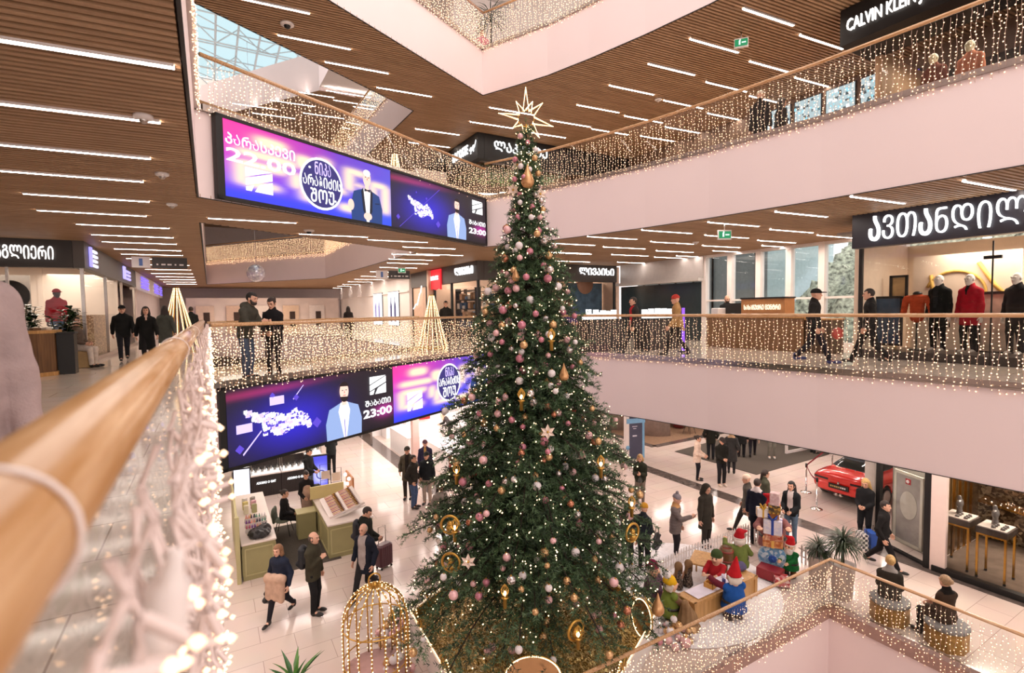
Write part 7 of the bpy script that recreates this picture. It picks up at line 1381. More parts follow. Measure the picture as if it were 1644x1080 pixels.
# counter, plants and stool
p = at(66, 603, 0); t = thing('gallery_counter', 'walnut gallery counter with a pale top and an oval emblem', 'counter', (-3.55, 15.75, 0)); mb = MB(); pl = [(-.42, -.3), (.18, -.36), (.42, -.1), (.42, .5), (-.42, .5)]; mb.prism(pl, .08, .98); mb.build('body', WALNUT, t)
mb = MB(); mb.prism([(x*1.06, y*1.06) for x, y in pl], .98, 1.05); mb.build('counter_top', OAK, t); mb = MB(); mb.prism([(x*1.08, y*1.08) for x, y in pl], 0, .09); mb.build('base_plinth', OAK, t); mb = MB(); mb.lathe([(0, 0), (.1, 0), (.1, .02), (0, .02)], n=20, R=Matrix.Rotation(pi/2, 3, 'Y')); mb.v = [(x+.43, y*.8+.08, z*2.0+.62) for x, y, z in mb.v]; mb.build('oval_emblem', CREAM, t)
for k in range(4): mb = MB(); mb.box((0, 0, .03), (.22-.03*k, .16, .06), bev=.01); simple('tray', ('black', 'grey', 'brown', 'cream')[k]+' tray lying on the walnut gallery counter', 'tray', mb, mat('tray_%d' % k, ('#1e1b1a', '#6f6a68', '#6a4a30', '#d9cbbd')[k], .5), (-3.8+.17*k, 15.7+.1*(k % 2), 1.05), .3*k)
LC = ['#2c3d27', '#3c5233', '#243320']
def rubber(label, p, H, n, seed):
    g = random.Random(seed); t = thing('rubber_plant', label, 'plant', p); mb = MB(); mb.lathe([(0, 0), (.17, 0), (.2, .4), (.18, .4), (.17, .36), (0, .36)], n=20); mb.build('pot', BLACK, t); mb = MB(); L_ = MB()
    for k in range(5):
        a = g.uniform(0, 6.28); pts = [Vector((cos(a)*.03, sin(a)*.03, .36)), Vector((cos(a)*.14, sin(a)*.14, H*.6)), Vector((cos(a)*.30*g.uniform(.6, 1.2), sin(a)*.30, H*g.uniform(.82, 1.05)))]; mb.tube(pts, .011, 5)
        for i in range(n):
            u = g.uniform(.25, 1); q = pts[0].lerp(pts[1], u*2) if u < .5 else pts[1].lerp(pts[2], u*2-1); b = g.uniform(0, 6.28); d = Vector((cos(b), sin(b), g.uniform(-.2, .6))).normalized(); s = d.cross(Vector((0, 0, 1))).normalized(); l, w = g.uniform(.17, .27), g.uniform(.05, .075); up_ = s.cross(d)
            vs = [q]; 
            for f, ww in ((.25, .8), (.55, 1.0), (.8, .65)): c = q+d*(l*f+.04)-Vector((0, 0, .04*f*f)); vs += [c+s*w*ww+up_*.008, c, c-s*w*ww+up_*.008]
            vs.append(q+d*(l+.04)-Vector((0, 0, .05))); L_.add(vs, [(0, 1, 2), (0, 2, 3), (1, 4, 5, 2), (2, 5, 6, 3), (4, 7, 8, 5), (5, 8, 9, 6), (7, 10, 8), (8, 10, 9)], g.randrange(3), True)
    mb.build('stem', mat('green_stem', '#4a4a2c', .7), t); L_.build('leaves', [mat('rubber_'+c[1:], c, .25, 0, .2, 8.) for c in LC], t)
rubber('bushy rubber plant standing behind the walnut gallery counter', (-3.95, 16.7, 0), 1.65, 36, 2); rubber('rubber plant to the right of the walnut counter before the red mannequin', (-3.2, 16.75, 0), 1.6, 34, 4)
mb = MB(); mb.box((-3.1, 17.62, .22), (.7, .5, .44), bev=.02); simple('bench', 'pale wooden bench block in front of the shop corner', 'bench', mb, MT['pale_oak'])
p = Vector((-3.1, 17.6, 0)); person('seated person in white trousers and black boots behind the gallery plants', p, facing(p, 55), 1.7, 'sit', '#6a5a50', 'sweater', legs='#d9cbc0', shoes='#1b1918', hair='short')
counter('narrow black cabinet beside the walnut gallery counter', -3.12, -2.8, 15.75, 16.1, .95, BLACK, BLACK, False, z=Z1)
# strolling visitors on the left gallery
def pp(label, u, v, ang, z=0, **k): p = Vector((u, v, z)); return person(label, p, facing(p, ang), **k)
I = put_person('older man in a flat black cap and dark jacket walking towards us', 200, 579, 0, 0, H=1.70, pose='walk', top='#1c1d1d', kind='jacket', hem=.74, legs='#24242a', hat=('cap', '#1a1a1a'), hair='short', wide=1.08)
put_person('woman in a long black fur coat walking beside the man in the flat cap', 238, 583, 0, 0, H=1.64, pose='walk', top='#171717', kind='coat', hem=.42, legs='#1d1b1d', hair='bob', hairc='#1a1210', fem=True, front=('#d9b8a8', .04, 1.35), wide=1.1)
put_person('woman with long dark hair and a grey green coat walking away', 268, 575, 0, 178, H=1.68, pose='walk', top='#4a4c46', kind='coat', hem=.5, legs='#2a2a2c', hair='long', hairc='#261a16', fem=True)
pp('dark figure partly hidden behind the lit cone on the left gallery', -.72, 21.6, 170, H=1.68, pose='stand', top='#232524', kind='coat', hem=.5, legs='#222', hair='short') if False else pp('dark figure partly hidden behind the lit cone on the left gallery', -.62, 23.2, 170, H=1.66, pose='stand', top='#232524', kind='coat', hem=.5, legs='#222222', hair='short')
def cone_tree(label, p, H, R):
    t = thing('light_cone', label, 'light decoration', p); C = []; mb = MB()
    for k in range(8):
        a = 2*pi*k/8+.2
        for s in (-1, 1):
            b = a+s*.22; q0 = Vector((R*cos(b), R*sin(b), .02)); q1 = Vector((.05*cos(a), .05*sin(a), H)); mb.tube([q0, q1], .018, 6); n = int(H/.055); C += [tuple(q0.lerp(q1, i/n)+Vector((cos(a), sin(a), 0))*.02) for i in range(n)]
    mb.tube([(R*cos(a), R*sin(a), .03) for a in np.linspace(0, 2*pi, 24, endpoint=False)], .02, 6, 0, True); mb.build('frame', GOLDP, t); V, Fc = bulbs_arr(C, .02); o = np_obj('bulbs', V, Fc, [BULB], t); o['kind'] = 'stuff'
cone_tree('tall open cone of warm light ropes on the left gallery', (-1.0, 22.0, 0), 2.35, .62); cone_tree('open cone of warm light ropes on the bridge by the jeans shop', (6.95, 17.55, 0), 1.95, .5)
I = pp('bearded man in an olive hooded jacket leaning on the bridge handrail', .62, 12.0, 55, H=1.82, pose='lean', top='#45423a', kind='jacket', hood=True, legs='#4d586e', hair='short', hairc='#1d1512', beard='#2a1d16', lean=.22, hy=0)
I = pp('smiling woman in black with a phone at the bridge handrail', 1.18, 12.25, -25, H=1.70, pose='hold', top='#1c1a1c', kind='jacket', hem=.72, legs='#2a2628', hair='bun', hairc='#2c1c18', fem=True, hp=.4); phone('blue phone held by the woman in black on the bridge', I)
pp('dark haired person passing behind the far balustrade', 3.6, 19.6, 180, H=1.60, pose='walk', top='#2a2422', kind='coat', legs='#222222', hair='hood', hairc='#2c2320') if False else pp('person in black seen in the jeans shop doorway', 8.2, 19.2, 0, H=1.76, pose='pocket', top='#2a2926', kind='jacket', legs='#25252a', hair='short')
p = Vector((5.9, 26.0, 0)); person('dark haired person far off behind the bridge balustrade', p, facing(p, 180), 1.66, 'stand', '#2e2826', 'coat', hem=.6, legs='#222222', hair='long', fem=True)
p = Vector((-.95, 2.92, 0)); person('passer-by close to us in a dusty pink grey coat at the left edge', p, (.25, -.95), 1.84, 'stand', '#b39d9b', 'coat', hem=.4, legs='#3a3436', hair='short', wide=1.0, vox=.012)
# --- hanging signs
def hanging(label, p, rz, w):
    t = thing('hanging_sign', label, 'sign', p, rz); mb = MB(); mb.box((.25, 0, 0), (w-.5, .06, .36)); mb.build('dark_board', DK, t); mb = MB(); mb.box((-w/2+.2, -.002, 0), (.5, .065, .36)); mb.build('number_board', WHITE, t); g = fit(text_mb('1', 1, .01, bold=.04), .1, .24, -w/2+.2, 0, -.04); g.build('number', mat('number_blue', '#5a78b8', .5), t); mb = MB(); [mb.box((-.1+.17*k, -.035, -.06), (.12 if k % 3 else .05, .006, .05)) for k in range(5)]; mb.build('lettering', WHITE, t); mb = MB(); [mb.cyl((x, 0, .18), (x, 0, B2-p[2]+.02), .01, n=6) for x in (-w*.4, w*.4)]; mb.build('hanger', STEEL, t)
hanging('hanging level sign with number one over the left gallery', (-1.35, 21.0, 3.12), 0, 1.5); q = atv(632, 441, 22.6); hanging('hanging level sign with number one by the jeans shop', (q.x, 22.6, q.z), -.1, 1.45)
def exit_sign(label, p, rz): t = thing('exit_sign', label, 'exit sign', p, rz); mb = MB(); mb.box((0, 0, 0), (.34, .05, .24)); mb.build('housing', WHITE, t); mb = MB(); mb.box((0, -.028, .0), (.3, .01, .17)); mb.build('green_panel', glow('#1f8f5c', .8), t); mb = MB(); mb.box((-.04, -.036, 0), (.04, .006, .1)); mb.box((.06, -.036, 0), (.1, .006, .03)); mb.sph((-.03, -.036, .065), .02, 8, 6); mb.build('running_figure', glow('#e8fff0', 1.), t); mb = MB(); mb.cyl((0, 0, .12), (0, 0, .3), .012, n=6); mb.build('hanger', STEEL, t)
q = at(1163, 377, 3.15); exit_sign('green exit sign under the first floor ceiling near the windows', q, -.5); q = at(1190, 69, 8.1); exit_sign('green exit sign under the second floor ceiling at the right', q, -.9); q = atv(645, 434, 22.4); exit_sign('green exit sign above the hanging level sign by the jeans shop', q, -.1)
def dome(label, px, py, z, r=.09, cam_=False): p = at(px, py, z); t = thing('security_camera' if cam_ else 'smoke_detector', label, 'camera' if cam_ else 'detector', (p.x, p.y, z)); mb = MB(); mb.lathe([(0, .0), (r, 0), (r, -.03), (r*.6, -.05), (0, -.05)], n=16); mb.build('housing', WHITE, t); mb = MB(); mb.sph((0, 0, -.045), r*.5, 10, 8); mb.build('lens_dome', BLACK if cam_ else STEEL, t)
dome('white dome camera in the second floor ceiling at upper left', 461, 38, B3, .16, True); dome('white dome camera under the first floor ceiling below the upper screen', 496, 369, B2, .13, True); dome('ceiling detector above the star on the second floor ceiling', 1057, 159, B3, .12); dome('ceiling detector over the left gallery between second and third strips', 230, 185, B2); dome('ceiling detector over the left gallery by the fifth strip', 260, 278, B2); dome('ceiling detector over the left gallery by the seventh strip', 276, 327, B2); dome('ceiling detector near the exit sign by the windows', 1117, 388, B2, .1)
# --- back of the second opening and the jeans shop
mb = MB(); mb.box((9.85, 37, 1.72), (.2, 18, 3.44)); mb.box((9.7, 37, 2.5), (.1, 18, .06)); struct('wall_corridor', mb, WHITE)
for k, v in enumerate((34.2, 30.8)):
    t, L, h = lightbox(('left', 'right')[k]+' white light box with two dark bottles on the corridor wall', (9.7, v+1.05), (9.7, v-1.05), .5, 2.6, glow('#fbf8ff', 1.2)); mb = MB()
    for x in (-.42, .36): flat(mb, [(x-.16, .25), (x+.16, .25), (x+.17, 1.2), (x+.05, 1.5), (x+.05, 1.75), (x-.05, 1.75), (x-.05, 1.5), (x-.17, 1.2)], -.02, 0)
    mb.build('print', [glow(('#9a8ac0', '#3a3468')[k], .8)], t)
mb = MB(); mb.box((4, 45.5, 1.3), (11, .3, 2.6)); simple('far_shopfront', 'pale lit shop front at the far end of the first floor', 'shop front', mb, mat('far_shop_pale', '#f0dcd4', .5, 0, .1, .9))
for k in range(5): mb = MB(); mb.box((0, 0, 1.1), (1.2, .1, 2.0)); mb.box((.1, -.08, 1.0), (.4, .06, 1.2), mi=1); simple('far_display', 'far shop display panel with a dark garment, %s from the left' % ('first', 'second', 'third', 'fourth', 'fifth')[k], 'display panel', mb, [mat('display_%d' % k, ('#e6c9b8', '#d9b8a4', '#f2e2d8', '#e8c8ae', '#efe0da')[k], .5), cloth('#4a3c38')], (-.3+2.0*k, 45.2, -.1))
mb = MB(); [mb.sph((0, 0, 0), .55, 12, 8)]; mb.cyl((0, 0, .5), (0, 0, 14.1), .012, n=5); simple('crystal_chandelier', 'big round glittering lamp hanging over the far opening', 'chandelier', mb, glitter('crystal', '#cfc8d8', '#ffffff', 9., .3, .1), (2.6, 36, 3.9))
JW = mat('jeans_shop_peach', '#dcb8a0', .6, 0, .04)
hd = header('dark jeans shop sign board along the corridor side', (9.72, 27.6), (9.72, 19.35), 2.65, 3.45, .3, mat('jeans_board', '#4d4643', .5, 0, .03)); sign_text(hd, 'ლივაისი', 731, 436, 760, 433, '#ffffff', 1.5, .0, h=.34)
s0, _ = onwall(692, 443, (9.72, 27.6), (9.72, 19.35)); s1, _ = onwall(709, 441, (9.72, 27.6), (9.72, 19.35)); c_, w_ = (s0+s1)/2, abs(s1-s0); mb = MB()
mb.prism([(c_-w_/2, -.25), (c_-w_*.25, -.17), (c_, -.25), (c_+w_*.25, -.17), (c_+w_/2, -.25), (c_+w_/2, .75), (c_-w_/2, .75)], .0, .08, R=Matrix(((1, 0, 0), (0, 0, -1), (0, 1, 0)))); mb.build('red_tab', glow('#d8242e', 1.), hd[0]); g = fit(text_mb("LEVI'S", 1, .02, bold=.03), w_*.7, .22, c_, .34, -.1); g.build('red_tab_lettering', glow('#ffffff', 1.4), hd[0])
hd = header('dark jeans shop sign board facing the atrium', (10.03, 19.35), (17.4, 19.35), 2.65, 3.45, .3, MT['jeans_board']); sign_text(hd, 'ლივაისი', 930, 436, 985, 436, '#ffffff', 1.5, .0, h=.34)
mb = MB(); mb.box((14, 24.5, 1.7), (9, .2, 3.4)); mb.box((17.5, 22, 1.7), (.2, 5.2, 3.4)); mb.box((10.4, 26.6, 1.35), (1.2, 2.0, 2.7)); struct('wall_jeans_shop', mb, JW)
mb = MB(); mb.quad((9.8, 26, 0), (9.8, 19.45, 0), (9.8, 19.45, 2.65), (9.8, 26, 2.65)); mb.quad((9.8, 19.45, 0), (17.4, 19.45, 0), (17.4, 19.45, 2.65), (9.8, 19.45, 2.65)); o = mb.build('window_6', SHOPGLASS); o['kind'] = 'structure'
mb = MB()
for v in (27.5, 25.4, 24.3, 22.2, 19.45): mb.box((9.8, v, 1.35), (.1, .1, 2.7))
for u in (11.6, 14.4, 17.3): mb.box((u, 19.45, 1.35), (.08, .08, 2.7))
struct('trim_8', mb, BLACK)
mb = MB(); mb.tube([(9.66, 27.1, 1.5), (9.66, 26.7, 1.75), (9.66, 26.5, 1.7), (9.66, 26.1, 2.3), (9.66, 25.95, 2.35), (9.66, 25.8, 2.7)], .03, 6); simple('neon_line', 'white neon squiggle beside the jeans shop door', 'neon light', mb, glow('#fffaf4', 1.6))
def shelf_unit(label, u, v, z, w, rows, rz, cols, seed=0, thick=.3):
    g = random.Random(seed); t = thing('shelf_unit', label, 'shelves', (u, v, z), rz); mb = MB(); h = .45*rows
    for x in (-w/2, w/2): mb.box((x, 0, h/2+.1), (.05, thick, h+.2))
    for r in range(rows+1): mb.box((0, 0, .08+.45*r), (w, thick, .03))
    mb.build('frame', BLACK, t)
    for r in range(rows):
        n = int(w/.3)
        for k in range(n):
            mb = MB(); hh = g.uniform(.12, .34); mb.box((-w/2+w*(k+.5)/n, -.02, .10+.45*r+hh/2), (w/n*.8, thick*.8, hh), bev=.015); mb.build('folded_stack', cloth(g.choice(cols)), t)
JC = ['#3f5674', '#2c3c54', '#6f86a4', '#8a6a50', '#c9a488', '#d9d0c8', '#1f2530']
shelf_unit('dark shelves of folded jeans inside the corridor window of the jeans shop', 10.9, 22.8, 0, 2.2, 5, pi/2, JC, 1); shelf_unit('dark shelves of folded jeans seen through the front window, left unit', 12.3, 23.9, 0, 2.0, 5, 0, JC, 2); shelf_unit('dark shelves of folded jeans seen through the front window, right unit', 15.0, 23.9, 0, 2.6, 5, 0, JC, 3)
mb = MB(); mb.box((16.2, 20.4, 1.35), (2.2, .1, 2.6)); mb.lathe([(0, 0), (.5, 0), (.5, .02), (0, .02)], (16.2, 20.34, 2.6), 20, 1, R=Matrix.Rotation(pi/2, 3, 'X')); simple('denim_poster', 'large blue denim shirt poster in the jeans shop window', 'poster', mb, [mat('denim_blue', '#56738f', .7, 0, .35, 3.), mat('poster_skin', '#b98a74', .6)])
p = Vector((10.9, 21.0, 0)); mannequin('mannequin in a beige jacket behind the corridor window of the jeans shop', p, (-1, 0), '#c9a878', '#5a4a3c', H=1.75)
for k in range(2): mb = MB(); mb.box((0, 0, 0), (.03, .03, 1.5)); simple('tube_lamp', 'vertical white tube lamp inside the jeans shop, %s one' % ('left', 'right')[k], 'lamp', mb, glow('#fff6ea', 2.5), (13.6+.6*k, 21.5, 2.1))
# --- cosmetics stand, kiosk and visitors on the right of the first floor
counter('dark cosmetics stand covered with white lit boxes near the jeans shop', 10.2, 11.6, 12.6, 13.3, .98, DK, BLACK, False, z=Z1); counter('dark cosmetics stand with white lit boxes by the purple pole', 12.2, 13.6, 12.0, 12.7, .98, DK, BLACK, False, z=Z1)
for s, (u0, v0) in enumerate(((10.3, 12.95), (12.3, 12.35))):
    for k in range(9): hh = .12+.2*abs(sin(k*1.7+s)); mb = MB(); mb.box((0, 0, hh/2), (.11, .16, hh)); simple('lit_box', 'white glowing product box on the %s cosmetics stand' % ('left', 'right')[s], 'product box', mb, glow('#ffffff', 1.3), (u0+.15*k, v0, 1.026), 0, 'white glowing product boxes on the %s cosmetics stand' % ('left', 'right')[s])
q = atv(1097, 520, 11.0); mb = MB(); mb.cyl((0, 0, 0), (0, 0, 1.35), .045, n=10); mb.lathe([(0, 0), (.16, 0), (.16, .03), (0, .03)], n=14, mi=1); simple('purple_light_pole', 'short glowing purple pole behind the first floor balustrade', 'light pole', mb, [glow('#8a4cf0', 1.3), BLACK], (q.x, 11.0, 0))
KW = mat('kiosk_brown', '#7d5b3c', .5, 0, .12, 5.)
counter('brown wooden kiosk counter in front of the tall windows', 14.9, 15.6, 8.6, 12.0, 1.0, KW, OAK, False, z=Z1); counter('dark brown kiosk cabinet at the right end of the wooden kiosk', 14.9, 15.6, 7.85, 8.55, .95, mat('kiosk_dark', '#4a3524', .5, 0, .1), OAK, False, z=Z1)
hd = header('brown kiosk sign box with pale lettering in front of the windows', (14.95, atu(1190, 490, 14.95).y, 0), (14.95, atu(1260, 488, 14.95).y, 0), 1.06, 1.62, .5, mat('kiosk_sign_wood', '#b07a4a', .5, 0, .1)); mb = MB(); [mb.box((x, .25, z), (.05, .54, .05) if False else (.05, .54, .05)) for x in (0, (hd[2]-hd[1]).length) for z in (0, .56)]; [mb.box(((hd[2]-hd[1]).length/2, -.01, z), ((hd[2]-hd[1]).length, .05, .05)) for z in (0, .56)]; mb.build('frame', BLACK, hd[0]); g = fit(text_mb('სასაჩუქრე ცენტრი', 1, .02, bold=.02), (hd[2]-hd[1]).length*.84, .17, (hd[2]-hd[1]).length/2, .28, -.03); g.build('lettering', glow('#ffe8c8', 1.1), hd[0])
p = Vector((15.95, atu(1174, 490, 16.2).y, 0)); f = facing(p, 20); shell_chair('chair under the balding man at the wooden kiosk', p, atan2(-f[0], f[1]), '#3c4a4e'); person('balding bearded man in black sitting at the wooden kiosk', p+Vector((0, 0, .36)), f, 1.78, 'sit', '#1f2122', 'sweater', legs='#222226', hair='balding', hairc='#3a2c24', beard='#4a3a30', hp=.35)
mb = MB(); mb.box((0, 0, .14), (.5, .3, .28), bev=.02); simple('white_printer', 'white machine on the wooden kiosk counter beside the seated man', 'machine', mb, mat('pale_machine', '#d9d4d6', .5), (15.25, 11.75, 1.045)); mb = MB(); mb.box((0, 0, .25), (.04, .6, .36)); mb.cyl((0, 0, 0), (0, 0, .1), .08, n=10); simple('monitor', 'dark monitor at the left end of the wooden kiosk', 'monitor', mb, BLACK, (15.4, 11.3, 1.05))
pp('woman in purple at the left of the cosmetics stand', 9.75, 13.0, 30, H=1.68, pose='hold', top='#4a3a6a', kind='sweater', legs='#2a2430', hair='long', hairc='#5a3a28', fem=True, hp=.2)
pp('person in dark clothes with a red panel passing the jeans shop', 10.75, 11.2, -70, H=1.72, pose='stride', top='#332e2c', kind='jacket', legs='#2b2829', hair='short', front=('#b0242c', .10, .9))
pp('person in a red cap and ochre jacket behind the balustrade', 11.3, 10.1, -80, H=1.74, pose='walk', top='#b0895a', kind='jacket', legs='#2a2624', hat=('beanie', '#c0433a'))
pp('man in a black jacket and cap striding right past the kiosk', 12.1, 6.75, 85, H=1.78, pose='stride', top='#232120', kind='jacket', legs='#25222a', hat=('cap', '#1e1c1c'), shoes='#2a3268')  # shoe colour is blue for the bluish glow falling at the feet
mb = MB(); mb.sph((0, 0, 0), (.18, .10, .14), 12, 8); p = Vector((12.35, 6.35, .72)); o = mb.build('red_bag', mat('red_bag', '#b84a40', .5), loc=p); tag(o, 'red bag carried by the striding man in black', 'bag')
pp('person in black walking left in front of the fashion window', 12.95, 5.95, -85, H=1.76, pose='stride', top='#201f1f', kind='jacket', legs='#1f1d1e', hair='short')
# --- fashion shop on the right
hd = header('big dark sign board with white Georgian letters over the fashion shop', (13.1, 6.45), (13.1, -3.5), 2.68, 3.5, .25, mat('navy_board', '#2d2b33', .35, 0, .03))
s0, za = onwall(1397, 366, hd[1], hd[2]); s1, zb_ = onwall(1610, 342, hd[1], hd[2]); g = text_mb('ავთანდილ', 1, .06, bold=-.012); W8 = max(v[0] for v in g.v)-min(v[0] for v in g.v); g2 = text_mb('ავთანდილი', 1, .06, bold=-.014); W9 = max(v[0] for v in g2.v)-min(v[0] for v in g2.v); fit(g2, (s1-s0)*1.18*W9/W8*.98, .56, 0, 0, -.05); mn = min(v[0] for v in g2.v); g2.v = [(x-mn+s0, y, z+.40) for x, y, z in g2.v]; g2.build('lettering', glow('#ffffff', 2.), hd[0])
FW = mat('fashion_cream', '#f2dcc6', .6, 0, .03); GS1 = 14.6
mb = MB(); mb.box((17.3, 3, 1.5), (.15, 8.2, 3.0)); mb.box((16, 7.05, 1.5), (2.8, .12, 3.0)); mb.box((16.9, 3.6, 1.5), (.3, .3, 3.0)); struct('wall_fashion', mb, FW)
mb = MB(); mb.box((15.5, 2.5, 3.14), (3.6, 9.2, .06)); struct('ceiling_fashion', mb, mat('fashion_ceiling', '#a39a92', .6, 0, .03))
mb = MB(); mb.box((15.4, 2.5, .1), (1.6, 9, .2)); struct('trim_9', mb, mat('fashion_plinth', '#3b3431', .3, 0, .1))
mb = MB(); mb.quad((GS1, 6.95, .2), (GS1, -2, .2), (GS1, -2, 3.1), (GS1, 6.95, 3.1)); o = mb.build('window_7', SHOPGLASS); o['kind'] = 'structure'
mb = MB(); mb.box((GS1, 6.95, 1.55), (.08, .08, 3.1)); mb.box((GS1, 4.35, 1.35), (.025, .025, 2.7)); mb.box((GS1, 4.35, 2.35), (.06, .3, .07)); struct('trim_10', mb, BLACK)
mb = MB(); mb.box((16.15, 5.35, 1.4), (.1, 2.1, 2.4)); ring = [(16.08, 5.5+.6*cos(a), 1.62+.55*sin(a)) for a in np.linspace(.3, 5.4, 26)]; mb.tube(ring, .035, 6, 1); mb.tube([(16.08, 5.05, 2.35), (16.08, 4.75, 1.8), (16.08, 4.5, 1.5)], .045, 6, 1); mb.tube([(16.08, 6.0, 2.1), (16.08, 5.95, 1.6)], .04, 6, 1); simple('display_backdrop', 'white backdrop with yellow brush strokes in the fashion window', 'backdrop', mb, [FW, mat('yellow_paint', '#e0b45c', .6)])
for k, (v, z, u) in enumerate([(at(px, py, 3.09).y, 3.091, at(px, py, 3.09).x) for px, py in ((1542, 383), (1548, 392), (1554, 396), (1580, 379), (1585, 382), (1579, 391), (1621, 387))]): mb = MB(); mb.lathe([(0, 0), (.09, 0), (.1, .02), (0, .02)], n=16); simple('downlight', 'round downlight in the fashion shop ceiling', 'downlight', mb, glow('#fffaf0', 3.), (u, v, z), 0, 'downlights in the fashion shop ceiling')
mannequin('mannequin in a long black coat in the fashion window', Vector((15.25, 5.5, .2)), (-.9, .3), '#191919', '#17171a', 'coat', .55, None, 1.86, front=('#26282a', .06, 1.0)); mannequin('mannequin in a red trench coat in the fashion window', Vector((15.2, 4.9, .2)), (-.9, .3), '#b5182c', '#1b1a1e', 'coat', .62, None, 1.84, front=('#1d1a1c', .035, 1.3)); mannequin('dark dressed mannequin at the far right of the fashion window', Vector((15.3, 4.12, .2)), (-.9, .4), '#1d1b1e', '#1a1a1c', 'coat', .6, None, 1.82)
p = Vector((15.3, 5.98, .2)); t = thing('dress_form', 'bust form wearing an orange red puffer over grey in the fashion window', 'dress form', p); V, F = blend([('c', V3(0, 0, .85), V3(0, 0, 1.05), .16, .15, {'flat': ((1, 0, 0), .7)}), ('c', V3(0, 0, 1.05), V3(0, 0, 1.25), .15, .18, {'flat': ((1, 0, 0), .7)}), ('c', V3(0, -.2, 1.3), V3(0, .2, 1.3), .09, .09), ('c', V3(0, -.24, 1.28), V3(0, -.3, .9), .08, .07), ('c', V3(0, .24, 1.28), V3(0, .3, .9), .08, .07)], .014, lambda D, X: D+.008*np.abs(np.sin(X[..., 2]*42))); np_obj('puffer', V, F, [cloth('#c0502e')], t, None, True); mb = MB(); mb.lathe([(0, 0), (.16, 0), (.16, .02), (.02, .03), (.02, .85), (0, .85)], n=14); mb.sph((0, 0, 1.42), (.08, .1, .06), 10, 8); mb.build('stand', BLACK, t)
for k, (v, h0, w_, h_, c_) in enumerate(((6.75, .35, .7, 1.25, '#35506e'), (6.6, 1.55, .36, .6, '#c9a878'), (4.55, .25, .75, 1.4, '#d9c2ae'))):
    t = thing('picture_frame', ('black framed blue picture leaning in the fashion window', 'small dark framed picture on the fashion shop wall', 'large black empty frame leaning behind the red coat')[k], 'picture', (15.5 if k == 0 else 15.8, v, h0-.05), -pi/2); mb = MB(); [mb.box((s*w_/2, 0, h_/2), (.06, .05, h_)) for s in (-1, 1)]; [mb.box((0, 0, z), (w_+.06, .05, .06)) for z in (0, h_)]; mb.build('frame', BLACK, t); mb = MB(); mb.box((0, .01, h_/2), (w_, .01, h_)); mb.build('picture', mat('pic_'+c_[1:], c_, .5, 0, .3, 3.), t)
mb = MB(); mb.box((-.25, 0, .9), (.06, .06, 1.8)); simple('yellow_post', 'thin yellow post at the left of the fashion window', 'post', mb, MT['yellow_paint'], (16.4, 6.8, .2))
# ================================================================ second floor
hd = header('dark sign board with a crocodile emblem at the corner of the second floor shop', (9.3, 23.5), (9.3, 18.3), 7.35, 8.33, .3, BLACK); sign_text(hd, 'LACOSTE', 728, 252, 752, 243, '#ffffff', 1.6, .0, h=.36)
s0, z_ = onwall(757, 240, hd[1], hd[2]); mb = MB(); fl = [(-.55, -.02), (-.3, .1), (-.1, .06), (.1, .14), (.3, .1), (.5, .3), (.55, .22), (.38, .02), (.2, -.06), (.22, -.16), (.1, -.16), (.06, -.08), (-.2, -.1), (-.22, -.2), (-.34, -.2), (-.3, -.08)]; flat(mb, [(s0+.15+x*.6, z_-7.35+z*.9) for x, z in fl], -.03, 0); mb.build('crocodile_emblem', glow('#ffffff', 1.7), hd[0])
hd = header('dark sign board with Georgian letters facing the atrium on the second floor', (9.61, 18.3), (17.3, 18.3), 7.35, 8.33, .3, BLACK); sign_text(hd, 'ლაკოსტე', 793, 231, 878, 250, '#ffffff', 1.5, .0, h=.40)
mb = MB(); g = random.Random(5)
V_ = []; F_ = []
for k in range(1500):
    c = Vector((g.uniform(9.6, 14), g.uniform(18.7, 21.5), 7.34-abs(g.gauss(0, .10)))); d = Vector((g.uniform(-1, 1), g.uniform(-1, 1), g.uniform(-1, .3))).normalized()*.16; s = d.orthogonal().normalized()*.035; mb.add([c-s, c+d*.5-s*.2+s, c+d, c+d*.5-s*1.2], [(0, 1, 2, 3)], g.randrange(2))
simple('hanging_greenery', 'green hanging foliage under the ceiling of the corner shop', 'foliage', mb, [mat('moss_green', '#4a6a20', .6, 0, .3, 3.), mat('moss_dark', '#2c4418', .6, 0, .3, 3.)]); COL.objects[-1]['kind'] = 'stuff'
mb = MB(); mb.box((13, 21.6, 6.6), (7.4, .2, 3.2)); mb.box((9.6, 22.5, 6.6), (.2, 2, 3.2)); mb.box((17.4, 10, 6.7), (.2, 26, 3.4), mi=1); struct('wall_second_shops', mb, [mat('brown_display', '#6a5040', .6, 0, .3, 1.2), mat('brown_wall', '#7d6250', .6, 0, .2, 1.)])
for k in range(4): mb = MB(); mb.box((0, 0, 0), (1.5, .12, .05)); simple('strip_lamp', 'white lamp bar inside the corner shop on the second floor, %s' % ('lowest left', 'lower middle', 'upper middle', 'right')[k], 'lamp bar', mb, glow('#fff0e0', 2.5), (10.4+1.6*k, 19.6+.3*k, 6.3+.25*(k % 2)), -.3)
hd = header('black sign board with white letters at top right', (13.2, 6.85), (13.2, -3.5), 7.5, 8.33, 1.4, BLACK); s0, za = onwall(1361, 44, hd[1], hd[2]); s1, zb_ = onwall(1462, 10, hd[1], hd[2]); g = text_mb('CALVIN KLEIN JEANS', 1, .05, bold=-.004); gg = text_mb('CALVIN KLEIN', 1, .05, bold=-.004); wr_ = (max(v[0] for v in g.v)-min(v[0] for v in g.v))/(max(v[0] for v in gg.v)-min(v[0] for v in gg.v)); fit(g, (s1-s0)*wr_*1.08, .36, 0, 0, -.04); mn = min(v[0] for v in g.v); g.v = [(x-mn+s0, y, z+.36) for x, y, z in g.v]; g.build('lettering', glow('#fff6ee', 2.), hd[0])
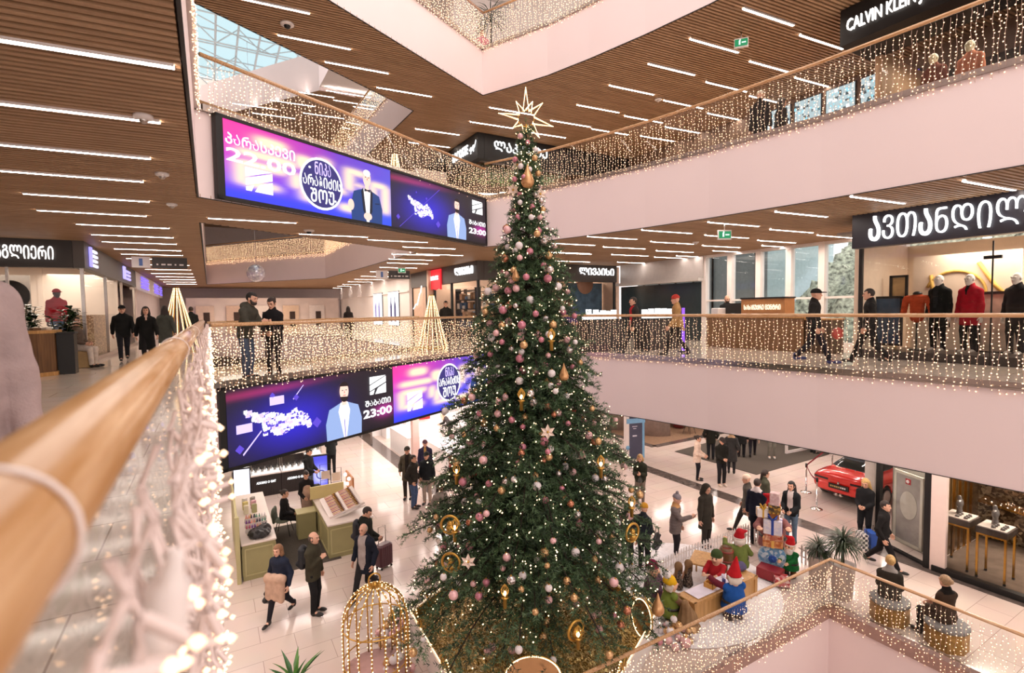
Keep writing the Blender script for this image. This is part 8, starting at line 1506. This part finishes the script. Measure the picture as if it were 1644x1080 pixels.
mb = MB(); mb.box((15.6, 3, 5.22), (1.8, 7, .45)); struct('trim_11', mb, BLACK)
mb = MB(); mb.box((15.9, 6.6, 6.3), (2.8, .15, 2.5)); mb.box((17.2, 2, 6.3), (.15, 9, 2.5), mi=1); struct('wall_second_right', mb, [mat('warm_beige', '#c9a07c', .6, 0, .06), mat('dark_display_wall', '#2f2824', .5, 0, .3, 1.)])
mb = MB(); mb.quad((14.5, 6.6, 5), (14.5, -2, 5), (14.5, -2, 7.5), (14.5, 6.6, 7.5)); o = mb.build('window_8', SHOPGLASS); o['kind'] = 'structure'
for k, (u, v) in enumerate(((15.1, 5.68), (15.1, 5.0))): mannequin('pale haired mannequin in the top right shop window, %s of two' % ('left', 'right')[k], Vector((u, v, 5.45)), (-1, .2), ('#8a5040', '#d98a6a')[k], '#5a4038', 'jacket', H=1.85, col='#e8d8b0')
for k in range(4):
    t, L, h = lightbox('cool lit shop window on the second floor behind the light curtain, %s from the left' % ('first', 'second', 'third', 'fourth')[k], (17.25, 11.4-1.02*k), (17.25, 10.5-1.02*k), 7.25, 8.2, glow('#b9ccd2', .8), 'lit_window'); mb = MB(); g = random.Random(k)
    for i in range(40): x, z = g.uniform(-.4, .4), g.uniform(.08, .85); s = g.uniform(.02, .05); flat(mb, [(x-s, z-s), (x+s, z-s), (x+s*.6, z+s), (x-s, z+s)], -.02, g.randrange(3))
    mb.build('display', [glow('#ffffff', 1.2), glow('#4a5a60', .6), glow('#8fd0e0', 1.)], t)
t, L, h = lightbox('purple neon sign on the second floor behind the light curtain', (17.1, 7.2), (17.1, 6.75), 7.6, 7.85, glow('#6a4ae0', 1.1), 'neon_sign')
pp('person in black with a pale hat standing on the second floor walkway', 12.0, 8.1, 160, z=Z2, H=1.7, pose='stand', top='#1f1c1a', kind='jacket', legs='#231f1e', hat=('beanie', '#e0cdb8')); pp('person in dark clothes beside the pale hatted one on the second floor', 12.7, 8.0, 120, z=Z2, H=1.62, pose='stand', top='#2a2420', kind='jacket', legs='#231f1e', hair='bob', fem=True)
mb = MB(); mb.box((8.2, 30.5, 6.2), (.2, 10, 2.4)); mb.box((8.3, 21.2, 6.2), (1.4, 1, 2.2), mi=1); struct('wall_second_corridor', mb, [mat('second_corridor', '#a98a74', .6, 0, .25, .8), mat('pale_block', '#e6d6cc', .6, 0, .03)])
cone_tree('small open cone of warm lights on the second floor behind the upper screen', (5.6, 17.2, 5.0), 1.7, .35)
# ================================================================ third floor, seen at the top edge
mb = MB(); mb.box((10.9, 20.4, 12.3), (3.2, .2, 5)); mb.box((9.3, 24.4, 12.3), (.2, 8, 5)); struct('wall_third', mb, WHITE)
p = (9.8, 18.0, Z3); leafy('dark green bushy plant at the very top of the photo', p, (.25, .32, .9), 90, 1.1, .03, (-.2, 1.4), ['#1f3a1c', '#2c4a24', '#17301a'], droop=1.8, hbase=2.1, seed=12, fold=.2)
t, L, h = lightbox('red and purple lit sign on the third floor', (10.6, 17.2), (12.4, 16.7), 10.3, 11.3, glow('#d8583c', 1.), 'lit_sign'); mb = MB(); [mb.box((-.5+.25*k, -.03, .45), (.16, .02, .3)) for k in range(5)]; mb.build('lettering', glow('#7a3cf0', 1.3), t)
p = Vector((8.9, 17.0, Z3)); person('person in a pink top on the third floor at the corner', p, facing(p, 0), 1.7, 'stand', '#d98a92', 'jacket', legs='#8a6a64', hair='short')
# ================================================================ hanging lights right beside the camera
g = random.Random(21); C = []; S = []; H_ = []
v = .12
while v < 10.7:
    near_ = v < 2.6; z = 1.20; u0 = -.055+g.uniform(-.012, .035); ph = g.uniform(0, 6); q0 = Vector((u0, v, z)); amp = .012
    while z > -.28:
        z -= g.uniform(.03, .05) if near_ else g.uniform(.06, .1); q1 = Vector((u0+amp*sin(z*21+ph)+g.uniform(-.006, .006), v+amp*cos(z*17+ph*2)+g.uniform(-.008, .008), z)); S.append((q0, q1, .0026 if near_ else .003))
        if near_: S.append((q0+Vector((.005*cos(z*60), .005*sin(z*60), 0)), q1+Vector((.005*cos(z*60+2.4), .005*sin(z*60+2.4), 0)), .0024))
        if g.random() < (.55 if near_ else 1.0):
            d = Vector((g.uniform(.2, 1.3), g.uniform(-1, 1), g.uniform(-.9, .5))).normalized(); L = .034 if near_ else .024; S.append((q1, q1+d*L, .0055 if near_ else .004)); C.append((q1+d*(L+.006), .0058 if near_ else (.0075 if v < 6 else .0095)))
        q0 = q1
    v += g.uniform(.045, .075) if near_ else g.uniform(.05, .085)
V, Fc = bulbs_arr([tuple(c[0]) for c in C], np.array([c[1] for c in C])); o = np_obj('fairy_light_bulbs', V, Fc, [BULBP]); tag(o, 'bulbs of the fairy light curtain hanging right beside the camera', 'fairy lights', kind='stuff')
P = np.array([tuple(s[0]) for s in S]); Q = np.array([tuple(s[1]) for s in S]); R_ = np.array([s[2] for s in S]); d = Q-P; d /= np.linalg.norm(d, axis=1)[:, None]+1e-9; a_ = np.cross(d, [.3, .8, .1]); a_ /= np.linalg.norm(a_, axis=1)[:, None]+1e-9; b_ = np.cross(d, a_)
k5 = [a_*cos(t)+b_*sin(t) for t in np.arange(5)*2*pi/5]; V = np.stack([P+k*R_[:, None] for k in k5]+[Q+k*R_[:, None] for k in k5], 1).reshape(-1, 3); F5 = np.array([(i, (i+1) % 5, 5+(i+1) % 5, 5+i) for i in range(5)]); Fc = (F5[None]+(np.arange(len(P))*10)[:, None, None]).reshape(-1, 4)
o = np_obj('fairy_light_cords', V, Fc, [mat('white_cord', '#f0dcd6', .5, 0, .03)], None, None, True); tag(o, 'white cords and lamp holders of the nearest fairy light curtain', 'cords', kind='stuff')
t = thing('cable_connector', 'white screw connector in the light cords just under the near handrail', 'connector', (-.045, .50, 1.10)); mb = MB(); mb.lathe([(0, .075), (.006, .075), (.009, .05), (.016, .045), (.016, .012), (.019, .01), (.019, -.012), (.014, -.016), (.013, -.05), (.007, -.06), (.005, -.085), (0, -.085)], n=16); mb.build('body', mat('white_plastic', '#efe2dd', .4, 0, .02), t); mb = MB(); [mb.lathe([(.0135, -.022-.008*k), (.0155, -.022-.008*k), (.0155, -.026-.008*k), (.0135, -.026-.008*k)], n=16) for k in range(4)]; mb.build('grip_ring', MT['white_plastic'], t); t.rotation_euler = (.25, .2, 0)
for k, vv in enumerate((.42, 2.4, 4.8)): mb = MB(); mb.tube([(-.125+.049*cos(a), vv, 1.222+.049*sin(a)) for a in np.linspace(0, 2*pi, 24, endpoint=False)], .0022, 5, 0, True); simple('cable_tie', 'clear cable tie round the near handrail, %s from the camera' % ORD[k], 'cable tie', mb, MT['white_plastic'])
